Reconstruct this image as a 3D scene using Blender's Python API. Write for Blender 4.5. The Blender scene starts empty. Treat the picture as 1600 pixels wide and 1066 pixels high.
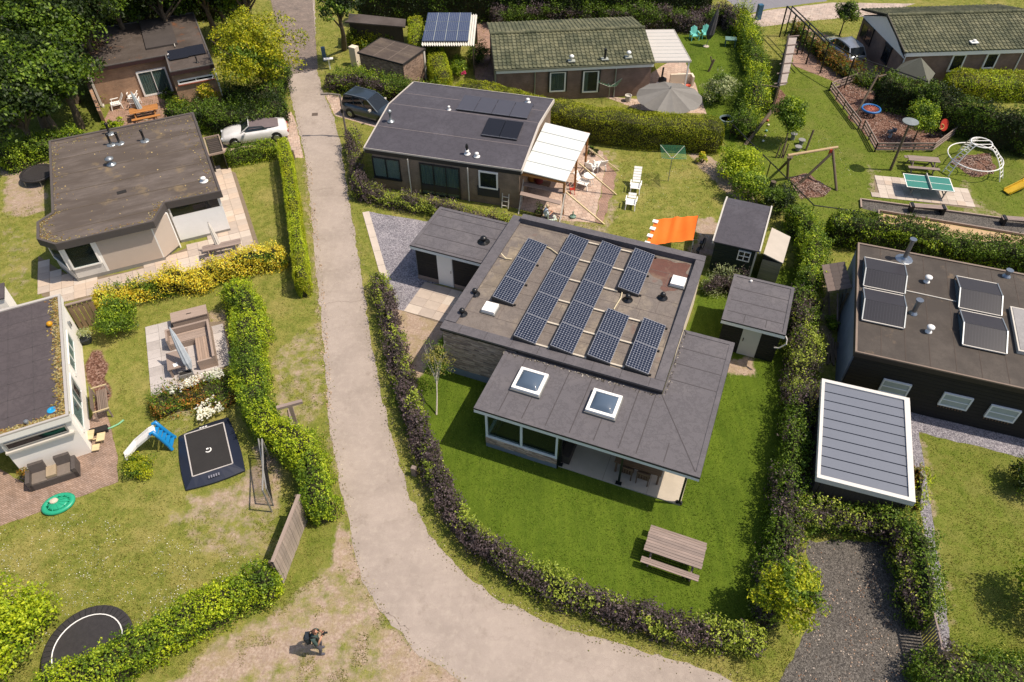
import bpy, math, random
import numpy as np
from math import sin, cos, pi, hypot, atan2, degrees, sqrt
R = math.radians
random.seed(11)
rng = np.random.default_rng(11)
S = bpy.context.scene
C = S.collection
# ---------------------------------------------------------------- camera
FOC, PITCH, ROLL, CH = 1154.4, R(45.677), R(-0.29), 26.5
fw = np.array([0, cos(PITCH), -sin(PITCH)])
rx = np.array([1., 0, 0])
up = np.cross(rx, fw)
rx, up = cos(ROLL)*rx+sin(ROLL)*up, -sin(ROLL)*rx+cos(ROLL)*up
cd = bpy.data.cameras.new('camera'); cam = bpy.data.objects.new('camera', cd); C.objects.link(cam)
from mathutils import Matrix, Vector
cam.matrix_world = Matrix(((rx[0], up[0], -fw[0], 0), (rx[1], up[1], -fw[1], 0), (rx[2], up[2], -fw[2], CH), (0, 0, 0, 1)))
cd.sensor_width = 36; cd.lens = 36*FOC/1600; cd.clip_start = .5; cd.clip_end = 900
S.camera = cam
# ---------------------------------------------------------------- light
SUN_AZ, SUN_EL = R(-7), R(59)      # direction towards the sun in the ground plane (from +x) and its height
w = bpy.data.worlds.new('World'); S.world = w; w.use_nodes = True
nt = w.node_tree; bg = nt.nodes['Background']
sk = nt.nodes.new('ShaderNodeTexSky'); sk.sky_type = 'NISHITA'; sk.sun_disc = False
sk.sun_elevation = SUN_EL; sk.sun_rotation = pi/2-SUN_AZ
sk.dust_density = 2.2
nt.links.new(sk.outputs[0], bg.inputs[0]); bg.inputs[1].default_value = .125
sl = bpy.data.lights.new('sun', 'SUN'); sl.energy = 4.9; sl.angle = R(.55); sl.color = (1, .885, .735)
so = bpy.data.objects.new('sun', sl); C.objects.link(so)
sd = Vector((cos(SUN_EL)*cos(SUN_AZ), cos(SUN_EL)*sin(SUN_AZ), sin(SUN_EL)))
so.rotation_euler = sd.to_track_quat('Z', 'Y').to_euler(); so.location = sd*60
S.view_settings.view_transform = 'Standard'; S.view_settings.look = 'None'
S.view_settings.exposure = 0.07; S.view_settings.gamma = 1; S.view_settings.use_curve_mapping = False
S.cycles.max_bounces = 6; S.cycles.diffuse_bounces = 3; S.cycles.glossy_bounces = 2
S.cycles.transmission_bounces = 3; S.cycles.transparent_max_bounces = 6
S.cycles.caustics_reflective = False; S.cycles.caustics_refractive = False
# ---------------------------------------------------------------- survey helpers
def g(px, py, z=0.):
    """ground plan position of a point surveyed on the photograph, lying z metres above the ground"""
    d = (px-800)/FOC*rx-(py-533)/FOC*up+fw
    t = (z-CH)/d[2]
    return (float(d[0]*t), float(d[1]*t))
def hx(s, k=1/1.3):
    if not isinstance(s, str): return s
    s = s.lstrip('#'); o = []
    for i in (0, 2, 4):
        c = int(s[i:i+2], 16)/255
        o.append((c/12.92 if c < .04045 else ((c+.055)/1.055)**2.4)*k)
    return (*o, 1)
_lat = {}
def vn(x, y, sc, seed=0):
    """smooth value noise in 0..1"""
    if seed not in _lat: _lat[seed] = np.random.default_rng(seed+100).random((256, 256))
    L = _lat[seed]; x = np.asarray(x)/sc+1000; y = np.asarray(y)/sc+1000
    xi = np.floor(x).astype(int); yi = np.floor(y).astype(int); fx = x-xi; fy = y-yi
    fx = fx*fx*(3-2*fx); fy = fy*fy*(3-2*fy)
    a = L[xi % 256, yi % 256]; b = L[(xi+1) % 256, yi % 256]; c = L[xi % 256, (yi+1) % 256]; d = L[(xi+1) % 256, (yi+1) % 256]
    return (a*(1-fx)+b*fx)*(1-fy)+(c*(1-fx)+d*fx)*fy
def inpoly(X, Y, P):
    P = np.asarray(P); r = np.zeros(np.shape(X), bool); j = len(P)-1
    for i in range(len(P)):
        xi, yi = P[i]; xj, yj = P[j]
        if yi != yj:
            r ^= ((yi > Y) != (yj > Y)) & (X < (xj-xi)*(Y-yi)/(yj-yi)+xi)
        j = i
    return r
# ---------------------------------------------------------------- materials
MT = {}
def nodes(name):
    m = bpy.data.materials.new(name); m.use_nodes = True; t = m.node_tree
    return m, t, t.nodes['Principled BSDF']
def N(t, k, **kw):
    n = t.nodes.new('ShaderNode'+k)
    for a, b in kw.items():
        if a.startswith('i_'):
            n.inputs[int(a[2:]) if a[2:].isdigit() else a[2:]].default_value = b
        else: setattr(n, a, b)
    return n
def ramp(t, src, stops, interp='LINEAR'):
    n = t.nodes.new('ShaderNodeValToRGB'); n.color_ramp.interpolation = interp
    e = n.color_ramp.elements
    while len(e) > 1: e.remove(e[-1])
    e[0].position = stops[0][0]; e[0].color = stops[0][1]
    for p, c in stops[1:]:
        k = e.new(p); k.color = c
    t.links.new(src, n.inputs[0]); return n.outputs[0]
def mixc(t, f, a, b, mode='MIX'):
    n = t.nodes.new('ShaderNodeMix'); n.data_type = 'RGBA'; n.blend_type = mode
    for i, v in ((0, f), (6, a), (7, b)):
        if isinstance(v, (int, float, tuple)): n.inputs[i].default_value = v
        else: t.links.new(v, n.inputs[i])
    return n.outputs[2]
def coord(t, sc=(1, 1, 1), kind='Object', rot=(0, 0, 0)):
    c = N(t, 'TexCoord'); m = N(t, 'Mapping'); m.inputs[3].default_value = sc; m.inputs[2].default_value = rot
    t.links.new(c.outputs[kind], m.inputs[0]); return m.outputs[0]
def noise(t, vec, scale, detail=4, rough=.6):
    n = N(t, 'TexNoise'); n.inputs['Scale'].default_value = scale; n.inputs['Detail'].default_value = detail
    n.inputs['Roughness'].default_value = rough; t.links.new(vec, n.inputs['Vector']); return n.outputs[0]
def bump(t, bs, h, dist=.02, st=.6):
    b = N(t, 'Bump'); b.inputs['Strength'].default_value = st; b.inputs['Distance'].default_value = dist
    t.links.new(h, b.inputs['Height']); t.links.new(b.outputs[0], bs.inputs['Normal'])
def plain(name, c, rough=.6, metal=0., var=.25, vs=3., kind='Object', b=0., fine=40., dirt=None):
    """colour with broad blotches and fine grain, object space"""
    if name in MT: return MT[name]
    m, t, p = nodes(name); v = coord(t, kind=kind)
    c = hx(c) if isinstance(c, str) else c
    lo = tuple(x*(1-var) for x in c[:3])+(1,); hi = tuple(min(1, x*(1+var*.7)) for x in c[:3])+(1,)
    n1 = noise(t, v, vs, 5); n2 = noise(t, v, fine, 3)
    a = N(t, 'Math', operation='ADD'); t.links.new(n1, a.inputs[0]); t.links.new(n2, a.inputs[1])
    a2 = N(t, 'Math', operation='MULTIPLY'); t.links.new(a.outputs[0], a2.inputs[0]); a2.inputs[1].default_value = .5
    col = ramp(t, a2.outputs[0], [(.34, lo), (.66, hi)])
    if dirt:
        n3 = noise(t, v, dirt[1], 6, .65)
        f = ramp(t, n3, [(dirt[2], (0, 0, 0, 1)), (dirt[2]+.14, (1, 1, 1, 1))])
        col = mixc(t, f, col, hx(dirt[0]))
    t.links.new(col, p.inputs['Base Color']); p.inputs['Roughness'].default_value = rough; p.inputs['Metallic'].default_value = metal
    if b: bump(t, p, n2, b)
    MT[name] = m; return m
def felt(name, c, stain, amt=.58, warm=None, rough=.75, streak=(1, 1, 1), pud=None):
    """bitumen roofing: mineral grain, broad stains, dried puddle rims, pale drift"""
    if name in MT: return MT[name]
    m, t, p = nodes(name); v = coord(t, sc=streak); vv = coord(t); c = hx(c)
    g1 = noise(t, vv, 90, 2, .7); col = ramp(t, g1, [(.3, tuple(x*.72 for x in c[:3])+(1,)), (.7, tuple(x*1.25 for x in c[:3])+(1,))])
    s1 = noise(t, v, .55, 6, .62); f = ramp(t, s1, [(amt-.12, (0, 0, 0, 1)), (amt+.1, (.8, .8, .8, 1))])
    col = mixc(t, f, col, hx(stain))
    s2 = noise(t, v, 1.7, 5, .7); f2 = ramp(t, s2, [(.46, (0, 0, 0, 1)), (.52, (.5, .5, .5, 1)), (.56, (0, 0, 0, 1))])
    col = mixc(t, f2, col, tuple(x*.6 for x in c[:3])+(1,))
    if warm:
        s3 = noise(t, coord(t, rot=(0, 0, 1)), .8, 5, .6); f3 = ramp(t, s3, [(warm[1], (0, 0, 0, 1)), (warm[1]+.13, (.75, .75, .75, 1))])
        col = mixc(t, f3, col, hx(warm[0]))
    t.links.new(col, p.inputs['Base Color']); p.inputs['Roughness'].default_value = rough
    p.inputs['Specular IOR Level'].default_value = .35
    bump(t, p, g1, .004, .5); MT[name] = m; return m
def brick(name, c1, c2, mortar, w_=.21, h_=.062, ms=.012, rough=.85):
    if name in MT: return MT[name]
    m, t, p = nodes(name)
    tc = N(t, 'TexCoord'); sp = N(t, 'SeparateXYZ'); t.links.new(tc.outputs['Object'], sp.inputs[0])
    ad = N(t, 'Math', operation='ADD'); t.links.new(sp.outputs[0], ad.inputs[0]); t.links.new(sp.outputs[1], ad.inputs[1])
    cb = N(t, 'CombineXYZ'); t.links.new(ad.outputs[0], cb.inputs[0]); t.links.new(sp.outputs[2], cb.inputs[1])
    b = N(t, 'TexBrick'); b.inputs['Scale'].default_value = 1; b.inputs['Brick Width'].default_value = w_; b.inputs['Row Height'].default_value = h_
    b.inputs['Mortar Size'].default_value = ms; b.inputs['Color1'].default_value = hx(c1); b.inputs['Color2'].default_value = hx(c2); b.inputs['Mortar'].default_value = hx(mortar)
    t.links.new(cb.outputs[0], b.inputs['Vector'])
    n = noise(t, tc.outputs['Object'], 1.1, 5); f = ramp(t, n, [(.35, (.72, .72, .72, 1)), (.65, (1.1, 1.1, 1.1, 1))])
    col = mixc(t, 1., b.outputs['Color'], f, 'MULTIPLY')
    t.links.new(col, p.inputs['Base Color']); p.inputs['Roughness'].default_value = rough
    bump(t, p, b.outputs['Fac'], -.006, .7); MT[name] = m; return m
def wood(name, c, var=.4, rough=.75, ax=0, sc=1.):
    """grain stretched along local axis ax"""
    if name in MT: return MT[name]
    m, t, p = nodes(name); s = [14*sc]*3; s[ax] = .9*sc
    v = coord(t, sc=tuple(s)); c = hx(c)
    n = noise(t, v, 1.6, 6, .65); oi = N(t, 'ObjectInfo'); gi = N(t, 'NewGeometry')
    col = ramp(t, n, [(.3, tuple(x*(1-var) for x in c[:3])+(1,)), (.7, tuple(min(1, x*(1+var*.6)) for x in c[:3])+(1,))])
    k = ramp(t, gi.outputs['Random Per Island'], [(0, (.8, .8, .8, 1)), (1, (1.15, 1.12, 1.1, 1))])
    col = mixc(t, 1., col, k, 'MULTIPLY')
    k2 = ramp(t, oi.outputs['Random'], [(0, (.85, .85, .85, 1)), (1, (1.12, 1.1, 1.08, 1))])
    col = mixc(t, 1., col, k2, 'MULTIPLY')
    t.links.new(col, p.inputs['Base Color']); p.inputs['Roughness'].default_value = rough; bump(t, p, n, .004, .5)
    MT[name] = m; return m
def island(name, cols, rough=.8, spec=.3, noise_s=0, trans=0., bmp=0):
    """per-piece colour for heaps of loose pieces (leaves, stones, blades)"""
    if name in MT: return MT[name]
    m, t, p = nodes(name); gi = N(t, 'NewGeometry'); r = gi.outputs['Random Per Island']
    k = [(i/(len(cols)-1) if len(cols) > 1 else 0, hx(c) if isinstance(c, str) else c) for i, c in enumerate(cols)]
    col = ramp(t, r, k)
    if noise_s:
        v = coord(t); n = noise(t, v, noise_s, 3); f = ramp(t, n, [(.32, (.62, .66, .6, 1)), (.68, (1.25, 1.18, 1.1, 1))])
        col = mixc(t, 1., col, f, 'MULTIPLY')
    t.links.new(col, p.inputs['Base Color']); p.inputs['Roughness'].default_value = rough; p.inputs['Specular IOR Level'].default_value = spec
    if trans:
        tr = N(t, 'BsdfTranslucent'); t.links.new(mixc(t, 1., col, (1.15, 1.1, .55, 1), 'MULTIPLY'), tr.inputs[0])
        mx = N(t, 'MixShader'); mx.inputs[0].default_value = trans
        t.links.new(p.outputs[0], mx.inputs[1]); t.links.new(tr.outputs[0], mx.inputs[2])
        t.links.new(mx.outputs[0], t.nodes['Material Output'].inputs[0])
    MT[name] = m; return m
def glass(name='window_glass', tint=(.03, .04, .045, 1), alpha=.28):
    if name in MT: return MT[name]
    m, t, p = nodes(name)
    p.inputs['Base Color'].default_value = tint; p.inputs['Roughness'].default_value = .04; p.inputs['Specular IOR Level'].default_value = .8
    tb = N(t, 'BsdfTransparent'); tb.inputs[0].default_value = (.8, .88, .86, 1); mx = N(t, 'MixShader'); mx.inputs[0].default_value = 1-alpha
    t.links.new(p.outputs[0], mx.inputs[1]); t.links.new(tb.outputs[0], mx.inputs[2]); t.links.new(mx.outputs[0], t.nodes['Material Output'].inputs[0])
    MT[name] = m; return m
def paint(name, c, rough=.3, metal=0., coat=0.):
    if name in MT: return MT[name]
    m, t, p = nodes(name); v = coord(t); c = hx(c); n = noise(t, v, 2.5, 4)
    col = ramp(t, n, [(.3, tuple(x*.88 for x in c[:3])+(1,)), (.7, tuple(min(1, x*1.06) for x in c[:3])+(1,))])
    t.links.new(col, p.inputs['Base Color']); p.inputs['Roughness'].default_value = rough; p.inputs['Metallic'].default_value = metal
    p.inputs['Coat Weight'].default_value = coat; MT[name] = m; return m
# ---------------------------------------------------------------- mesh helpers
class MB:
    def __init__(s): s.v = []; s.f = []; s.m = []
    def face(s, pts, m=0):
        k = len(s.v); s.v += [tuple(p) for p in pts]; s.f.append(tuple(range(k, k+len(pts)))); s.m.append(m); return s
    def hexa(s, P, m=0):
        """8 corners: bottom ring (ccw from above) then top ring"""
        k = len(s.v); s.v += [tuple(p) for p in P]
        for q in ((3, 2, 1, 0), (4, 5, 6, 7), (0, 1, 5, 4), (1, 2, 6, 5), (2, 3, 7, 6), (3, 0, 4, 7)):
            s.f.append(tuple(k+i for i in q)); s.m.append(m)
        return s
    def box(s, x0, y0, z0, x1, y1, z1, m=0):
        x0, x1 = sorted((x0, x1)); y0, y1 = sorted((y0, y1)); z0, z1 = sorted((z0, z1))
        return s.hexa([(x0, y0, z0), (x1, y0, z0), (x1, y1, z0), (x0, y1, z0), (x0, y0, z1), (x1, y0, z1), (x1, y1, z1), (x0, y1, z1)], m)
    def obox(s, cx, cy, z0, lx, ly, h, a=0, m=0):
        c, n = cos(R(a)), sin(R(a)); P = []
        for z in (z0, z0+h):
            for sx, sy in ((-1, -1), (1, -1), (1, 1), (-1, 1)):
                x, y = sx*lx/2, sy*ly/2; P.append((cx+c*x-n*y, cy+n*x+c*y, z))
        return s.hexa(P, m)
    def beam(s, p, q, w_, h_=None, m=0):
        p = Vector(p); q = Vector(q); h_ = h_ or w_; d = (q-p).normalized()
        u = Vector((0, 0, 1)).cross(d)
        u = Vector((1, 0, 0)) if u.length < 1e-4 else u.normalized()
        v = d.cross(u); u = u*w_/2; v = v*h_/2
        return s.hexa([p-u-v, p+u-v, p+u+v, p-u+v, q-u-v, q+u-v, q+u+v, q-u+v], m)
    def tube(s, p, q, r0, r1=None, n=8, m=0, cap=True):
        p = Vector(p); q = Vector(q); r1 = r0 if r1 is None else r1; d = (q-p).normalized()
        u = d.orthogonal().normalized(); v = d.cross(u); k = len(s.v)
        for c, r in ((p, r0), (q, r1)):
            for i in range(n):
                a = 2*pi*i/n; s.v.append(tuple(c+u*cos(a)*r+v*sin(a)*r))
        for i in range(n):
            j = (i+1) % n; s.f.append((k+i, k+j, k+n+j, k+n+i)); s.m.append(m)
        if cap: s.f.append(tuple(k+i for i in range(n-1, -1, -1))); s.m.append(m); s.f.append(tuple(k+n+i for i in range(n))); s.m.append(m)
        return s
    def path(s, P, r, n=6, m=0, closed=False):
        P = [Vector(p) for p in P]; k0 = len(s.v); L = len(P)
        for i, p in enumerate(P):
            a = P[(i-1) % L] if (i or closed) else P[0]; b = P[(i+1) % L] if (i < L-1 or closed) else P[-1]
            d = (b-a).normalized(); u = d.cross(Vector((0, 0, 1)))
            u = Vector((1, 0, 0)) if u.length < 1e-3 else u.normalized()
            v = u.cross(d)
            for j in range(n):
                t = 2*pi*j/n; s.v.append(tuple(p+u*cos(t)*r+v*sin(t)*r))
        for i in range(L if closed else L-1):
            a = k0+i*n; b = k0+((i+1) % L)*n
            for j in range(n):
                l = (j+1) % n; s.f.append((a+j, a+l, b+l, b+j)); s.m.append(m)
        return s
    def prism(s, P, z0, z1, m=0, mtop=None):
        """polygon extrusion; P local xy any winding"""
        A = sum(P[i][0]*P[(i+1) % len(P)][1]-P[(i+1) % len(P)][0]*P[i][1] for i in range(len(P)))
        if A < 0: P = P[::-1]
        n = len(P); k = len(s.v)
        zz0 = z0 if isinstance(z0, (list, tuple)) else [z0]*n; zz1 = z1 if isinstance(z1, (list, tuple)) else [z1]*n
        s.v += [(p[0], p[1], z) for p, z in zip(P, zz0)]+[(p[0], p[1], z) for p, z in zip(P, zz1)]
        s.f.append(tuple(k+i for i in range(n-1, -1, -1))); s.m.append(m)
        s.f.append(tuple(k+n+i for i in range(n))); s.m.append(m if mtop is None else mtop)
        for i in range(n):
            j = (i+1) % n; s.f.append((k+i, k+j, k+n+j, k+n+i)); s.m.append(m)
        return s
    def lathe(s, cx, cy, prof, n=14, m=0, sx=1., sy=1.):
        k = len(s.v); L = len(prof)
        for r, z in prof:
            for i in range(n):
                a = 2*pi*i/n; s.v.append((cx+r*cos(a)*sx, cy+r*sin(a)*sy, z))
        for j in range(L-1):
            for i in range(n):
                l = (i+1) % n; a = k+j*n; b = a+n; s.f.append((a+i, a+l, b+l, b+i)); s.m.append(m)
        if prof[0][0] > 1e-4: s.f.append(tuple(k+i for i in range(n-1, -1, -1))); s.m.append(m)
        if prof[-1][0] > 1e-4: s.f.append(tuple(k+(L-1)*n+i for i in range(n))); s.m.append(m)
        return s
    def grid(s, fn, nu, nv, m=0, closed=False):
        k = len(s.v)
        for i in range(nu+1):
            for j in range(nv+1): s.v.append(tuple(fn(i/nu, j/nv)))
        for i in range(nu):
            for j in range(nv):
                a = k+i*(nv+1)+j; s.f.append((a, a+nv+1, a+nv+2, a+1)); s.m.append(m)
        return s
    def mesh(s, name, mats, smooth=False):
        me = bpy.data.meshes.new(name); me.from_pydata(s.v, [], s.f)
        for mt in (mats if isinstance(mats, (list, tuple)) else [mats]): me.materials.append(mt)
        if any(s.m): me.polygons.foreach_set('material_index', s.m)
        if smooth: me.polygons.foreach_set('use_smooth', [True]*len(s.f))
        me.update(); return me
def tagit(o, label=None, cat=None, group=None, kind=None):
    if label: o['label'] = label
    if cat: o['category'] = cat
    if group: o['group'] = group
    if kind: o['kind'] = kind
    return o
def link(name, me, parent=None, loc=(0, 0, 0), rz=0):
    o = bpy.data.objects.new(name, me); C.objects.link(o); o.location = loc; o.rotation_euler = (0, 0, R(rz))
    if parent is not None: o.parent = parent
    return o
def solo(name, mb, mats, label, cat, x=0, y=0, z=0, yaw=0, group=None, smooth=False, kind=None):
    return tagit(link(name, mb.mesh(name, mats, smooth), None, (x, y, z), yaw), label, cat, group, kind)
def struct(name, mb, mats, z=0):
    return tagit(link(name, mb.mesh(name, mats), None, (0, 0, z)), kind='structure')
class T:
    """a thing: an Empty at its base whose children are its parts"""
    def __init__(s, name, label, cat, x, y, yaw=0., group=None, z=0.):
        s.x, s.y, s.z, s.a = x, y, z, R(yaw)
        s.o = bpy.data.objects.new(name, None); C.objects.link(s.o); s.o.location = (x, y, z); s.o.rotation_euler = (0, 0, s.a)
        s.o.empty_display_size = .3; tagit(s.o, label, cat, group)
    def w2l(s, X, Y):
        c, n = cos(s.a), sin(s.a); X -= s.x; Y -= s.y; return (c*X+n*Y, -n*X+c*Y)
    def l(s, px, py, z=0.): return s.w2l(*g(px, py, z))
    def part(s, name, mb, mats, parent=None, label=None, smooth=False, stuff=False, loc=(0, 0, 0), rz=0):
        o = link(name, mb.mesh(name, mats, smooth) if isinstance(mb, MB) else mb, parent or s.o, loc, rz)
        if label: o['label'] = label
        if stuff: o['kind'] = 'stuff'
        return o
    def wall(s, a, b): return Wall(s, a, b)
class Wall:
    """vertical face from local point a to b, outside on the right-hand side"""
    def __init__(s, t, a, b):
        s.t, s.a = t, a; L = hypot(b[0]-a[0], b[1]-a[1]); s.L = L
        s.u = ((b[0]-a[0])/L, (b[1]-a[1])/L); s.n = (s.u[1], -s.u[0])
    def hit(s, px, py):
        d = (px-800)/FOC*rx-(py-533)/FOC*up+fw
        O = s.t.w2l(0, 0); D = s.t.w2l(d[0], d[1]); D = (D[0]-O[0], D[1]-O[1])
        t = ((s.a[0]-O[0])*s.n[0]+(s.a[1]-O[1])*s.n[1])/(D[0]*s.n[0]+D[1]*s.n[1])
        x, y = O[0]+D[0]*t, O[1]+D[1]*t
        return ((x-s.a[0])*s.u[0]+(y-s.a[1])*s.u[1], CH+d[2]*t)
    def pt(s, q, d, z): return (s.a[0]+s.u[0]*q+s.n[0]*d, s.a[1]+s.u[1]*q+s.n[1]*d, z)
    def box(s, mb, s0, s1, z0, z1, d0, d1, m=0):
        mb.hexa([s.pt(s0, d1, z0), s.pt(s1, d1, z0), s.pt(s1, d0, z0), s.pt(s0, d0, z0), s.pt(s0, d1, z1), s.pt(s1, d1, z1), s.pt(s1, d0, z1), s.pt(s0, d0, z1)], m)
        return mb
def window(W, s0, s1, z0, z1, fm, gm, cols=1, rows=1, fw_=.07, curtain=None, sill=None, name='window', back=True, d=0.):
    """frame, panes, optional curtain and sill on a wall"""
    s0, s1 = sorted((s0, s1)); z0, z1 = sorted((z0, z1)); f = MB(); T_ = W.t
    W.box(f, s0, s0+fw_, z0, z1, d, d+.09); W.box(f, s1-fw_, s1, z0, z1, d, d+.09)
    W.box(f, s0+fw_, s1-fw_, z0, z0+fw_, d, d+.088); W.box(f, s0+fw_, s1-fw_, z1-fw_, z1, d, d+.088)
    cw = (s1-s0-2*fw_)/cols; rh = (z1-z0-2*fw_)/rows
    for i in range(1, cols): W.box(f, s0+fw_+i*cw-.025, s0+fw_+i*cw+.025, z0+fw_, z1-fw_, d, d+.085)
    for j in range(1, rows): W.box(f, s0+fw_, s1-fw_, z0+fw_+j*rh-.02, z0+fw_+j*rh+.02, d, d+.083)
    o = T_.part(name, f, fm)
    for i in range(cols):
        for j in range(rows):
            p = MB(); W.box(p, s0+fw_+i*cw+.002, s0+fw_+(i+1)*cw-.002, z0+fw_+j*rh+.002, z0+fw_+(j+1)*rh-.002, d+.05, d+.06); T_.part('pane', p, gm, o)
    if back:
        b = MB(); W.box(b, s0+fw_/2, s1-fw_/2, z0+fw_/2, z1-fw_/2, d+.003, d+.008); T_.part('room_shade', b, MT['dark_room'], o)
    if curtain is not None:
        c = MB(); n = max(8, int((s1-s0)*16))
        for a, b_ in curtain[1:] or ((0, 1),):
            q0 = s0+fw_+(s1-s0-2*fw_)*a; q1 = s0+fw_+(s1-s0-2*fw_)*b_
            c.grid(lambda u, v: W.pt(q0+(q1-q0)*u, d+.022+.012*sin(u*n*2.2+sin(u*17)), z0+fw_+(z1-z0-2*fw_)*v), n*3, 1)
        T_.part('curtain', c, curtain[0], o)
    if sill: q = MB(); W.box(q, s0-.04, s1+.04, z0-.07, z0-.002, d, d+.13); T_.part('sill', q, sill, o)
    return o
def npmesh(name, V, nv, mats, mi=None, smooth=False):
    """V (n*nv,3): n separate polygons with nv corners"""
    V = np.ascontiguousarray(V, dtype=np.float32).reshape(-1, 3); n = len(V)//nv
    me = bpy.data.meshes.new(name); me.vertices.add(len(V)); me.vertices.foreach_set('co', V.ravel())
    me.loops.add(len(V)); me.loops.foreach_set('vertex_index', np.arange(len(V), dtype=np.int32))
    me.polygons.add(n); me.polygons.foreach_set('loop_start', np.arange(0, len(V), nv, dtype=np.int32))
    try: me.polygons.foreach_set('loop_total', np.full(n, nv, dtype=np.int32))
    except Exception: pass
    for mt in (mats if isinstance(mats, (list, tuple)) else [mats]): me.materials.append(mt)
    if mi is not None: me.polygons.foreach_set('material_index', np.asarray(mi, dtype=np.int32))
    me.update(calc_edges=True); me.validate(); return me
# ---------------------------------------------------------------- foliage
def leafquads(P, Nn, size, asp=.55, jit=.8):
    n = len(P); Nn = Nn+rng.normal(0, jit, (n, 3)); Nn /= np.linalg.norm(Nn, axis=1)[:, None]+1e-9
    A = np.cross(Nn, rng.normal(0, 1, (n, 3))); A /= np.linalg.norm(A, axis=1)[:, None]+1e-9
    B = np.cross(Nn, A); s = size*(.65+.7*rng.random(n))[:, None]
    V = np.empty((n, 4, 3)); V[:, 0] = P-A*s*.5; V[:, 1] = P-B*s*asp*.5; V[:, 2] = P+A*s*.5; V[:, 3] = P+B*s*asp*.5
    return V.reshape(-1, 3)
LEAF = {}
def leafmat(kind):
    KB = 1.5; K = dict(
        purple=['#3a3032', '#52464a', '#685a60', '#42383a', '#7c6e76'], purplegreen=['#5c7030', '#7c9440', '#93ab50', '#a7b95c', '#6a8038'],
        lime=['#6d8a14', '#86a31c', '#9db62a', '#b4c63a', '#7c9a1c'], gold=['#e0b82c', '#f2d040', '#fae060', '#d4b030', '#a8a028'],
        mid=['#3c5a18', '#4d6e20', '#62852a', '#7a9a38', '#41601c'], dark=['#1f3410', '#2a4416', '#38561c', '#4c6a28', '#2a4014'],
        conif=['#7c8814', '#949c1c', '#a8ae28', '#6a7812', '#b8b838'], conifd=['#48580e', '#5a6a12', '#6c7a18', '#7c861e', '#3c4c0e'],
        laurel=['#4c6c14', '#66881c', '#86a62c', '#a9c044', '#56781a'], bronze=['#4c4a1c', '#6b6a24', '#8a8030', '#9c5a34', '#5f6a22'],
        white=['#f4f0e8', '#fffdf6', '#e8e2d2', '#f8f4ea'], silver=['#8c9a6c', '#a4ae80', '#727f58', '#b8be94'],
        autumn=['#6c801a', '#84961e', '#a2aa2a', '#b4b42c', '#5c701a'], yellowtree=['#6c7a12', '#889416', '#a2a420', '#b8b02e', '#5a680e'], birch=['#6b7440', '#868c54', '#a3a56c', '#565f34', '#928a58'],
        pink=['#c8246a', '#d84a86', '#b41c58'])[kind]
    KB = {'dark': .7, 'mid': 1.2, 'purple': 1.55, 'gold': 1.7, 'laurel': 1.45}.get(kind, 1.5); K = [tuple(min(.85, q*KB*f) for q, f in zip(hx(k_)[:3], (1, 1, 1) if kind in ('purple', 'white', 'pink', 'silver', 'gold') else ((1.02, 1.03, .75) if kind in ('yellowtree', 'autumn', 'conif') else (1.14, 1.03, .7))))+(1,) for k_ in K]; return island('leaf_'+kind, K, rough=.55, spec=.35, noise_s=1.3, trans=.28)
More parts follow.
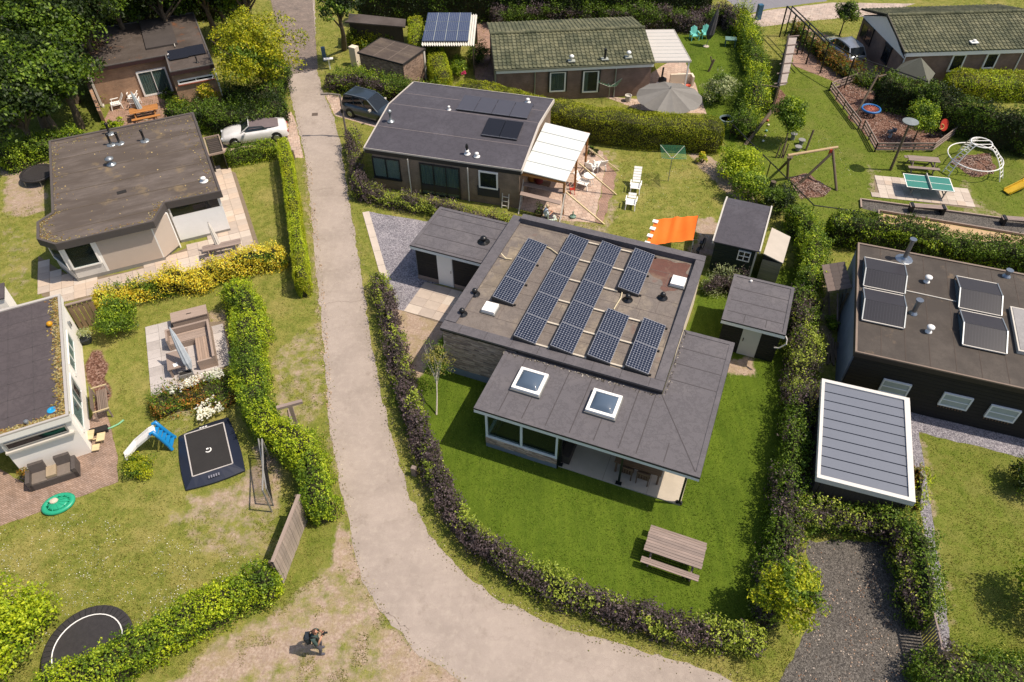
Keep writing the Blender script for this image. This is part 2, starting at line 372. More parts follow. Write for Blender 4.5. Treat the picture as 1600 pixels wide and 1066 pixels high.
def hedge(name, label, pts, width, h, kinds, size=.09, dens=230, z=None, lump=.12, cat='hedge', loose=.06, round_=.25, split=.5, seed=None, group=None, mixs=1.2):
    """pts: surveyed centre line; kinds: one or two leaf kinds mixed in drifts"""
    zc = h*.55 if z is None else z
    P = np.array([g(a, b, zc) for a, b in pts]); o = P[0].copy(); P = P-o
    seg = np.diff(P, axis=0); L = np.hypot(seg[:, 0], seg[:, 1]); cum = np.concatenate([[0], np.cumsum(L)]); tot = cum[-1]
    Wd = width; per = 2*h+Wd; dens = dens*1.25; n = int(tot*per*dens); sd = seed if seed is not None else int(abs(o[0]*37+o[1]*11)) % 900
    def at(sv):
        i = np.clip(np.searchsorted(cum, sv, side='right')-1, 0, len(L)-1); f = (sv-cum[i])/np.maximum(L[i], 1e-6)
        c = P[i]+seg[i]*f[:, None]
        T1 = np.array([(P[min(k+1, len(P)-1)]-P[max(k-1, 0)]) for k in range(len(P))]); T1 /= np.linalg.norm(T1, axis=1)[:, None]
        t = T1[i]*(1-f)[:, None]+T1[i+1]*f[:, None]; t /= np.linalg.norm(t, axis=1)[:, None]
        return c, t
    def surf(sv, q, inset=0.):
        """q in 0..1 around left side - top - right side"""
        c, t = at(sv); nrm = np.stack([-t[:, 1], t[:, 0]], 1)
        k6 = 2/round_; bx = np.where(q < .33, -1, np.where(q < .67, (q-.5)/.17, 1)); bz = np.where(q < .33, q/.33, np.where(q < .67, 1, (1-q)/.33))
        sc_ = 1/(np.abs(bx)**k6+np.abs(bz)**k6+1e-9)**(1/k6); cx, cz = bx*sc_, bz*sc_
        endf = np.clip(np.minimum(sv, tot-sv)/(Wd*.4)+.35, 0, 1)**.5
        bumpn = (vn(sv+q*3, q*per*1.0, .55, sd)-.5)*2*lump+(vn(sv, q*per, .22, sd+1)-.5)*lump
        wmod = 1+(vn(sv, sv*0, 1.7, sd+2)-.5)*2*lump; hmod = 1+(vn(sv, sv*0+5, 1.3, sd+3)-.5)*1.6*lump
        hw = (Wd/2*wmod-inset)*endf; hh = (h*hmod-inset)*(.55+.45*endf)
        nx, nz = np.sign(cx)*np.abs(cx)**(k6*.6), np.abs(cz)**(k6*.6); ln = np.sqrt(nx**2+nz**2); nx = nx/ln; nz = nz/ln
        x = cx*hw+nx*bumpn; zz = np.maximum(cz*hh+nz*bumpn, .02)
        pos = np.stack([c[:, 0]+nrm[:, 0]*x, c[:, 1]+nrm[:, 1]*x, zz], 1)
        no = np.stack([nrm[:, 0]*nx, nrm[:, 1]*nx, nz], 1)
        return pos, no
    sv = rng.random(n)*tot
    u = rng.random(n)*per/ (2*h+Wd)
    # map perimeter share to q so density stays even
    fr = h/(2*h+Wd); q = np.where(u < fr, u/fr*.33, np.where(u < 1-fr, .33+(u-fr)/(1-2*fr)*.34, .67+(u-1+fr)/fr*.33))
    pos, no = surf(sv, q); pos = pos+no*(rng.random(n)-.65)[:, None]*2*loose+np.stack([rng.normal(0, loose*.4, n)]*3, 1)*rng.choice([-1, 1], (n, 3))
    pos[:, 2] = np.maximum(pos[:, 2], .02)
    ns_ = int(tot*per*(9 if loose > .09 else 2)); s2 = rng.random(ns_)*tot; q2 = .2+.6*rng.random(ns_); p2, n2 = surf(s2, q2)
    dr = n2*.6+rng.normal(0, .35, (ns_, 3))+[0, 0, .7]; dr /= np.linalg.norm(dr, axis=1)[:, None]; ln_ = loose*2.2*(.4+rng.random(ns_)); kk = 9
    ps = (p2[:, None, :]+dr[:, None, :]*(ln_[:, None]*np.linspace(.1, 1, kk)[None, :])[:, :, None]).reshape(-1, 3)+rng.normal(0, size*.35, (ns_*kk, 3))
    pos = np.concatenate([pos, ps]); no = np.concatenate([no, np.repeat(n2, kk, 0)]); sv = np.concatenate([sv, np.repeat(s2, kk)]); q = np.concatenate([q, np.repeat(q2, kk)]); n = len(pos)
    for e_, sg_ in ((0, -1), (1, 1)):
        ne_ = int(Wd*h*dens*1.3); se = np.full(ne_, .01 if e_ == 0 else tot-.01); qe = rng.random(ne_); pe, n_e = surf(se, qe); ce, te = at(se); fr_ = np.sqrt(rng.random(ne_))[:, None]
        cen = np.column_stack([ce, np.full(ne_, h*.4)]); pe = cen+(pe-cen)*fr_; pe[:, :2] += te*sg_*(.12*(1-fr_)+rng.normal(0, loose*.5, (ne_, 1))); pe[:, 2] = np.maximum(pe[:, 2], .03)
        pos = np.concatenate([pos, pe]); no = np.concatenate([no, np.column_stack([te*sg_, np.full(ne_, .3)])]); sv = np.concatenate([sv, se]); q = np.concatenate([q, qe]); n = len(pos)
    V = leafquads(pos, no, size)
    mats = [leafmat(k) for k in kinds]; mi = None
    if len(kinds) > 1:
        nz_ = vn(sv+pos[:, 2], pos[:, 2]+q*4, mixs, sd+5)*.7+vn(sv, q*5, .35, sd+6)*.3+rng.normal(0, .06, n)
        mi = np.zeros(n, int); e = np.quantile(nz_, np.linspace(0, 1, len(kinds)+1) if split is None else [0, split, 1] if len(kinds) == 2 else [0, split, split+(1-split)*.6, 1])
        for k in range(1, len(kinds)): mi[nz_ > e[k]] = k
    th = T(name, label, cat, o[0], o[1], 0, group)
    th.part('foliage', npmesh('foliage', V, 4, mats, mi), None)
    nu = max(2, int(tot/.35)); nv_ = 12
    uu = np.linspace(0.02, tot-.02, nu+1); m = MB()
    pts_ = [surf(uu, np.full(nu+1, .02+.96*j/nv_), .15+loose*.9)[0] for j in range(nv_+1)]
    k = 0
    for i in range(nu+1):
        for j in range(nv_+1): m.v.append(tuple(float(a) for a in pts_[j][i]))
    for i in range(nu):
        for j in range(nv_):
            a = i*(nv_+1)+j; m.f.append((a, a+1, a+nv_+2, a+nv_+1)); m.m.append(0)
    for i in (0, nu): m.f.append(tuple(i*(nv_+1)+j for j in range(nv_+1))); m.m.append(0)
    th.part('dark_core', m, MT['hedge_core'], stuff=True)  # solid dark core added under the leaves to stop see-through
    return th
def crown_pts(c, rad, nc, per, cr, low=-.5):
    PP = []; NN = []; sd_ = rng.integers(0, 400); ph_ = rng.random(3)*6.28
    for i in range(nc):
        while True:
            d = rng.normal(0, 1, 3); d /= np.linalg.norm(d)
            if d[2] > low: break
        lob = .82+.3*sin(3*atan2(d[1], d[0])+ph_[0])*cos(2*d[2]+ph_[1])+.16*sin(5*atan2(d[1], d[0])+ph_[2]); f = (.3+.6*rng.random()**.6)*lob; cc = np.array(c)+d*np.array(rad)*f; r = cr*(.6+.8*rng.random())
        k = int(per*(r/cr)**2); e = rng.normal(0, 1, (k, 3)); e /= np.linalg.norm(e, axis=1)[:, None]
        e[:, 2] = np.where(rng.random(k) < .6, np.abs(e[:, 2]), e[:, 2])
        PP.append(cc+e*r*(.55+.5*rng.random(k))[:, None]*[1, 1, .8]); NN.append(e*.6+d*.5+[0, 0, .3])
    return np.concatenate(PP), np.concatenate(NN)
def plant(name, label, cat, x, y, rad, zc, kinds, nc=30, per=90, cr=None, size=.12, trunk=None, limbs=5, split=.5, group=None, low=-.5, core=True, bark='bark', lean=(0, 0)):
    """tree or shrub: clumps of leaves round a crown centre, trunk and limbs below"""
    rad = rad if isinstance(rad, (tuple, list)) else (rad, rad, rad); cr = cr or min(rad)*.38
    c = (lean[0], lean[1], zc); P, Nn = crown_pts(c, rad, nc, per, cr, low); P[:, 2] = np.maximum(P[:, 2], .03)
    th = T(name, label, cat, x, y, 0, group); mi = None; mats = [leafmat(k) for k in kinds]
    if len(kinds) > 1: mi = (vn(P[:, 0]+P[:, 2]*.7, P[:, 1]+P[:, 2], max(rad)*.35, int(abs(x*13)) % 500)*.8+rng.random(len(P))*.25 > split+.05).astype(int)
    th.part('crown' if trunk else 'foliage', npmesh('crown', leafquads(P, Nn, size), 4, mats, mi), None)
    m = MB()
    if trunk:
        r0 = trunk; top = (c[0], c[1], zc-rad[2]*.1); q = [(0, 0, 0), (c[0]*.3+r0*.4, c[1]*.3, top[2]*.35), (c[0]*.6, c[1]*.6-r0*.3, top[2]*.7), top]
        for i in range(3): m.tube(q[i], q[i+1], r0*(1-.25*i), r0*(1-.25*(i+1)), 9)
        for i in range(limbs*2):
            a = i*2.4+x; z0 = top[2]*(.5+.45*random.random()); b = (c[0]+cos(a)*rad[0]*.7, c[1]+sin(a)*rad[1]*.7, zc+rad[2]*random.uniform(-.3, .6)); m.tube((c[0]*z0/top[2], c[1]*z0/top[2], z0), b, r0*.35, r0*.1, 6)
        th.part('trunk', m, MT[bark])
    else:
        for i in range(9):
            a = i*2.4; m.tube((cos(a)*.06, sin(a)*.06, 0), (c[0]+cos(a)*rad[0]*.6, c[1]+sin(a)*rad[1]*.6, zc+rad[2]*.4), .025, .01, 5)
        th.part('stems', m, MT[bark], stuff=True)
    return th
# ---------------------------------------------------------------- shared materials
plain('hedge_core', '#3a3a1c', .95, var=.4, vs=5); plain('bark', '#6b5d4c', .9, var=.4, vs=5, b=.02, fine=25)
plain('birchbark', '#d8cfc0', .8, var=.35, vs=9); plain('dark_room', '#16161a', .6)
plain('white_paint', hx('#f4f2ee', .95), .45, var=.04); plain('offwhite', '#dcd6cc', .6, var=.1)
plain('dark_paint', '#20242c', .4, var=.15); plain('black', '#1a1a1c', .5, var=.15); plain('zinc', '#aab0b4', .35, metal=.6, var=.1)
plain('pipe_grey', '#9a9894', .5, var=.1); plain('lead', '#80807e', .5, var=.2); plain('concrete', '#cbbfae', .9, var=.13, vs=1.6, b=.01, dirt=('#a89c90', 1.2, .62))
plain('fascia_grey', hx('#e4e8ea', .98), .45, var=.06); plain('curtain_white', '#ffffff', .9, var=.1); plain('curtain_grey', '#c4d0cc', .9, var=.12)
plain('steel', '#b9bec2', .3, metal=.9, var=.1); plain('rubber', '#1d1d1f', .7, var=.2); plain('shade_dark', '#2a2624', .9)
wood('grey_wood', '#a3928a', .3); wood('grey_wood_y', '#a3928a', .3, ax=1); wood('brown_wood', '#7d6450', .35); wood('fence_wood', '#b4a69c', .35, ax=2)
wood('orange_wood', '#c88a4c', .3); wood('pale_wood', '#e2cfa4', .2, sc=.4); wood('dark_wood', '#4a423c', .35, ax=2); wood('tan_wood', '#ac9a8e', .18, ax=0)
wood('post_wood', '#70624f', .4, ax=2)
glass(); glass('clear_glass', (.02, .03, .03, 1), .3); glass('dark_glass', (.012, .016, .02, 1), .85)
# ---------------------------------------------------------------- ground sheet with grass, sand and bark zones
LUSH = [
 ([(600, 560), (640, 660), (690, 770), (770, 860), (900, 925), (1050, 975), (1200, 985), (1240, 900), (1255, 700), (1265, 560), (1240, 420), (1100, 425), (1060, 560), (700, 520)], 1.),
 ([(1045, 55), (1180, 40), (1190, 120), (1150, 235), (1105, 195), (1080, 130)], .85),
 ([(1150, 240), (1230, 70), (1300, 130), (1600, 240), (1600, 400), (1260, 350), (1210, 300)], .62),
 ([(1430, 670), (1600, 700), (1600, 1066), (1490, 1066), (1455, 800)], .47),
 ([(430, 800), (545, 800), (545, 880), (470, 930), (430, 930)], .4),
 ([(0, 120), (180, 120), (160, 220), (0, 230)], .5),
 ([(520, 270), (560, 330), (620, 520), (700, 800), (800, 930), (1000, 1000), (1230, 1050), (1230, 1010), (1010, 975), (780, 860), (680, 740), (640, 560), (590, 420), (560, 300)], .45)]
SAND = [
 ([(540, 800), (552, 860), (580, 935), (620, 985), (700, 1050), (760, 1085), (640, 1085), (560, 1010), (520, 900), (525, 850)], .85),
 ([(200, 1085), (250, 1066), (330, 1005), (420, 955), (520, 880), (560, 900), (590, 990), (640, 1085)], .58),
 ([(180, 1085), (330, 1040), (500, 960), (560, 960), (520, 1010), (400, 1040), (300, 1090)], .78),
 ([(285, 770), (380, 745), (400, 690), (450, 690), (450, 800), (420, 830), (300, 820)], .62),
 ([(230, 790), (440, 790), (420, 870), (330, 880)], .5),
 ([(606, 482), (640, 484), (695, 503), (690, 530), (660, 590), (642, 600), (620, 540)], .95),
 ([(470, 250), (482, 250), (500, 430), (508, 560), (516, 660), (530, 790), (520, 800), (504, 660), (494, 560), (484, 430)], .58),
 ([(425, 545), (500, 500), (510, 640), (470, 680), (420, 650)], .5),
 ([(0, 225), (75, 235), (70, 330), (0, 345)], .68), ([(0, 330), (60, 380), (40, 470), (0, 480)], .42),
 ([(1070, 238), (1110, 240), (1190, 310), (1190, 340), (1120, 290)], .85),
 ([(1085, 345), (1120, 340), (1120, 400), (1080, 400)], .85),
 ([(860, 340), (960, 330), (960, 365), (870, 372)], .5), ([(925, 225), (965, 235), (975, 350), (930, 355)], .5),
 ([(1137, 555), (1185, 560), (1180, 592), (1135, 580)], .9), ([(1270, 430), (1330, 440), (1290, 600), (1255, 560)], .5),
 ([(1240, 1020), (1262, 1000), (1275, 1085), (1195, 1085)], .75), ([(1428, 640), (1441, 640), (1502, 1066), (1490, 1066)], .7),
 ([(990, 640), (1600, 1200), (700, 1200)], 0), ([(1355, 255), (1380, 265), (1375, 320), (1355, 300)], .55), ([(1500, 270), (1540, 320), (1600, 350), (1400, 325), (1500, 330)], .5),
 ([(240, 500), (350, 480), (360, 520), (240, 520)], .6), ([(222, 620), (280, 610), (345, 640), (280, 690), (235, 640)], .45)]
MULCH = [
 ([(1297, 142), (1335, 125), (1400, 160), (1505, 197), (1455, 236), (1367, 236), (1342, 202)], 1.),
 ([(1232, 278), (1262, 272), (1298, 296), (1288, 308), (1250, 312)], .85), ([(1484, 255), (1510, 240), (1548, 240), (1552, 272), (1520, 275)], 1.),
 ([(1206, 165), (1216, 130), (1226, 150), (1212, 190)], .9), ([(132, 545), (163, 548), (168, 590), (178, 690), (150, 690), (135, 600)], .7)]
gx = np.arange(-62, 62.01, .2); gy = np.arange(3.6, 84.01, .2)
GX, GY = np.meshgrid(gx, gy, indexing='ij')
def rast(Z, base):
    A = np.full(GX.shape, base)
    wx = GX+(vn(GX, GY, .9, 41)-.5)*.5+(vn(GX, GY, .35, 42)-.5)*.2; wy = GY+(vn(GX, GY, .9, 43)-.5)*.5+(vn(GX, GY, .35, 44)-.5)*.2
    for P, v in Z:
        A[inpoly(wx, wy, [g(*p) for p in P])] = v
    for _ in range(2):
        B = A.copy(); B[1:-1, 1:-1] = (A[1:-1, 1:-1]*2+A[:-2, 1:-1]+A[2:, 1:-1]+A[1:-1, :-2]+A[1:-1, 2:])/6; A = B
    return A
Zl, Zs, Zm = rast(LUSH, .2), rast(SAND, .12), rast(MULCH, 0.)
def zone(A, x, y):
    i = np.clip(((np.asarray(x)+62)/.2).astype(int), 0, A.shape[0]-1); j = np.clip(((np.asarray(y)-3.6)/.2).astype(int), 0, A.shape[1]-1); return A[i, j]
nx_, ny_ = GX.shape
V = np.stack([GX, GY, np.zeros_like(GX)], -1).reshape(-1, 3)
I = (np.arange(nx_-1)[:, None]*ny_+np.arange(ny_-1)[None, :]).ravel()
F = np.stack([I, I+ny_, I+ny_+1, I+1], 1)
me = bpy.data.meshes.new('ground'); me.vertices.add(len(V)); me.vertices.foreach_set('co', V.astype(np.float32).ravel())
me.loops.add(F.size); me.loops.foreach_set('vertex_index', F.astype(np.int32).ravel()); me.polygons.add(len(F)); me.polygons.foreach_set('loop_start', np.arange(0, F.size, 4, dtype=np.int32))
at_ = me.attributes.new('zone', 'FLOAT_COLOR', 'POINT')
at_.data.foreach_set('color', np.stack([Zl, Zs, Zm, np.ones_like(Zl)], -1).astype(np.float32).ravel())
me.update(calc_edges=True)
gm, t, p = nodes('ground_cover'); at = N(t, 'Attribute', attribute_name='zone'); sp = N(t, 'SeparateColor'); t.links.new(at.outputs['Color'], sp.inputs[0])
v = coord(t)
def thr(src, amp, lo, hi, sc, det=5):
    n = noise(t, v, sc, det, .7); m1 = N(t, 'Math', operation='MULTIPLY_ADD'); t.links.new(n, m1.inputs[0]); m1.inputs[1].default_value = amp
    t.links.new(src, m1.inputs[2]); m2 = N(t, 'MapRange'); t.links.new(m1.outputs[0], m2.inputs[0]); m2.inputs[1].default_value = lo+amp*.5; m2.inputs[2].default_value = hi+amp*.5
    return m2.outputs[0]
nf = noise(t, v, 26, 4, .75); nm = noise(t, v, 2.2, 5, .7); nb = noise(t, v, .45, 4, .6)
dry = ramp(t, nf, [(.25, hx('#666c2a')), (.45, hx('#868a40')), (.58, hx('#a6a054')), (.75, hx('#c4b874'))])
dry = mixc(t, ramp(t, nm, [(.42, (0, 0, 0, 1)), (.62, (.75, .75, .75, 1))]), dry, ramp(t, nf, [(.3, hx('#5c6c24')), (.7, hx('#7c8636'))]))
dry = mixc(t, ramp(t, nb, [(.5, (0, 0, 0, 1)), (.66, (.5, .5, .5, 1))]), dry, hx('#b4a468'))
lush = ramp(t, nf, [(.25, hx('#40520f')), (.45, hx('#526a18')), (.6, hx('#667c24')), (.78, hx('#8a9844'))])
lush = mixc(t, ramp(t, nm, [(.35, (0, 0, 0, 1)), (.7, (.55, .55, .55, 1))]), lush, hx('#72842c'))
lush = mixc(t, ramp(t, nb, [(.45, (0, 0, 0, 1)), (.7, (.5, .5, .5, 1))]), lush, hx('#465c16'))
st_ = noise(t, coord(t, sc=(3.2, .22, 1), rot=(0, 0, R(62))), 1.0, 3); lush = mixc(t, 1., lush, ramp(t, st_, [(.35, (.88, .9, .88, 1)), (.65, (1.14, 1.1, 1.1, 1))]), 'MULTIPLY')
c = mixc(t, thr(sp.outputs[0], .5, .15, .85, 1.1), dry, lush)
ns = noise(t, v, 9, 6, .75)
sand = ramp(t, ns, [(.25, hx('#857266')), (.45, hx('#b8a08e')), (.6, hx('#cdb8a6')), (.8, hx('#e0d0c0'))])
sand = mixc(t, ramp(t, nm, [(.4, (0, 0, 0, 1)), (.7, (.55, .55, .55, 1))]), sand, hx('#9c8876'))
sand = mixc(t, ramp(t, noise(t, v, 1.3, 7, .72), [(.47, (0, 0, 0, 1)), (.6, (.6, .6, .6, 1))]), sand, ramp(t, nf, [(.3, hx('#8c7c54')), (.7, hx('#b8a878'))]))
c = mixc(t, thr(sp.outputs[1], 1.05, .42, .66, 1.9, 7), c, sand)
vr = N(t, 'TexVoronoi'); vr.inputs['Scale'].default_value = 14; t.links.new(v, vr.inputs['Vector'])
bk = ramp(t, vr.outputs['Color'], [(.1, hx('#4c3228')), (.5, hx('#7c5a4c')), (.8, hx('#a08274'))])
c = mixc(t, thr(sp.outputs[2], .3, .4, .55, 4), c, bk)
t.links.new(c, p.inputs['Base Color']); p.inputs['Roughness'].default_value = .95; p.inputs['Specular IOR Level'].default_value = .15
hsum = N(t, 'Math', operation='MULTIPLY_ADD'); t.links.new(nf, hsum.inputs[0]); hsum.inputs[1].default_value = .5; t.links.new(nm, hsum.inputs[2])
bump(t, p, hsum.outputs[0], .08, .7)
me.materials.append(gm); tagit(link('ground', me), kind='structure')
far = MB(); far.face([(-400, -120, -.03), (400, -120, -.03), (400, 500, -.03), (-400, 500, -.03)]); struct('terrain', far, plain('far_ground', '#5c5c30', .95, var=.4, vs=.2))
# ---------------------------------------------------------------- roads and paved sheets
def ragged(P, step=.25, amp=.05, seed=3):
    o = []
    for i in range(len(P)):
        a = P[i]; b = P[(i+1) % len(P)]; L = hypot(b[0]-a[0], b[1]-a[1]); n = max(1, int(L/step))
        for k in range(n):
            x = a[0]+(b[0]-a[0])*k/n; y = a[1]+(b[1]-a[1])*k/n
            o.append((x+(float(vn(x, y, .4, seed))-.5)*2*amp, y+(float(vn(x, y, .4, seed+1))-.5)*2*amp))
    return o
def sheet(name, pts, mat, z=.004, amp=.05):
    m = MB(); m.face([(x, y, 0) for x, y in ragged([g(*p) for p in pts], amp=amp)]); return struct(name, m, mat, z)
am, t, p = nodes('old_asphalt'); v = coord(t); n1 = noise(t, v, 60, 3, .8); n2 = noise(t, v, .5, 5, .6); n3 = noise(t, v, 3.5, 6, .7)
c = ramp(t, n1, [(.25, hx('#8f837a')), (.5, hx('#b6a79c')), (.75, hx('#d8cabf'))])
c = mixc(t, ramp(t, n2, [(.4, (0, 0, 0, 1)), (.65, (.6, .6, .6, 1))]), c, hx('#9c8f85')); c = mixc(t, ramp(t, n3, [(.48, (0, 0, 0, 1)), (.7, (.5, .5, .5, 1))]), c, hx('#c8baac'))
n4 = noise(t, v, 1.1, 8, .75); c = mixc(t, ramp(t, n4, [(.56, (0, 0, 0, 1)), (.66, (.4, .4, .4, 1))]), c, hx('#8c7e72'))
vc = N(t, 'TexVoronoi', feature='DISTANCE_TO_EDGE'); vc.inputs['Scale'].default_value = .33
ds = N(t, 'VectorMath', operation='MULTIPLY_ADD'); nn = N(t, 'TexNoise'); nn.inputs['Scale'].default_value = 1.5; nn.inputs['Detail'].default_value = 6; t.links.new(v, nn.inputs['Vector'])
t.links.new(nn.outputs['Color'], ds.inputs[0]); ds.inputs[1].default_value = (1.6, 1.6, 0); t.links.new(v, ds.inputs[2]); t.links.new(ds.outputs[0], vc.inputs['Vector'])
c = mixc(t, ramp(t, vc.outputs['Distance'], [(0, (.22, .22, .22, 1)), (.006, (0, 0, 0, 1))]), c, hx('#8a7c72'))
t.links.new(c, p.inputs['Base Color']); p.inputs['Roughness'].default_value = .92; bump(t, p, n1, .006, .6)
def gravel(name, cols, sc=22, b=.03):
    if name in MT: return MT[name]
    m, t, p = nodes(name); v = coord(t); vr = N(t, 'TexVoronoi'); vr.inputs['Scale'].default_value = sc; t.links.new(v, vr.inputs['Vector'])
    s_ = N(t, 'SeparateColor'); t.links.new(vr.outputs['Color'], s_.inputs[0])
    c = ramp(t, s_.outputs[0], [(i/(len(cols)-1), hx(q)) for i, q in enumerate(cols)])
    n = noise(t, v, .8, 5); c = mixc(t, 1., c, ramp(t, n, [(.35, (.8, .8, .8, 1)), (.65, (1.12, 1.1, 1.08, 1))]), 'MULTIPLY')
    t.links.new(c, p.inputs['Base Color']); p.inputs['Roughness'].default_value = .9; bump(t, p, vr.outputs['Distance'], -b, .8); MT[name] = m; return m
GR = gravel('blue_gravel', ['#68646c', '#86828c', '#9e9aa2', '#bab6bc', '#74707a'])
GD = gravel('dark_gravel', ['#3c3836', '#58534e', '#69645e', '#86807a', '#484440'], 26)
LE = [(414, -30), (424, 0), (440, 60), (447, 110), (452, 140), (460, 175), (474, 237), (480, 267), (491, 400), (505, 534), (516, 667), (528, 740), (542, 800), (550, 850), (560, 887), (585, 940), (615, 975), (650, 1020), (700, 1050), (735, 1075), (790, 1110)]
RE = [(486, -30), (492, 0), (493, 60), (496, 110), (502, 135), (512, 160), (522, 185), (532, 225), (538, 267), (560, 400), (580, 534), (597, 620), (617, 700), (640, 775), (652, 800), (682, 850), (725, 897), (775, 935), (850, 970), (912, 991), (1012, 1020), (1125, 1052), (1190, 1085), (1240, 1120)]
road_poly = [g(*q) for q in LE]+[g(*q) for q in RE[::-1]]
m = MB(); m.face([(x, y, 0) for x, y in [(x+random.gauss(0, .012), y+random.gauss(0, .012)) for x, y in ragged(road_poly, .16, .08)]]); struct('road', m, am, .005)
crk = plain('crack_fill', '#988a80', .95, var=.2)
for k, P_ in enumerate(([(506, 476), (530, 471), (548, 473), (570, 468)], [(484, 298), (505, 296), (528, 291)], [(600, 955), (612, 962), (625, 975), (640, 985)])):
    Q = [g(*q) for q in P_]; m = MB(); o_ = []
    for i in range(len(Q)-1):
        for f in np.linspace(0, 1, 9)[:-1]: o_.append((Q[i][0]+(Q[i+1][0]-Q[i][0])*f+random.gauss(0, .03), Q[i][1]+(Q[i+1][1]-Q[i][1])*f+random.gauss(0, .03)))
    for i in range(len(o_)-1):
        p_, q_ = o_[i], o_[i+1]; L = hypot(q_[0]-p_[0], q_[1]-p_[1])+1e-6; nx1, ny1 = -(q_[1]-p_[1])/L*.012, (q_[0]-p_[0])/L*.012; m.face([(p_[0]-nx1, p_[1]-ny1, 0), (q_[0]-nx1, q_[1]-ny1, 0), (q_[0]+nx1, q_[1]+ny1, 0), (p_[0]+nx1, p_[1]+ny1, 0)])
    struct('road_crack', m, crk, .009)
m = MB(); x_, y_ = g(492, 179); m.obox(x_, y_, 0, .42, .42, .004, 8); struct('drain_cover', m, plain('drain_iron', '#6c5e54', .7, var=.3, vs=12), .008)
PB = brick('clinker_paving', '#6a5a52', '#8c7a70', '#4a423c', .2, .1, .01)
# flat brick pattern for the ground uses x,y instead of height
def flatbrick(name, c1, c2, mo, w_, h_, ms, rot=0.):
    m, t, p = nodes(name); v = coord(t, rot=(0, 0, R(rot))); b = N(t, 'TexBrick'); b.inputs['Scale'].default_value = 1; b.inputs['Brick Width'].default_value = w_; b.inputs['Row Height'].default_value = h_
    b.inputs['Mortar Size'].default_value = ms; b.inputs['Color1'].default_value = hx(c1); b.inputs['Color2'].default_value = hx(c2); b.inputs['Mortar'].default_value = hx(mo); t.links.new(v, b.inputs['Vector'])
    n = noise(t, v, 1.2, 6, .7); c = mixc(t, 1., b.outputs['Color'], ramp(t, n, [(.3, (.7, .7, .7, 1)), (.7, (1.2, 1.15, 1.1, 1))]), 'MULTIPLY'); t.links.new(c, p.inputs['Base Color']); p.inputs['Roughness'].default_value = .9
    bump(t, p, b.outputs['Fac'], -.008, .6); MT[name] = m; return m
flatbrick('road_brick', '#8a7c74', '#a09288', '#6a605a', .2, .1, .01, 12); flatbrick('clay_paving', '#a08676', '#b89e90', '#80705f', .21, .07, .008, 25)
flatbrick('pink_paving', '#c8ae9e', '#d8c2b2', '#a89284', .3, .3, .012, -15); flatbrick('red_paving', '#ac8a7a', '#bc9c8c', '#88705f', .2, .1, .01, 30)
flatbrick('pale_paving', '#c4b2a6', '#d0c0b4', '#a09086', .5, .5, .012, 22)
sheet('clinker_road', [(414, -30), (486, -30), (493, 60), (497, 108), (450, 118), (440, 60)], MT['road_brick'], .012)
sheet('side_road', [(1095, -30), (1330, -30), (1290, 2), (1200, 14), (1165, 22)], plain('grey_asphalt', '#8c8a90', .9, var=.12, vs=2, b=.01))
sheet('pavement', [(1168, 24), (1200, 16), (1300, 4), (1430, 6), (1370, 24), (1262, 33), (1190, 42), (1160, 36)], MT['pale_paving'])
sheet('driveway', [(577, 331), (667, 346), (715, 330), (800, 420), (720, 452), (667, 441), (636, 486), (612, 482), (600, 427)], GR)
sheet('gravel_path', [(1418, 630), (1620, 680), (1620, 724), (1600, 716), (1437, 676), (1449, 760), (1463, 850), (1488, 1016), (1465, 1018), (1447, 850), (1432, 760), (1418, 680)], GR)
sheet('parking_gravel', [(1262, 845), (1410, 845), (1430, 930), (1450, 1090), (1205, 1090), (1240, 1030), (1268, 980)], GD, amp=.12)
sheet('terrace', [(-30, 720), (38, 752), (120, 690), (150, 640), (168, 645), (180, 700), (187, 752), (60, 802), (-30, 830)], MT['clay_paving'], amp=.08)
sheet('car_drive', [(345, 203), (455, 175), (463, 193), (474, 247), (459, 247), (446, 215), (345, 240)], MT['pink_paving'])
sheet('car_pad', [(508, 147), (640, 165), (610, 206), (523, 181)], MT['pink_paving'])
sheet('brick_patio', [(812, 262), (915, 225), (942, 238), (946, 262), (932, 330), (930, 348), (880, 345), (805, 325)], MT['pink_paving'])
sheet('brick_border', [(943, 240), (962, 272), (958, 300), (941, 350), (931, 348), (933, 330), (947, 262)], MT['red_paving'], amp=.1)
sheet('house_patio', [(1008, 120), (1066, 84), (1090, 140), (1104, 178), (1000, 172), (940, 150), (1010, 156)], MT['pink_paving'])
sheet('side_drive', [(735, 30), (764, 30), (775, 140), (745, 140)], MT['red_paving'])
sheet('brick_drive', [(1243, 36), (1300, 58), (1335, 60), (1420, 112), (1380, 150), (1330, 138), (1238, 102)], MT['red_paving'])
sheet('red_terrace', [(160, 195), (182, 146), (287, 146), (305, 168), (240, 190), (195, 205)], MT['red_paving'])
sheet('boules_gravel', [(1344, 313), (1620, 350), (1620, 373), (1372, 332), (1346, 326)], GD)
sheet('boules_court', [(1373, 333), (1620, 374), (1620, 402), (1374, 352)], plain('court_sand', '#d0b088', .95, var=.15, vs=3))
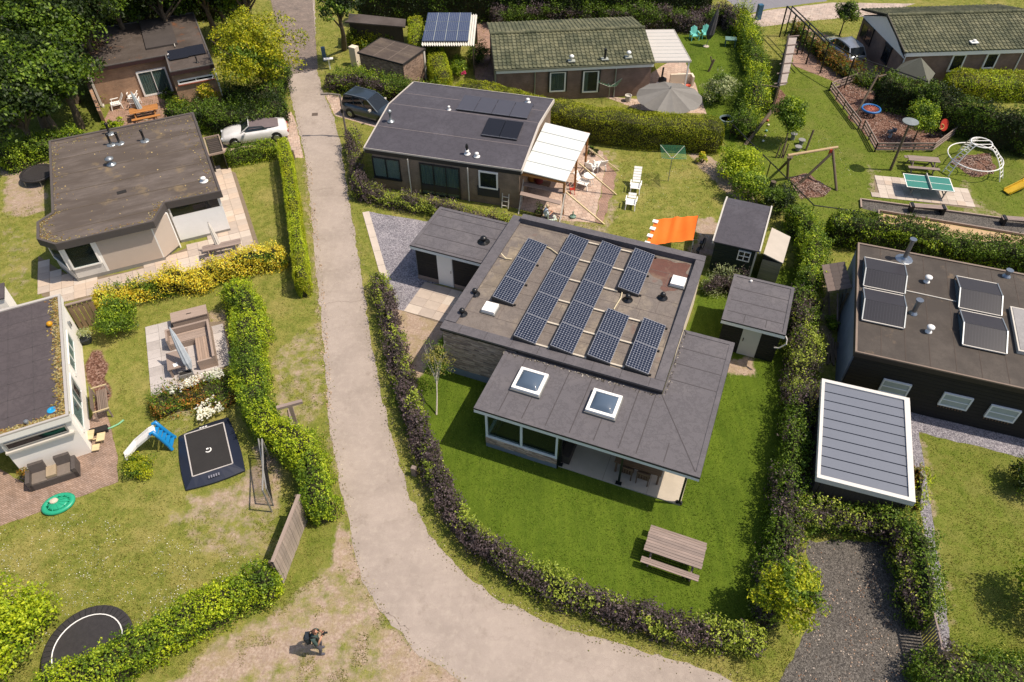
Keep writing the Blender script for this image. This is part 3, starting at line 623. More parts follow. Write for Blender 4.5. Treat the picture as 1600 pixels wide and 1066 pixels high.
# paving pieces -------------------------------------------------------------
def pave(name, pts, sx, sy, yaw, mats, origin=None, gap=.012, h=.03, z=.004, joined=False):
    P = [g(*q) for q in pts]; o = origin or P[0]; c, s_ = cos(R(yaw)), sin(R(yaw)); par = tagit(link(name, None), kind='structure')
    L = [((x-o[0])*c+(y-o[1])*s_, -(x-o[0])*s_+(y-o[1])*c) for x, y in P]
    xs = [q[0] for q in L]; ys = [q[1] for q in L]; vs = []
    for k in range(4):
        mb = MB(); mb.box(-sx/2+gap/2, -sy/2+gap/2, 0, sx/2-gap/2, sy/2-gap/2, h-.004+.003*k); vs.append(mb.mesh('slab', mats[k % len(mats)]))
    par.location = (o[0], o[1], 0); par.rotation_euler = (0, 0, R(yaw)); n = 0
    b = MB(); b.face([(x, y, z) for x, y in L])
    base = link('joint_bed', b.mesh('bed', plain('joint_sand', '#8c7c68', .95, var=.2)), par)
    for i in range(int(math.floor(min(xs)/sx)), int(max(xs)/sx)+1):
        for j in range(int(math.floor(min(ys)/sy)), int(max(ys)/sy)+1):
            cx, cy = (i+.5)*sx, (j+.5)*sy
            if inpoly(np.array([cx]), np.array([cy]), L)[0] and n < 298:
                q = link('slab', random.choice(vs), par, (cx, cy, z+random.uniform(-.004, .004)), random.uniform(-.5, .5)); n += 1
    return par
CS = [plain('slab_a', '#d8cabc', .9, var=.12, vs=2, b=.004), plain('slab_b', '#cbbbad', .9, var=.14, vs=2, b=.004), plain('slab_c', '#c3b4a8', .9, var=.15, vs=2, b=.004), plain('slab_d', '#d4c0ae', .9, var=.13, vs=2, b=.004)]
pave('paved_pad', [(1366, 274.5), (1510, 296), (1520, 327), (1367.5, 306)], .5, .5, -11, CS)
pave('paved_walk', [(60, 400), (58, 440), (66, 463), (100, 472), (142, 466), (300, 420), (386, 409), (404, 380), (368, 270), (334, 258), (352, 320), (330, 372), (200, 425), (120, 438), (90, 420)], .6, .6, 23.4, CS)
pave('stone_terrace', [(227, 512), (266, 507), (350, 502), (362, 556), (345, 584), (268, 608), (237, 622)], .62, .62, 22, [plain('stone_a', '#c8c0bc', .85, var=.15, vs=2), plain('stone_b', '#bcb4b0', .85, var=.18, vs=2), plain('stone_c', '#d0c8c4', .85, var=.15, vs=2)])
pave('paved_step', [(664, 441), (740, 458), (687, 505), (635, 488)], .8, .62, -22, CS)
a_, b_ = g(571.5, 331.5), g(602, 438); L_ = hypot(b_[0]-a_[0], b_[1]-a_[1]); ya_ = degrees(atan2(b_[1]-a_[1], b_[0]-a_[0])); par = tagit(link('slab_row', None, None, (*a_, 0), ya_), kind='structure'); mb = MB(); mb.box(.01, -.2, 0, L_/5-.01, .2, .03); sm_ = mb.mesh('slab', CS[0])
for k in range(5): link('slab', sm_, par, (k*L_/5, 0, 0))
# ================================================================= BUILDINGS
FELT_M = felt('felt_main', '#837972', '#ad9f8a', .6, ('#825c50', .64)); FELT_V = felt('felt_veranda', '#6c686c', '#7a7577', .6)
FELT_T = felt('felt_blue', '#55525a', '#636068', .6); FELT_O = felt('felt_old', '#7a6f68', '#584d44', .47, ('#94805f', .6), streak=(.6, 2.2, 1))
FELT_B = felt('felt_brown', '#5f5750', '#443d38', .48, ('#9c8468', .62)); FELT_S = felt('felt_shed', '#7e7678', '#8e8688', .6); FELT_7 = felt('felt_seven', '#665c56', '#4a4039', .5, ('#84522e', .6))
FELT_W = felt('felt_white_house', '#5c5456', '#685f60', .6); FELT_D = felt('felt_dark_shed', '#5c5048', '#786a5c', .55, streak=(1, 3, 1))
SEAM = plain('seam', '#504b4d', .8, var=.25); SEAM2 = plain('seam_pale', '#9a8e8c', .8, var=.25); SEAMO = plain('seam_old', '#625648', .85, var=.3)
STONE = island('slate_stone', ['#b89c8a', '#d8bca6', '#a08a7a', '#c8b0a0', '#f0d4bc', '#8c7a70'], .85, bmp=1)
BR_B4 = brick('brick_grey_brown', '#9c8674', '#a8927e', '#8a7a6c'); BR_B5 = brick('brick_brown', '#947262', '#a28070', '#8c7e74'); BR_B7 = brick('brick_red_brown', '#b88c6c', '#c89c7a', '#a89480')
BR_12 = brick('brick_rough', '#7a5a48', '#c4a28c', '#a89484', .22, .09, .014); CREAM = plain('cream_render', '#f4e6d0', .8, var=.06, vs=2)
WHITE_R = plain('white_render', hx('#f4efe8', .98), .8, var=.05, vs=2); BLACKBOARD = wood('black_boards', '#222020', .3, ax=0); BLUE_PL = plain('blue_plinth', '#8d97a2', .7, var=.1)
BR_W = plain('white_bricks', hx('#ffffff', .88), .85, var=.05, vs=3, b=.004); TAUPE = plain('taupe_panel', '#d4c4b6', .75, var=.05, vs=2); GREENB = wood('dark_green_boards', '#1c2c28', .3, ax=0)
def slab_roof(t, P, z0, z1, mat, fascia, name='roof', rim=None, rimh=.05, rimw=.14, rim_m=None):
    """flat roof plate with a rim strip round the edge"""
    m = MB(); m.prism(P, z0, z1, 1, 0); o = t.part(name, m, [mat, fascia])
    if rim is not None:
        r = MB(); n = len(P); A = sum(P[i][0]*P[(i+1) % n][1]-P[(i+1) % n][0]*P[i][1] for i in range(n)); sg = 1 if A > 0 else -1
        Q = []
        for i in range(n):
            a, b, c = P[i-1], P[i], P[(i+1) % n]
            d1 = Vector((b[0]-a[0], b[1]-a[1])).normalized(); d2 = Vector((c[0]-b[0], c[1]-b[1])).normalized()
            n1 = Vector((-d1.y, d1.x))*sg; n2 = Vector((-d2.y, d2.x))*sg; k = (n1+n2)/(1+n1.dot(n2)); Q.append((b[0]+k.x*rimw, b[1]+k.y*rimw))
        for i in rim if rim != 'all' else range(n):
            j = (i+1) % n; a, b, c, d = P[i], P[j], Q[j], Q[i]
            R_ = [(*a, z1+.001), (*b, z1+.001), (*c, z1+.001), (*d, z1+.001), (a[0], a[1], z1+rimh), (b[0], b[1], z1+rimh), (c[0], c[1], z1+rimh*.8), (d[0], d[1], z1+rimh*.8)]
            if sg < 0: R_ = [R_[q] for q in (3, 2, 1, 0, 7, 6, 5, 4)]
            r.hexa(R_)
        t.part('roof_edge', r, rim_m or mat, o)
    return o
def seams(t, o, segs, z, mat=None, w_=.035, h_=.006):
    m = MB()
    for a, b in segs: m.beam((a[0], a[1], z+h_/2), (b[0], b[1], z+h_/2), w_, h_)
    t.part('felt_seams', m, mat or SEAM, o, stuff=True)
def vent(t, o, x, y, z, kind='black', name='roof_vent', s=1.):
    m = MB()
    if kind == 'black': m.lathe(x, y, [(.34*s, z+.002), (.34*s, z+.012), (.09*s, z+.05), (.09*s, z+.16), (.17*s, z+.17), (.18*s, z+.25), (.12*s, z+.33), (.02*s, z+.36)], 12, 1); mt = [MT['pipe_grey'], plain('vent_black', '#202022', .35)]; m.m = [0 if i < 12 else 1 for i in range(len(m.m))]; mt[0] = FELT_M
    elif kind == 'white': m.lathe(x, y, [(.2*s, z), (.2*s, z+.03), (.06*s, z+.06), (.06*s, z+.16), (.13*s, z+.18), (.12*s, z+.25), (.02*s, z+.29)], 12); mt = MT['white_paint']
    elif kind == 'flue': m.lathe(x, y, [(.26*s, z), (.24*s, z+.03), (.12*s, z+.1), (.075*s, z+.14), (.075*s, z+.62*s), (.13*s, z+.63*s), (.15*s, z+.7*s), (.15*s, z+.76*s), (.05*s, z+.86*s)], 12); mt = MT['zinc']
    elif kind == 'pipe': m.lathe(x, y, [(.17*s, z), (.16*s, z+.03), (.055*s, z+.06), (.055*s, z+.5*s), (.075*s, z+.51*s), (.075*s, z+.56*s)], 10); mt = MT['black']
    m.mesh
    return t.part(name, m, mt, o, smooth=True)
def skylight(t, o, x0, y0, x1, y1, z, kind='dome'):
    m = MB(); fw2 = .13
    m.box(x0-.05, y0-.05, z, x1+.05, y1+.05, z+.1, 1)
    for a in ((x0, y0, x1, y0+fw2), (x0, y1-fw2, x1, y1), (x0, y0+fw2, x0+fw2, y1-fw2), (x1-fw2, y0+fw2, x1, y1-fw2)): m.box(a[0], a[1], z+.1, a[2], a[3], z+.22)
    f = t.part('skylight', m, [MT['white_paint'], MT['lead']], o)
    d = MB(); cx, cy = (x0+x1)/2, (y0+y1)/2
    def fn(u, v):
        a, b = u*2-1, v*2-1; h = (1-abs(a)**2.2)*(1-abs(b)**2.2); return (cx+a*(x1-x0-2*fw2)/2, cy+b*(y1-y0-2*fw2)/2, z+.2+.2*h**.6)
    d.grid(fn, 10, 10); k, tt, pp = (None,)*3
    t.part('dome', d, glass('dome_glass', (.1, .14, .2, 1), .8), f, smooth=True)
    b = MB(); b.box(x0+fw2, y0+fw2, z+.101, x1-fw2, y1-fw2, z+.115); t.part('light_shaft', b, plain('shaft', '#343c46', .5), f)
def hatch(t, o, cx, cy, z, s=.75, a=0):
    m = MB(); m.obox(cx, cy, z, s+.1, s+.1, .06, a, 1); m.obox(cx, cy, z+.06, s, s, .14, a); t.part('roof_hatch', m, [MT['white_paint'], MT['lead']], o)
# ---- main house
B = T('modern_house', 'modern flat-roofed house with rows of dark solar panels on its roof and a covered terrace', 'house', *g(871, 729), -21.8)
def L1(q, z): return B.l(*q, z)
XD, YD = L1((687.5, 511), 3.0); XB, YB = L1((1102.5, 405), 3.05); XC = XB
xf, yf = L1((740, 637.8), 2.7); xg, yg = L1((1093.7, 747), 2.7); xh, yh = L1((1147, 536), 2.7)
y0h = YD+.08; ZU = -.08
w_ = MB(); w_.box(XD+.08, y0h, 0, XB-.06, YB-.05, 2.86); W0 = B.part('wall', w_, CREAM)
r_ = MB(); r_.box(XD, YD, 2.861, XB, YB, 2.94, 0); up_ = MB(); up_.box(xf+.5, YD-.0, 2.6, XB-.001, YD+.079, 2.86); up_.box(XB-.059, YD+.08, 2.6, XB+.02, YD+4.2, 2.86)
roof = B.part('roof', r_, [FELT_M]); B.part('upstand', up_, plain('upstand_dark', '#3c3636', .8), roof)
rm = MB()
rm.box(XD, YD-.03, 2.941, XB+.02, YD+.5, 2.99); rm.box(XD, YD+.5, 2.941, XD+.55, YB, 3.03); rm.box(XD+.55, YB-.42, 2.941, XB, YB, 3.24); rm.hexa([(XB-.42, YD+.5, 2.941), (XB+.02, YD+.5, 2.941), (XB+.02, YB-.42, 2.941), (XB-.42, YB-.42, 2.941), (XB-.42, YD+.5, 3.0), (XB+.02, YD+.5, 3.0), (XB+.02, YB-.42, 3.22), (XB-.42, YB-.42, 3.22)])
B.part('parapet', rm, FELT_V, roof)
# stone cladding strips on the wall facing the lawn (west part) and the plinth
Wf = B.wall((XD+.08, y0h), (xf+.35, y0h)); cl = MB()
for row in range(50):
    z0 = .42+row*.048; q = -random.random()*.3
    while q < Wf.L:
        l = random.uniform(.16, .42); a, b = max(q, 0), min(q+l, Wf.L)
        if b-a > .03: Wf.box(cl, a+.003, b-.003, z0, z0+.044, .002, random.uniform(.012, .045))
        q += l
B.part('stone_cladding', cl, STONE, W0, stuff=True)
pl = MB(); Wf.box(pl, 0, Wf.L, 0, .415, .001, .03); B.part('plinth', pl, BLUE_PL, W0)
ec = MB(); ec.box(XD, YD, 2.78, xf+.6, YD+.07, 2.86); B.part('roof_trim', ec, MT['black'], roof)
# low roof, L-shaped
LP = [(xf, yf), (xg, yg), (xg, yh), (XB+.06, yh), (XB+.06, YD+.02), (xf, YD+.02)]
lo = slab_roof(B, LP, 2.44, 2.69, FELT_V, MT['fascia_grey'], 'veranda_roof', rim=[0, 1, 2, 5], rimh=.03, rimw=.2)
tr = MB(); tr.box(xf-.012, yf-.012, 2.64, xg+.012, yf-.001, 2.71); tr.box(xg+.001, yf-.01, 2.64, xg+.012, yh, 2.71); B.part('roof_trim', tr, MT['black'], lo)
sg_ = []
for k in range(1, 9):
    x = xf+k*1.02; sg_.append(((x, yf+.2), (x, YD-.02)))
for k in range(1, 8): y = YD+k*1.0; sg_.append(((XB+.1, y), (xg-.2, y)))
sg_ = [s for s in sg_ if s[0][0] < XB-.3 or s[0][1] > YD]; sg_.append(((XB+.03, YD), (xg-.2, yf+.2)))
sg_ += [((XB-.2, yf+.2), (XB-.2, YD-.05)), ((XB+.9, yf+.2), (XB+.9, yf+1.2))]
seams(B, lo, [s for s in sg_ if max(s[0][1], s[1][1]) < yh-.1], 2.691)
dirt = MB()
for k in range(150):
    x = XD+3+(XB-XD-3)*random.random(); dirt.obox(x, YD-.08-abs(random.gauss(0, .06)), 2.692, random.uniform(.02, .08), random.uniform(.02, .05), .015, random.random()*180)
for k in range(70): dirt.obox(XB+.12+abs(random.gauss(0, .05)), YD+random.random()*4, 2.692, .04, .04, .012, random.random()*180)
B.part('roof_debris', dirt, island('debris', ['#d8d0c4', '#8c8478', '#4c4640', '#3c3834']), lo, stuff=True)
for pa, pb in (((800, 607), (856, 590)), ((916, 640), (971, 626))):
    x0, y0 = L1(pa, 2.7); x1, y1 = L1(pb, 2.8); cx, cy = (x0+x1)/2, (y0+y1)/2
    skylight(B, lo, cx-.62, cy-.62, cx+.62, cy+.62, 2.692)
# high roof details
for q, zz in (((742, 457), 3.06), ((722, 488), 3.06), ((981, 466), 3.06), ((1035.5, 463), 3.06)): vent(B, roof, *L1(q, zz), 2.945, s=.75)
hatch(B, roof, *L1((766, 481), 3.08), 2.945, .62); hatch(B, roof, *L1((1060, 440), 3.08), 2.945, .66)
ss = []
for k in range(1, 9): y = YD+.5+k*1.0; ss.append(((XD+.6, y), (XB-.45, y)))
for k in range(22): x = XD+.8+random.random()*9; y = YD+.5+random.randrange(0, 8); ss.append(((x, y), (x, y+1)))
for k in range(8): x = XD+.9+k*1.25; ss.append(((x, YD+.02), (x, YD+.5)))
seams(B, roof, ss[:30], 2.941, plain('seam_main', '#716661', .8, var=.2), .022)
pm = [s for s in ss[30:]]
seams(B, roof, pm, 2.991, SEAM, .02)
cb = MB(); q = [L1(p, 2.98) for p in ((783, 401), (790, 404.5), (800, 405.5))]; cb.path([(*q[0], 3.1), (*q[0], 3.16), (*q[1], 3.0), (*q[2], 2.99)], .04); B.part('cable', cb, plain('cable_cream', '#e8d8b4', .6), roof)
cb = MB(); q = [L1(p, 2.98) for p in ((853, 386), (860, 389), (868, 395), (872, 398))]; cb.path([(*a, 3.0) for a in q], .035); B.part('cable', cb, MT['cable_cream'] if 'cable_cream' in MT else None, roof)
cb = MB(); q = [L1(p, 2.98) for p in ((972, 457), (970, 466), (963, 477), (959, 484))]; cb.path([(*a, 3.0) for a in q], .03); B.part('cable', cb, MT['cable_cream'], roof)
stn = MB(); stn.face([(x, y, 2.9425) for x, y in ragged([(XB-3.4, YB-1.2), (XB-2.2, YB-.6), (XB-.7, YB-.6), (XB-.6, YB-2.2), (XB-1.3, YB-2.9), (XB-2.2, YB-1.8)], .15, .28)]); B.part('rust_stain', stn, felt('felt_rust', '#7c5c52', '#6c463c', .5, ('#94806c', .56)), roof)
stn = MB(); stn.face([(x, y, 2.9425) for x, y in ragged([(XD+.8, YD+3.2), (XD+1.7, YD+3.6), (XD+1.9, YD+6.5), (XD+1.0, YD+7.4), (XD+.7, YD+5)], .15, .3)]); B.part('dust_stain', stn, felt('felt_dust', '#958878', '#7c7268', .5, ('#b4a48c', .52)), roof)
# solar arrays on the high roof
pvm, t, p = nodes('solar_cells'); tc = N(t, 'TexCoord'); sx = N(t, 'SeparateXYZ'); t.links.new(tc.outputs['Object'], sx.inputs[0])
def mth(op, a, b=None, c=None):
    n = N(t, 'Math', operation=op)
    for i, v_ in enumerate((a, b, c)):
        if v_ is None: continue
        if isinstance(v_, (int, float)): n.inputs[i].default_value = v_
        else: t.links.new(v_, n.inputs[i])
    return n.outputs[0]
CELL = .1265
fx = mth('ABSOLUTE', mth('SUBTRACT', mth('FRACT', mth('DIVIDE', sx.outputs[0], CELL)), .5)); fy = mth('ABSOLUTE', mth('SUBTRACT', mth('FRACT', mth('DIVIDE', sx.outputs[1], CELL)), .5))
ins = mth('MULTIPLY', mth('LESS_THAN', mth('MAXIMUM', fx, fy), .482), mth('LESS_THAN', mth('ADD', fx, fy), .84))
col = mixc(t, ins, hx('#ccd0da'), hx('#1b2236')); t.links.new(col, p.inputs['Base Color']); p.inputs['Roughness'].default_value = .12; p.inputs['Coat Weight'].default_value = .5
ALU = plain('aluminium', '#c4c4c8', .35, metal=.6, var=.05); DKPL = plain('panel_deflector', '#33363c', .5, var=.1)
PL_, PW = 1.559, 1.046
pv = MB(); pv.box(0, 0, 0, PW-.034, PL_-.04, .03); pvmesh = pv.mesh('cells', pvm)
pf = MB()
for a in ((0, 0, PW, .018), (0, PL_-.018, PW, PL_), (0, .018, .018, PL_-.018), (PW-.018, .018, PW, PL_-.018)): pf.box(a[0], a[1], -.005, a[2], a[3], .034)
pfmesh = pf.mesh('panel_frame', ALU)
TILT = R(9)
def array(label, ptop, n):
    """column of n panels hung from the far high corner ptop"""
    x, y = L1(ptop, 3.25); X, Y = B.x+cos(B.a)*x-sin(B.a)*y, B.y+sin(B.a)*x+cos(B.a)*y
    t_ = T('solar_array', label, 'solar panels', X, Y, -21.8, 'solar panel rows on the flat roof', 2.95)
    for k in range(n):
        f = link('solar_panel', pfmesh, t_.o, (0, -(k+1)*(PL_+.025), .28)); f.rotation_euler = (0, TILT, 0)
        c = link('solar_cells', pvmesh, f, (.017, .02, .002))
    yb = -n*(PL_+.025)
    d = MB(); d.hexa([(-.05, yb, 0), (.0, yb, 0), (0, 0, 0), (-.05, 0, 0), (-.012, yb, .275), (-.004, yb, .275), (-.004, 0, .275), (-.012, 0, .275)]); t_.part('wind_deflector', d, DKPL)
    for yy in (yb-.03, -.0):
        e = MB(); e.hexa([(-.02, yy, 0), (1.05, yy, 0), (1.05, yy+.02, 0), (-.02, yy+.02, 0), (-.02, yy, .27), (1.05, yy, .1), (1.05, yy+.02, .1), (-.02, yy+.02, .27)]); t_.part('end_plate', e, DKPL)
    rl = MB()
    for k in range(n+1): rl.beam((-.04, yb+k*(PL_+.025)-.0+(.06 if k == 0 else 0), .03), (1.62, yb+k*(PL_+.025)+(.06 if k == 0 else 0), .03), .07, .05)
    return t_, rl, n, yb
ARR = [('three-panel solar row nearest the garage on the left side of the flat roof', (825.6, 371.5), 3, 0), ('long solar row of five panels, second from the left and beside the three-panel row', (891, 364.5), 5, 1), ('long solar row of five panels in the middle, right of the other long row', (941.3, 375.8), 5, 1),
       ('short two-panel solar row nearest the white hatch at the far edge', (992.6, 387), 2, 0), ('short two-panel solar row at the near edge beside the long middle row', (950.2, 480.8), 2, 1), ('short two-panel solar row at the near right corner of the roof', (1006.3, 495.5), 2, 0)]
for lb, q, n, rails in ARR:
    t_, rl, n, yb = array(lb, q, n)
    for k in range(n+1):
        r2 = MB(); yy = yb+k*(PL_+.025)+(.08 if k == 0 else -.08 if k == n else 0)
        if rails: r2.beam((1.03, yy, .05), (1.72, yy, .05), .085, .05)
        else: r2.box(1.04, yy-.04, 0, 1.14, yy+.04, .06)
        t_.part('mounting_rail', r2, plain('rail_cream', '#e4d8c4', .5) if rails else MT['black'])
# garage part
xa, ya = L1((640, 383), 2.5); xb, yb_ = L1((692, 324), 2.5)
GPo = [(xa, ya), (XD+.0, ya), (XD+.0, yb_), (xa, yb_)]
gw = MB(); gw.box(xa+.1, ya+.32, 0, XD+.078, yb_-.1, 2.26); Wg = B.part('garage_wall', gw, plain('garage_render', '#8e8e92', .8, var=.1))
gr = slab_roof(B, GPo, 2.26, 2.47, FELT_V, MT['fascia_grey'], 'garage_roof', rim=[0, 2, 3], rimh=.035, rimw=.18)
tr = MB(); tr.box(xa-.012, ya-.012, 2.44, XD, ya-.001, 2.49); B.part('roof_trim', tr, MT['black'], gr)
seams(B, gr, [((xa+.2, ya+k*.95), (XD-.02, ya+k*.95)) for k in (.25, 1.2, 2.2, 3.1)]+[((xa+1.2, ya), (xa+1.2, ya+.25)), ((xa+2.4, ya), (xa+2.4, ya+.25))], 2.471)
vent(B, gr, *L1((755.5, 375), 2.6), 2.47)
GW = B.wall((xa+.1, ya+.32), (XD+.08, ya+.32))
s1, z1 = GW.hit(682.5, 402); s2, z2 = GW.hit(709.5, 450); bd = MB()
def boards(W, s0, s1, z0, z1, mat, name='board', h=.16, d0=.001, d1=.025, par=None, gap=.012):
    n = max(1, int(round((z1-z0)/h))); h = (z1-z0)/n; m = MB(); m0 = W.pt(s0, 0, 0); W2 = None
    me_ = MB(); W.box(me_, s0, s1, 0, h-gap, d0, d1); mesh = me_.mesh(name, mat)
    for k in range(n): link(name, mesh, par if par is not None else W.t.o, (0, 0, z0+k*h))
boards(GW, .04, s1-.03, .3, 2.25, BLACKBOARD); boards(GW, s2+.05, GW.L-.02, .3, 2.25, BLACKBOARD)
gp = MB(); GW.box(gp, 0, s1-.03, 0, .29, .001, .02); GW.box(gp, s2+.05, GW.L, 0, .29, .001, .02); B.part('plinth', gp, plain('plinth_pink', '#b09c90', .8), Wg)
dm = MB(); GW.box(dm, s1, s2, .03, 2.2, .001, .035); do = B.part('garage_door', dm, MT['white_paint']); hm = MB(); GW.box(hm, s2-.12, s2-.08, 1.0, 1.16, .036, .07); B.part('handle', hm, MT['steel'], do)
# glazed corner room below the low roof
xw0 = L1((758, 700), 0)[0]; yw0 = yf+.22; xw1 = L1((872, 731), 0)[0]-.06
lw = MB(); lw.box(xw0, yw0, .0, xw1, yw0+.22, .28, 1); lw.box(xw0, yw0+.22, 0, xw0+.22, y0h, .28, 1); lw.box(xw0+.005, yw0+.005, .28, xw1, yw0+.2, .66); lw.box(xw0+.005, yw0+.2, .28, xw0+.2, y0h, .66)
low = B.part('low_wall', lw, [brick('stone_low', '#8c7468', '#b89c88', '#6c5c56', .28, .05, .008), BLUE_PL])
def strips(W, s0, s1, z0, rows):
    m = MB()
    for r in range(rows):
        q = s0
        while q < s1: l = random.uniform(.15, .35); W.box(m, q+.003, min(q+l, s1)-.003, z0+r*.048, z0+r*.048+.044, .001, random.uniform(.01, .03)); q += l
    return m
WL = B.wall((xw0, yw0), (xw1, yw0)); B.part('stone_cladding', strips(WL, 0, WL.L, .29, 8), STONE, low, stuff=True)
fr = MB(); wz0, wz1 = .66, 2.44
fr.box(xw0, yw0, wz0, xw1, yw0+.14, wz0+.1); fr.box(xw0, yw0+.14, wz0, xw0+.12, y0h, wz0+.1)
for x in (xw0, (xw0+xw1)/2-.05, xw1-.1): fr.box(x, yw0+.01, wz0+.1, x+.1, yw0+.13, wz1-.001)
for y in (yw0+1.1, yw0+2.2): fr.box(xw0+.01, y, wz0+.1, xw0+.11, y+.08, wz1-.001)
wf = B.part('window_band', fr, MT['fascia_grey'])
for a, b in ((xw0+.1, (xw0+xw1)/2-.05), ((xw0+xw1)/2+.05, xw1-.1)): q = MB(); q.box(a, yw0+.06, wz0+.1, b, yw0+.07, wz1); B.part('pane', q, MT['clear_glass'], wf)
for a, b in ((yw0+.14, yw0+1.1), (yw0+1.18, yw0+2.2), (yw0+2.28, y0h)): q = MB(); q.box(xw0+.05, a, wz0+.1, xw0+.06, b, wz1); B.part('pane', q, MT['clear_glass'], wf)
fl = MB(); fl.box(xw0+.22, yw0+.22, .02, xw1, y0h-.01, .08); B.part('floor', fl, plain('room_floor', '#46532c', .5, var=.3))
iw = MB(); iw.box(xw1, yw0, 0, xw1+.06, y0h, 2.435); B.part('inner_wall', iw, MT['dark_glass'])
# posts and slab of the terrace
xs0, ys0 = L1((872, 733), 0); xs1 = L1((1061, 796), 0)[0]
sl_ = MB(); sl_.box(xw1+.06, yw0+.12, .0, xs1, yh-.4, .07); sb = B.part('terrace_slab', sl_, MT['concrete'])
sj = MB()
for x in (xw1+2.0, xw1+3.9): sj.box(x, yw0+.13, .071, x+.015, y0h, .074)
sj.box(xw1+.1, yw0+1.8, .071, xs1-.02, yw0+1.815, .074); B.part('joint', sj, plain('joint_dark', '#8c8278', .9), sb, stuff=True)
for q in ((872.5, 731), (964.5, 761), (1060, 794)):
    x, y = L1(q, 0.07); x = min(x, xs1-.07); y = yw0+.2; pm_ = MB(); pm_.box(x-.045, y-.045, .08, x+.045, y+.045, 2.439); po = B.part('post', pm_, MT['dark_paint'])
    bm = MB(); bm.box(x-.13, y-.08, .071, x+.13, y+.08, .11); [bm.box(x+a-.03, y-.05, .11, x+a+.03, y+.05, .17) for a in (-.09, .09)]; B.part('foot', bm, MT['dark_paint'], po)
# back glazing of the terrace
BW = B.wall((xw1+.06, y0h), (XB-.06, y0h)); window(BW, .1, 2.4, .1, 2.3, MT['dark_paint'], MT['dark_glass'], cols=2); 
EW = B.wall((XB-.06, YD), (XB-.06, YB)); 
# terrace furniture under the roof
def chair(name, label, x, y, yaw, mat, z=0., w=.5, d=.5, sh=.43, bh=.9, group=None, slats=True, arms=False):
    t_ = T(name, label, 'chair', x, y, yaw, group, z)
    for i, (a, b) in enumerate(((-1, -1), (1, -1), (1, 1), (-1, 1))): m = MB(); m.beam((a*(w/2-.03), b*(d/2-.03), 0), (a*(w/2-.03), b*(d/2-.03)*(1 if b < 0 else 1.15), sh if b < 0 else bh), .045); t_.part('leg', m, mat)
    m = MB()
    for k in range(5): m.box(-w/2, -d/2+k*d/5+.008, sh-.02, w/2, -d/2+(k+1)*d/5-.008, sh+.01)
    t_.part('seat', m, mat); m = MB()
    for k in range(5): xx = -w/2+.06+k*(w-.12)/4; m.beam((xx, d/2, sh+.05), (xx, d/2+.05, bh-.05), .045, .02)
    m.box(-w/2, d/2+.02, bh-.08, w/2, d/2+.06, bh); t_.part('backrest', m, mat)
    if arms:
        for a in (-1, 1): m = MB(); m.box(a*w/2-.03, -d/2, sh+.18, a*w/2+.03, d/2+.03, sh+.215); m.box(a*w/2-.02, -d/2, sh, a*w/2+.02, -d/2+.04, sh+.18); t_.part('armrest', m, mat)
    return t_
BX = lambda x, y: (B.x+cos(B.a)*x-sin(B.a)*y, B.y+sin(B.a)*x+cos(B.a)*y)
for q, lb in (((980, 733), 'left wooden chair under the terrace roof of the solar house'), ((1006, 742), 'right wooden chair under the terrace roof of the solar house')):
    chair('terrace_chair', lb, *g(*q, .5), -21.8+180, MT['brown_wood'], .07, .55, .5, group='wooden chairs at the terrace table')
tx = g(1000, 722, .7); tt_ = T('terrace_table', 'dark brown table mostly hidden under the terrace roof', 'table', *tx, -21.8, z=.07); m = MB(); m.box(-1., -.45, .68, 1., .45, .73); tt_.part('tabletop', m, MT['brown_wood'])
for a, b in ((-1, -1), (1, -1), (1, 1), (-1, 1)): m = MB(); m.box(a*.9-.04, b*.38-.04, 0, a*.9+.04, b*.38+.04, .68); tt_.part('leg', m, MT['brown_wood'])
ct = T('storage_bench', 'dark brown cabinet with pale top beside the left terrace post', 'cabinet', *g(886, 697, .3), -21.8, z=.07); m = MB(); m.box(-.35, -.75, 0, .35, .75, .5); ct.part('body', m, MT['dark_wood']); m = MB(); m.box(-.38, .1, .501, .38, .78, .56); ct.part('lid', m, MT['tan_wood'])
# ---- garden outbuilding of the main house
G1 = T('garden_outbuilding', 'small flat grey-roofed outbuilding with white fascia and white door beside the lawn', 'shed', *g(1148, 554), -21.8)
x0, y0 = G1.l(1127.5, 498.3, 2.35); x1, y1 = G1.l(1242, 449.5, 2.35)
o = slab_roof(G1, [(x0, y0), (x1, y0), (x1, y1), (x0, y1)], 2.08, 2.3, FELT_V, MT['white_paint'], rim='all', rimh=.04, rimw=.15)
m = MB(); m.box(x0-.012, y0-.012, 2.27, x1+.012, y0-.001, 2.325); m.box(x1+.001, y0, 2.27, x1+.012, y1, 2.325); G1.part('roof_trim', m, MT['black'], o)
seams(G1, o, [((x0+.15, y0+k), (x1-.15, y0+k)) for k in (.75, 1.6, 2.5)]+[((x0+1, y0), (x0+1, y0+.75)), ((x0+2, y0), (x0+2, y0+.75))], 2.301)
m = MB(); m.box(x0+.12, y0+.45, 0, x1-.12, y1-.12, 2.08); G1.part('wall', m, plain('shed_black', '#22241f', .8, var=.15))
W = G1.wall((x0+.12, y0+.45), (x1-.12, y0+.45)); s1, z1 = W.hit(1150, 552); s2, _ = W.hit(1178, 558)
boards(W, .01, s1-.02, .15, 2.06, BLACKBOARD, h=.15); boards(W, s2+.02, W.L-.01, .15, 2.06, BLACKBOARD, h=.15)
m = MB(); W.box(m, s1, s2, .03, 2.07, .001, .04); d_ = G1.part('door', m, plain('door_pale', '#dcdad4', .5, var=.04)); m = MB(); W.box(m, s1+.1, s1+.14, .95, 1.15, .041, .08); G1.part('handle', m, MT['black'], d_)
m = MB(); m.lathe(*G1.l(1174, 438, 2.4), [(.06, 2.3), (.07, 2.38), (.02, 2.42)], 8); G1.part('roof_vent', m, MT['white_paint'], o)
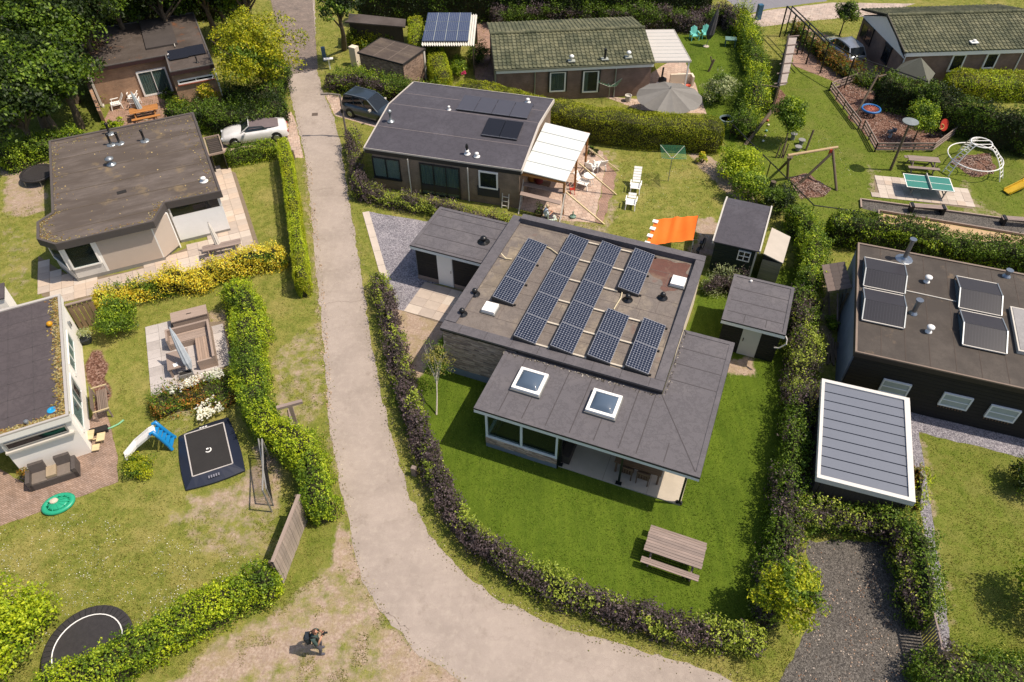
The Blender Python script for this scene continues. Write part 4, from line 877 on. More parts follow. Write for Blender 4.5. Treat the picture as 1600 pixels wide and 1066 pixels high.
m = MB(); m.path([(x1+.02, y0+.1, 2.2), (x1+.12, y0, 2.1), (x1+.15, y0-.1, 1.9), (x1-.1, y0-.16, 1.6), (x1-.3, y0-.1, 1.5)], .035); G1.part('downpipe', m, MT['offwhite'])
# ---- black shed behind with grey lean-to
G2 = T('green_black_shed', 'dark green timber shed with black pitched roof and small white four-pane window', 'shed', *g(1133, 425, .5), -21.8)
x0, y0 = G2.l(1114, 377, 2.15); x1, y1 = G2.l(1206, 322, 2.55); _, yk = G2.l(1121, 333, 2.85); yk = y0+(y1-y0)*.74
def gable(t, x0, x1, y0, yk, y1, ze, zk, ze2, mat, th=.06, name='roof', mtr=None):
    m = MB(); m.hexa([(x0, y0, ze-th), (x1, y0, ze-th), (x1, yk, zk-th), (x0, yk, zk-th), (x0, y0, ze), (x1, y0, ze), (x1, yk, zk), (x0, yk, zk)])
    m.hexa([(x0, yk+.002, zk-th), (x1, yk+.002, zk-th), (x1, y1, ze2-th), (x0, y1, ze2-th), (x0, yk+.002, zk), (x1, yk+.002, zk), (x1, y1, ze2), (x0, y1, ze2)])
    return t.part(name, m, mat)
o = gable(G2, x0, x1, y0, yk, y1, 2.15, 2.75, 2.5, FELT_T); W1 = MB(); xa_, xb2 = x0+.12, x1-.1
W1.prism([(xa_, y0+.2), (xb2, y0+.2), (xb2, y1-.1), (xa_, y1-.1)], 0, [2.12, 2.12, 2.42, 2.42]); G2.part('wall', W1, plain('green_dark', '#1c2a27', .7, var=.15))
for x in (x0, x1): 
    m = MB(); m.hexa([(x-.04, y0-.02, 2.02), (x+.04, y0-.02, 2.02), (x+.04, yk, 2.62), (x-.04, yk, 2.62), (x-.04, y0-.02, 2.2), (x+.04, y0-.02, 2.2), (x+.04, yk, 2.8), (x-.04, yk, 2.8)]); m.hexa([(x-.04, yk+.002, 2.62), (x+.04, yk+.002, 2.62), (x+.04, y1+.02, 2.37), (x-.04, y1+.02, 2.37), (x-.04, yk+.002, 2.8), (x+.04, yk+.002, 2.8), (x+.04, y1+.02, 2.55), (x-.04, y1+.02, 2.55)]); G2.part('barge_board', m, MT['offwhite'], o)
W = G2.wall((xa_, y0+.2), (xb2, y0+.2)); boards(W, .02, W.L-.02, .05, 2.05, GREENB, h=.14)
s1, z1 = W.hit(1151, 404); s2, z2 = W.hit(1174.5, 394); window(W, s1, s2, z1, z2, MT['white_paint'], MT['dark_glass'], 2, 2, .05, d=.026)
m = MB(); W.box(m, W.L-.09, W.L, 0, 2.08, .026, .06); G2.part('corner_board', m, MT['offwhite'])
G3 = T('grey_leanto', 'weathered grey lean-to store with pale sloping roof beside the dark green shed', 'shed', *g(1190, 430, .3), -24)
x0, y0 = G3.l(1193, 397, 1.75); x1, y1 = G3.l(1225, 406, 1.45); _, y2 = G3.l(1204, 356, 1.75); y1 = y0
m = MB(); m.hexa([(x0, y0, 1.72), (x1, y0, 1.42), (x1, y2, 1.42), (x0, y2, 1.72), (x0, y0, 1.78), (x1, y0, 1.48), (x1, y2, 1.48), (x0, y2, 1.78)]); G3.part('roof', m, plain('pale_sheet', '#c8beb2', .8, var=.1, vs=2))
W = G3.wall((x0+.03, y0+.05), (x1-.04, y0+.05)); m = MB(); m.prism([(x0+.03, y0+.052), (x1-.04, y0+.052), (x1-.04, y2-.05), (x0+.03, y2-.05)], 0, [1.69, 1.4, 1.4, 1.69]); G3.part('wall', m, MT['shade_dark'])
boards(W, 0, W.L, .02, 1.38, wood('lichen_boards', '#9c9684', .3), h=.17)
# ---- house with camber roof behind (B4)
B4 = T('brick_bungalow', 'brick bungalow with dark low-pitched roof, black framed windows and white canopy', 'house', *g(642.2, 298), -15.07)
x0, y0 = B4.l(569, 231.4, 2.7); x1, y1 = B4.l(865, 155.5, 2.75); yk = (y0+y1)/2
prof = [(0, 2.68), (.25, 3.01), (.5, 3.33), (.75, 3.04), (1, 2.72)]
m = MB()
for i in range(4):
    a, za = prof[i]; b, zb = prof[i+1]; ya_ = y0+(y1-y0)*a; yb3 = y0+(y1-y0)*b
    m.hexa([(x0, ya_, za-.16), (x1, ya_, za-.16), (x1, yb3, zb-.16), (x0, yb3, zb-.16), (x0, ya_, za), (x1, ya_, za), (x1, yb3, zb), (x0, yb3, zb)])
o4 = B4.part('roof', m, FELT_T)
def zr(y): 
    f = (y-y0)/(y1-y0); return float(np.interp(f, [q[0] for q in prof], [q[1] for q in prof]))
for x, nm in ((x0-.03, 'verge'), (x1+.03, 'verge')):
    m = MB()
    for i in range(4):
        a, za = prof[i]; b, zb = prof[i+1]; ya_ = y0+(y1-y0)*a; yb3 = y0+(y1-y0)*b
        m.hexa([(x-.035, ya_, za-.2), (x+.035, ya_, za-.2), (x+.035, yb3, zb-.2), (x-.035, yb3, zb-.2), (x-.035, ya_, za+.04), (x+.035, ya_, za+.04), (x+.035, yb3, zb+.04), (x-.035, yb3, zb+.04)])
    B4.part(nm, m, plain('verge_pale', '#d8cec4', .6, var=.1), o4)
m = MB(); m.box(x0, y0-.03, 2.64, x1, y0-.002, 2.74, 0); m.box(x0, y0-.02, 2.38, x1, y0+.02, 2.64, 1); B4.part('gutter', m, [MT['verge_pale'], MT['dark_paint']], o4); m = MB(); m.box(x0, y1+.002, 2.6, x1, y1+.04, 2.78, 0); B4.part('gutter', m, MT['verge_pale'], o4)
wy = B4.l(642.2, 300)[1]; xw = x0+.45; m = MB(); m.prism([(xw, wy), (x1-.1, wy), (x1-.1, y1-.3), (xw, y1-.3)], 0, 2.38); m.prism([(x1-.3, wy+.1), (x1-.1, wy+.1), (x1-.1, yk), (x1-.3, yk)], 2.38, [2.45, 2.45, 3.1, 3.1]); m.prism([(x1-.3, yk+.002), (x1-.1, yk+.002), (x1-.1, y1-.4), (x1-.3, y1-.4)], 2.38, [3.1, 3.1, 2.5, 2.5]); W4o = B4.part('wall', m, BR_B4)
W = B4.wall((xw, wy), (x1-.1, wy)); dk = MT['dark_paint']
def wpx(W, pa, pb, *a, **k):
    s1, z1 = W.hit(*pa); s2, z2 = W.hit(*pb); return window(W, s1, s2, z1, z2, *a, **k)
wpx(W, (586, 275), (624, 250), dk, glass(), 2, 1, .06, (MT['curtain_white'], (0, .45), (.5, 1)), MT['dark_paint'])
wpx(W, (660, 302), (718, 263), dk, glass(), 3, 1, .07, (MT['curtain_grey'], (0, 1)))
s1, _ = W.hit(660, 302); s2, _ = W.hit(718, 308); m = MB(); W.box(m, s1, s2, .35, .8, .001, .07); B4.part('lower_panel', m, plain('navy_panel', '#20263c', .5))
wpx(W, (749, 292), (778, 270), MT['white_paint'], glass(), 1, 1, .09, None); s1, z1 = W.hit(747, 300); s2, z2 = W.hit(780, 294); m = MB(); W.box(m, s1-.02, s2+.02, z1-.2, z2, .001, .05); B4.part('lower_panel', m, MT['navy_panel'])
for q in ((640, 270), (732.5, 290)): s, z_ = W.hit(*q); m = MB(); m.tube(W.pt(s, .07, .02), W.pt(s, .07, 2.4), .045); B4.part('downpipe', m, MT['offwhite'])
segs = [((x0+.1, y0+(y1-y0)*f), (x1-.1, y0+(y1-y0)*f)) for f in (.25, .52, .75)]
m = MB()
for a, b in segs: z_ = zr(a[1]); m.beam((a[0], a[1], z_+.006), (b[0], b[1], z_+.006), .03, .006)
B4.part('felt_seams', m, SEAM2, o4, stuff=True)
def on4(p, dz=0.):
    z_ = 3.0
    for _ in range(4): X, Y = B4.l(*p, z_+dz); z_ = zr(Y)
    return X, Y, z_
X, Y, z_ = on4((610.5, 190)); vent(B4, o4, X, Y, z_, 'flue', 'flue', .95); X, Y, z_ = on4((730, 241)); vent(B4, o4, X, Y, z_, 'white'); m = MB(); m.lathe(X, Y, [(.06, z_+.1), (.06, z_+.42), (.1, z_+.43), (.08, z_+.62), (.03, z_+.7)], 10); B4.part('flue', m, MT['black'], o4)
X, Y, z_ = on4((745, 245)); vent(B4, o4, X, Y, z_, 'white'); X, Y, z_ = on4((824.5, 160)); vent(B4, o4, X, Y, z_, 'white'); X, Y, z_ = on4((701.5, 172)); vent(B4, o4, X, Y, z_, 'white', s=.7)
DKS = plain('dark_solar', '#55545c', .22, var=.06); DKS2 = plain('black_solar', '#26262b', .16, var=.05)
def tilted(label, pts, n, mat, z, grp, tilt_h):
    """small row of n flat panels on the camber roof; pts near-left, near-right, far-left"""
    a = on4(pts[0]); b = on4(pts[1]); c = on4(pts[2]); t_ = T('roof_solar_row', label, 'solar panels', *[B4.x+cos(B4.a)*a[0]-sin(B4.a)*a[1], B4.y+sin(B4.a)*a[0]+cos(B4.a)*a[1]], -15.07, grp, z=a[2])
    L = b[0]-a[0]; D = c[1]-a[1]
    for k in range(n):
        m = MB(); xa1, xb1 = L*k/n+.015, L*(k+1)/n-.015
        m.hexa([(xa1, 0, .1), (xb1, 0, .1), (xb1, D, .1+tilt_h), (xa1, D, .1+tilt_h), (xa1, 0, .14), (xb1, 0, .14), (xb1, D, .14+tilt_h), (xa1, D, .14+tilt_h)]); p_ = t_.part('solar_panel', m, mat)
        m = MB(); m.beam((xa1, -.008, .12), (xb1, -.008, .12), .015, .05); t_.part('panel_edge', m, ALU, p_)
    m = MB(); m.box(.03, .03, -.02, L-.03, .07, .1); m.box(.03, D-.08, -.02, L-.03, D-.04, .08+tilt_h); t_.part('mounting_rail', m, MT['black'])
tilted('row of four grey solar panels near the ridge of the bungalow roof', ((713, 173), (824, 187.5), (727, 158)), 4, DKS, 3, 'panels on the bungalow roof', .05)
tilted('pair of black solar panels below the row of four on the bungalow roof', ((752, 213), (808, 221), (765, 187)), 2, DKS2, 3, 'panels on the bungalow roof', .22)
# canopy of the bungalow
cn = T('white_canopy', 'white corrugated canopy on timber posts beside the brick bungalow', 'canopy', *g(816, 290, .5), -17)
ca, cb_, cc, cd_ = [cn.l(*q, z) for q, z in (((815, 268), 2.5), ((884, 285), 2.35), ((922, 209), 2.35), ((852, 192), 2.55))]
m = MB(); cz = [2.5, 2.35, 2.35, 2.55]; nn_ = 5
for k in range(nn_):
    f0, f1 = k/nn_, (k+1)/nn_-.004
    P = []
    for dz in (0, .035):
        for (a, b, za, zb, f) in ((ca, cd_, cz[0], cz[3], f0), (cb_, cc, cz[1], cz[2], f0), (cb_, cc, cz[1], cz[2], f1), (ca, cd_, cz[0], cz[3], f1)): P.append((a[0]+(b[0]-a[0])*f, a[1]+(b[1]-a[1])*f, za+(zb-za)*f+dz))
    m1 = MB(); m1.hexa(P); cn.part('roof_panel', m1, plain('canopy_white', '#eef2f0', .4, var=.03))
    m1 = MB(); m1.beam(Vector(P[4])+Vector((0, 0, .012)), Vector(P[5])+Vector((0, 0, .012)), .05, .02); cn.part('glazing_bar', m1, plain('bar_grey', '#b4bab8', .5))
for q in ((cb_[0]-.1, cb_[1]+.1), (cc[0]-.1, cc[1]-.3), ((cb_[0]+cc[0])/2-.1, (cb_[1]+cc[1])/2)): m = MB(); m.box(q[0]-.06, q[1]-.06, 0, q[0]+.06, q[1]+.06, 2.33); cn.part('post', m, MT['orange_wood'])
for a, b in ((ca, cb_), (cd_, cc)): m = MB(); m.beam((a[0]+.03, a[1]+.05, 2.3), (b[0]-.05, b[1]+.05, 2.28), .08, .14); cn.part('beam', m, MT['orange_wood'])
TILE = island('green_tiles', ['#62644f', '#6e7059', '#7a7b64', '#565a48', '#747660'], .8, noise_s=.8)
def tiled(t, x0, x1, ya, za, yb, zb, parent, tw=.3, tl=.34):
    """overlapping pantiles from the eave (ya) up to the ridge (yb)"""
    L = hypot(yb-ya, zb-za); ny = int(L/tl); nx = int((x1-x0)/tw); uy, uz = (yb-ya)/L, (zb-za)/L; ny_, nz_ = -uz*(1 if uy > 0 else 1), abs(uy)
    ny_ = -uz if uy > 0 else uz*-1; m = MB(); sgn = 1 if uy > 0 else -1
    for j in range(ny):
        s0 = j*L/ny; s1 = (j+1)*L/ny+.03
        for i in range(nx):
            a = x0+i*(x1-x0)/nx; w2 = (x1-x0)/nx
            def P(x, s, h): return (x, ya+uy*s-uz*sgn*h, za+uz*s+abs(uy)*h)
            k = len(m.v)
            for (s, h) in ((s0, .05+random.random()*.008), (s1, .012)):
                for (fx_, hh) in ((0, .0), (.12, .045), (.35, .05), (.5, .012), (.75, 0), (1, .006)): m.v.append(P(a+fx_*w2, s, h+hh))
            for q in range(5):
                f = (k+q, k+q+1, k+6+q+1, k+6+q)
                m.f.append(f if sgn > 0 else f[::-1]); m.m.append(0)
            k2 = len(m.v); m.v += [P(a, s0, 0), P(a+w2, s0, 0)]; m.f.append((k2, k2+1, k+5, k+4, k+3, k+2, k+1, k)); m.m.append(0)
    t.part('roof_tiles', m, TILE, parent, stuff=True)
    # verge and ridge caps
def ridge(t, x0, x1, y, z, par):
    m = MB(); n = int((x1-x0)/.36)
    for k in range(n): a = x0+(x1-x0)*k/n; m.tube((a, y, z-.02), (a+(x1-x0)/n*1.02, y, z-.035), .12, .11, 8)
    t.part('ridge_tiles', m, TILE, par, stuff=True)
# ---- green tiled house (B5)
B5 = T('green_roof_house', 'long brown brick house with mossy green tiled gable roof and white trim', 'house', *g(961, 134), 5.04)
x0, y0 = B5.l(773.4, 108, 2.7); x1, _ = B5.l(1022.8, 96.2, 2.7); y1 = B5.l(988, 25, 2.75)[1]; yk = (y0+y1)/2; ZK = 3.5
o = gable(B5, x0, x1, y0+.05, yk, y1, 2.62, ZK-.07, 2.62, MT['shade_dark']); tiled(B5, x0-.05, x1+.05, y0, 2.63, yk, ZK-.06, o); tiled(B5, x0-.05, x1+.05, y1, 2.63, yk, ZK-.06, o); ridge(B5, x0-.05, x1+.05, yk, ZK+.05, o)
wy = y0+.28; m = MB(); m.prism([(x0+.15, wy), (x1-.1, wy), (x1-.1, y1-.3), (x0+.15, y1-.3)], 0, 2.3); B5.part('wall', m, BR_B5)
for x in (x0+.15, x1-.12): m = MB(); k = len(m.v); m.hexa([(x-.02, wy, 2.301), (x+.02, wy, 2.301), (x+.02, y1-.3, 2.301), (x-.02, y1-.3, 2.301), (x-.02, yk-.05, ZK-.15), (x+.02, yk-.05, ZK-.15), (x+.02, yk+.05, ZK-.15), (x-.02, yk+.05, ZK-.15)]); B5.part('gable_board', m, MT['offwhite'])
m = MB(); m.box(x0+.1, y0+.1, 2.28, x1, y0+.26, 2.6); B5.part('fascia', m, MT['white_paint']); m = MB(); m.box(x0, y0-.08, 2.56, x1, y0+.02, 2.63); B5.part('gutter', m, plain('green_grey', '#6a6c58', .6))
W = B5.wall((x0+.15, wy), (x1-.1, wy))
for pa, pb, cur in (((858, 143.5), (884.5, 111), (plain('blind', '#a4aeb0', .5), (0, 1))), ((909, 144.5), (936.5, 109), (MT['curtain_grey'], (.0, .3)))):
    wpx(W, pa, pb, MT['white_paint'], glass(), 1, 1, .1, cur); s1, z1 = W.hit(*pa); s2, z2 = W.hit(*pb)
    m = MB(); W.box(m, s1-.1, s2+.1, z2, z2+.22, .001, .16); W.box(m, s1-.1, s1-.001, z1, z2, .001, .1); W.box(m, s2+.001, s2+.1, z1, z2, .001, .1); B5.part('shutter_box', m, MT['dark_paint'])
for q in ((835.5, 125), (961.5, 120)): s, z_ = W.hit(*q); m = MB(); m.tube(W.pt(s, .07, .02), W.pt(s, .07, 2.4), .05); B5.part('downpipe', m, MT['zinc'])
m = MB(); m.tube((x0+.02, y0+.2, 0), (x0+.02, y0+.2, 2.55), .06); B5.part('downpipe', m, MT['zinc'])
def on5(p):
    z_ = 3.0
    for _ in range(5): X, Y = B5.l(*p, z_); z_ = 2.7+(Y-y0)/(yk-y0)*(ZK-2.7)
    return X, Y, z_
for p_, k in (((893, 96), 'w'), ((945, 93), 'b'), ((982, 90), 'w')):
    X, Y, z_ = on5(p_); m = MB(); m.obox(X, Y, z_+.02, .5, .4, .06, 0, 0); pl_ = B5.part('flashing', m, plain('pale_lead', '#b8bcb0', .5), o)
    if k == 'w': m = MB(); m.lathe(X, Y, [(.06, z_+.08), (.06, z_+.3), (.16, z_+.31), (.17, z_+.4), (.1, z_+.48), (.02, z_+.5)], 10); B5.part('roof_vent', m, MT['white_paint'], o, smooth=True)
    else: m = MB(); m.lathe(X, Y, [(.08, z_+.08), (.08, z_+.6), (.1, z_+.62), (.1, z_+.78)], 10); B5.part('flue', m, MT['black'], o)
# canopy at its gable
c5 = T('flat_canopy', 'pale flat patio canopy on white posts at the gable of the green-roofed house', 'canopy', *g(1050, 110, .3), 4)
P4 = [c5.l(*q, 2.5) for q in ((1022, 95), (1080, 94.5), (1053, 45.5), (1006, 46))]; m = MB(); m.prism(P4, 2.42, 2.47, 0); o = c5.part('roof', m, plain('canopy_cream', '#d8d2ca', .5, var=.05))
m = MB()
for k in range(1, 9): f = k/9; m.beam((P4[0][0]+(P4[3][0]-P4[0][0])*f, P4[0][1]+(P4[3][1]-P4[0][1])*f, 2.475), (P4[1][0]+(P4[2][0]-P4[1][0])*f, P4[1][1]+(P4[2][1]-P4[1][1])*f, 2.475), .04, .012)
c5.part('glazing_bars', m, MT['bar_grey'], o, stuff=True)
for k in range(4):
    a, b = P4[k], P4[(k+1) % 4]; m = MB(); m.beam((*a, 2.41), (*b, 2.41), .07, .12); c5.part('edge_beam', m, MT['offwhite'])
for q in (P4[1], P4[2]): m = MB(); m.box(q[0]-.16, q[1]-.05 if q is P4[2] else q[1]+.05, 0, q[0]-.06, (q[1]-.15) if q is P4[2] else q[1]+.15, 2.35); c5.part('post', m, MT['white_paint'])
wl = T('low_patio_wall', 'low pale patio wall in front of the flat canopy', 'wall', *g(1070, 130, 0), 4); m = MB(); m.box(-1.2, -.08, 0, .5, .08, .75); m.box(.35, -.6, 0, .5, -.08, .75); wl.part('wall', m, CREAM)
# ---- top right house (B6)
B6 = T('corner_gable_house', 'brown brick house in the top right corner with green tiled roof and white gable', 'house', *g(1408, 114), 3.6)
x0, y0 = B6.l(1413.8, 81.3, 2.7); y1 = B6.l(1342.5, 12.5, 2.75)[1]; x1 = x0+11.5; yk = (y0+y1)/2; ZK = 3.75
o = gable(B6, x0, x1, y0+.05, yk, y1, 2.62, ZK-.07, 2.62, MT['shade_dark']); tiled(B6, x0, x1, y0, 2.63, yk, ZK-.06, o); tiled(B6, x0, x1, y1, 2.63, yk, ZK-.06, o); ridge(B6, x0, x1, yk, ZK+.05, o)
wy = y0+.3; m = MB(); m.prism([(x0+.22, wy), (x1-.1, wy), (x1-.1, y1-.3), (x0+.22, y1-.3)], 0, 2.3); B6.part('wall', m, BR_B5)
m = MB(); x = x0+.16; m.hexa([(x, y0+.1, 2.15), (x+.05, y0+.1, 2.15), (x+.05, y1-.1, 2.15), (x, y1-.1, 2.15), (x, yk-.05, ZK-.12), (x+.05, yk-.05, ZK-.12), (x+.05, yk+.05, ZK-.12), (x, yk+.05, ZK-.12)]); B6.part('gable_board', m, MT['white_paint'])
m = MB(); m.hexa([(x0-.03, y0, 2.6), (x0+.05, y0, 2.6), (x0+.05, yk, ZK+.02), (x0-.03, yk, ZK+.02), (x0-.03, y0, 2.72), (x0+.05, y0, 2.72), (x0+.05, yk, ZK+.1), (x0-.03, yk, ZK+.1)]); m.hexa([(x0-.03, yk, ZK+.02), (x0+.05, yk, ZK+.02), (x0+.05, y1, 2.6), (x0-.03, y1, 2.6), (x0-.03, yk, ZK+.1), (x0+.05, yk, ZK+.1), (x0+.05, y1, 2.72), (x0-.03, y1, 2.72)]); B6.part('verge', m, plain('dark_verge', '#4c483c', .7), o)
m = MB(); m.box(x0+.22, y0+.05, 2.3, x1, y0+.28, 2.6); B6.part('fascia', m, MT['white_paint'])
W = B6.wall((x0+.22, wy), (x1-.1, wy)); wpx(W, (1478, 112), (1511, 84), MT['white_paint'], MT['dark_glass'], 1, 1, .1); wpx(W, (1532, 107), (1563, 82), MT['white_paint'], MT['dark_glass'], 1, 1, .1)
for s in (.12, 9.): m = MB(); m.tube(W.pt(s, .06, 0), W.pt(s, .06, 2.4), .045); B6.part('downpipe', m, MT['white_paint'])
W = B6.wall((x0+.22, y1-.3), (x0+.22, wy)); 
for pa, pb, n in (((1344, 55), (1373, 50), 2), ((1376, 95), (1394, 72), 1)):
    s1, _ = W.hit(*pa); s2, _ = W.hit(*pb); s2 = s1+(1.9 if n == 2 else 1.); window(W, s1, s2, .75, 1.95, MT['dark_paint'], MT['dark_glass'], n, 1, .09); m = MB(); W.box(m, s1-.05, s2+.05, 1.96, 2.14, .001, .14); B6.part('shutter_box', m, MT['dark_paint'])
m = MB(); X, Y = B6.l(1522, 66, 2.95); m.obox(X, Y, 2.92, .55, .42, .07); m.lathe(X, Y, [(.12, 2.99), (.12, 3.12), (.02, 3.16)], 8); B6.part('roof_vent', m, MT['white_paint'], o)
# ---- top left house (B7)
B7 = T('leaf_strewn_house', 'low brick house under the trees with stained flat roofs and large white patio window', 'house', *g(280, 152), 24.5)
l7 = lambda a, b: B7.l(a, b, 2.85)
P = [l7(132.5, 109), l7(257.5, 86), l7(266, 112.5), l7(334, 100), l7(300, 19), l7(125, 45)]
P[2] = (P[1][0], P[2][1]); P[3] = (P[3][0], P[2][1]); P[4] = (P[3][0], P[4][1]); P[5] = (P[0][0], P[4][1]); P[1] = (P[1][0], P[0][1])
P = P[:1]+P[1:]; o7 = slab_roof(B7, P, 2.55, 2.8, FELT_7, plain('wine_fascia', '#40282a', .6, var=.15), rim='all', rimh=.06, rimw=.1, rim_m=plain('rim_grey', '#6c6866', .6))
xm = P[1][0]; yf7 = P[0][1]; yf8 = P[2][1]; yb7 = P[4][1]; xl, xr = P[0][0], P[3][0]
m = MB(); X0, Y0 = l7(228, 75); X1, _ = l7(262, 70); Y1 = yb7-.2; m.box(X0, Y0-.3, 2.801, X1+.7, Y1, 2.93); B7.part('raised_roof', m, plain('felt_dark7', '#4e4744', .85, var=.25, vs=1.5), o7)
m = MB(); m.beam((*l7(264, 40), 2.9), (*l7(274, 74), 2.9), .05, .05); B7.part('cable', m, MT['offwhite'], o7)
m = MB(); yw = l7(200, 100)[1]; m.prism([(xl+.15, yf7+.3), (xm-.02, yf7+.3), (xm-.02, yb7-.2), (xl+.15, yb7-.2)], 0, 2.54); m.prism([(xm, yf8+.3), (xr-.15, yf8+.3), (xr-.15, yb7-.2), (xm, yb7-.2)], 0, 2.54); B7.part('wall', m, BR_B7)
W = B7.wall((xl+.15, yf7+.3), (xm-.02, yf7+.3)); wpx(W, (226, 151), (258, 104), MT['white_paint'], glass(), 2, 1, .12, (MT['curtain_grey'], (0, 1)))
m = MB(); m.box(xl+.1, yf7-.12, 0, xl+.24, yf7+.29, .1); m.box(xl-.02, yf7-.3, 2.1, xl+.2, yf7+.1, 2.54); m.box(xl+.02, yf7-.1, .1, xl+.16, yf7+.1, 2.1); B7.part('corner_trim', m, MT['offwhite'])
W = B7.wall((xm, yf8+.3), (xr-.15, yf8+.3)); wpx(W, (279, 132.5), (332.5, 115), MT['white_paint'], MT['dark_glass'], 2, 1, .09, None, plain('red_sill', '#a8563c', .7))
m = MB(); m.tube((xr-.05, yf8+.2, 0), (xr-.05, yf8+.2, 2.5), .05); B7.part('downpipe', m, MT['white_paint'])
for i, (a, b) in enumerate(((279, 96), (306, 90))):
    X, Y = l7(a, b-8); t7 = T('roof_collector', ('left' if i == 0 else 'right')+' black solar collector at the front of the leaf-strewn flat roof', 'solar panel', B7.x+cos(B7.a)*X-sin(B7.a)*Y, B7.y+sin(B7.a)*X+cos(B7.a)*Y, 24.5, 'black collectors on the stained roof', 2.8)
    m = MB(); m.hexa([(-.65, -.5, .05), (.65, -.5, .05), (.65, .5, .32), (-.65, .5, .32), (-.65, -.5, .1), (.65, -.5, .1), (.65, .5, .37), (-.65, .5, .37)]); t7.part('solar_panel', m, DKS2); m = MB(); m.box(-.6, .42, 0, .6, .47, .31); t7.part('mounting_rail', m, MT['black'])
for q, k in (((190, 36), 'pipe'), ((264.5, 89), 'white'), ((308, 97), 'pipe')): vent(B7, o7, *l7(*q), 2.8, k, s=.8)
LV = MB()
for k in range(260):
    X = xl+abs(random.gauss(0, 1.0)); Y = yf7+random.random()*(yb7-yf7)
    if X > xr-.3: continue
    a = random.random()*6.28; s_ = random.uniform(.04, .1); LV.face([(X+cos(a)*s_, Y+sin(a)*s_, 2.802), (X-sin(a)*s_*.5, Y+cos(a)*s_*.5, 2.82), (X-cos(a)*s_, Y-sin(a)*s_, 2.803)])
B7.part('fallen_leaves', LV, island('dead_leaves', ['#8a5a3c', '#b48c5c', '#6c4430', '#d0b080', '#54382c']), o7, stuff=True)
pud = MB(); c_ = l7(147, 72); pud.face([(x, y, 2.803) for x, y in ragged([(c_[0]-.7, c_[1]-1.5), (c_[0]+.4, c_[1]-1.3), (c_[0]+.8, c_[1]+.3), (c_[0]+.5, c_[1]+1.6), (c_[0]-.5, c_[1]+1.5)], .2, .35)]); pm2, t, p = nodes('puddle'); p.inputs['Base Color'].default_value = (.09, .06, .05, 1); p.inputs['Roughness'].default_value = .03; B7.part('puddle', pud, pm2, o7)
scr = T('garden_wall', 'slanting brick garden wall left of the red terrace', 'wall', *g(150, 150, 0), -60)
a = g(147, 150, 0); b = g(163, 192, 0); scr.o.location = (0, 0, 0); scr.o.rotation_euler = (0, 0, 0); m = MB(); m.hexa([(a[0]-.12, a[1], 0), (b[0]-.12, b[1], 0), (b[0]+.12, b[1], 0), (a[0]+.12, a[1], 0), (a[0]-.12, a[1], 1.9), (b[0]-.12, b[1], .9), (b[0]+.12, b[1], .9), (a[0]+.12, a[1], 1.9)]); scr.part('wall', m, BR_B7)
# ---- left house with worn roof (B8)
B8 = T('bay_front_house', 'house with worn gravelly flat roof, dark fascia and white bay-windowed front', 'house', *g(169, 433), 23.4)
l8 = lambda a, b, z=2.8: B8.l(a, b, z)
P8 = [l8(*q) for q in ((76.3, 221), (302.5, 176), (346, 299.5), (257.5, 318), (240, 347), (86, 383), (57.5, 374.5), (57.5, 348), (81, 333))][::-1]
o8 = slab_roof(B8, P8, 2.42, 2.78, FELT_O, plain('fascia_brown', '#56504e', .7, var=.12), rim='all', rimh=.07, rimw=.13, rim_m=plain('rim_brown', '#5e5652', .7, var=.15))
ymin = min(p[1] for p in P8); ymax = max(p[1] for p in P8); xmin = min(p[0] for p in P8); xmax = max(p[0] for p in P8)
sg8 = []
yy = ymin+1.2
while yy < ymax-.4:
    xs = [];
    for i in range(len(P8)):
        a, b = P8[i], P8[(i+1) % len(P8)]
        if (a[1] > yy) != (b[1] > yy): xs.append(a[0]+(b[0]-a[0])*(yy-a[1])/(b[1]-a[1]))
    if len(xs) >= 2: sg8.append(((min(xs)+.2, yy), (max(xs)-.2, yy)))
    yy += 1.9
seams(B8, o8, sg8, 2.781, SEAMO, .05, .008)
for q in ((171.5, 209), (173.5, 226), (187, 224), (226, 220)): X, Y = l8(*q); vent(B8, o8, X, Y, 2.78, 'pipe', 'roof_pipe', 1.3); m = MB(); m.lathe(X, Y, [(.28, 2.79), (.24, 2.83), (.1, 2.86)], 10); B8.part('pipe_collar', m, MT['zinc'], o8)
X, Y = l8(174, 257); m = MB(); m.lathe(X, Y, [(.3, 2.79), (.26, 2.84), (.1, 2.9), (.08, 3.1), (.24, 3.12), (.26, 3.2), (.06, 3.3)], 12); B8.part('roof_vent', m, MT['zinc'], o8, smooth=True); X, Y = l8(318.5, 283); vent(B8, o8, X, Y, 2.78, 'white', s=1.2)
m = MB(); X, Y = l8(190, 300, 2.8); m.obox(X, Y, 2.781, .5, .3, .02, 5); B8.part('roof_drain', m, MT['shade_dark'], o8)
MO = MB()
for k in range(900):
    i = random.randrange(len(P8)); a, b = P8[i], P8[(i+1) % len(P8)]; f = random.random(); X = a[0]+(b[0]-a[0])*f; Y = a[1]+(b[1]-a[1])*f; cx = sum(q[0] for q in P8)/9; cy = sum(q[1] for q in P8)/9
    d = abs(random.gauss(0, .07))+.03; X += (cx-X)*d; Y += (cy-Y)*d; s_ = random.uniform(.015, .05); MO.obox(X, Y, 2.782, s_*2, s_, .015, random.random()*180)
B8.part('moss_and_leaves', MO, island('moss', ['#b09a5c', '#8c7c3c', '#c8b888', '#5c5a30', '#a4743c']), o8, stuff=True)
def bq(a, b): return B8.l(a, b, 0)
q0, q1, q2, q3, q4, q5, q6 = [bq(*q) for q in ((96, 428), (122.5, 441), (169, 431), (261, 408), (284, 388), (280, 382), (361, 362))]
ybay = q1[1]+.02; x_r = P8[[i for i in range(9)][6]][0]
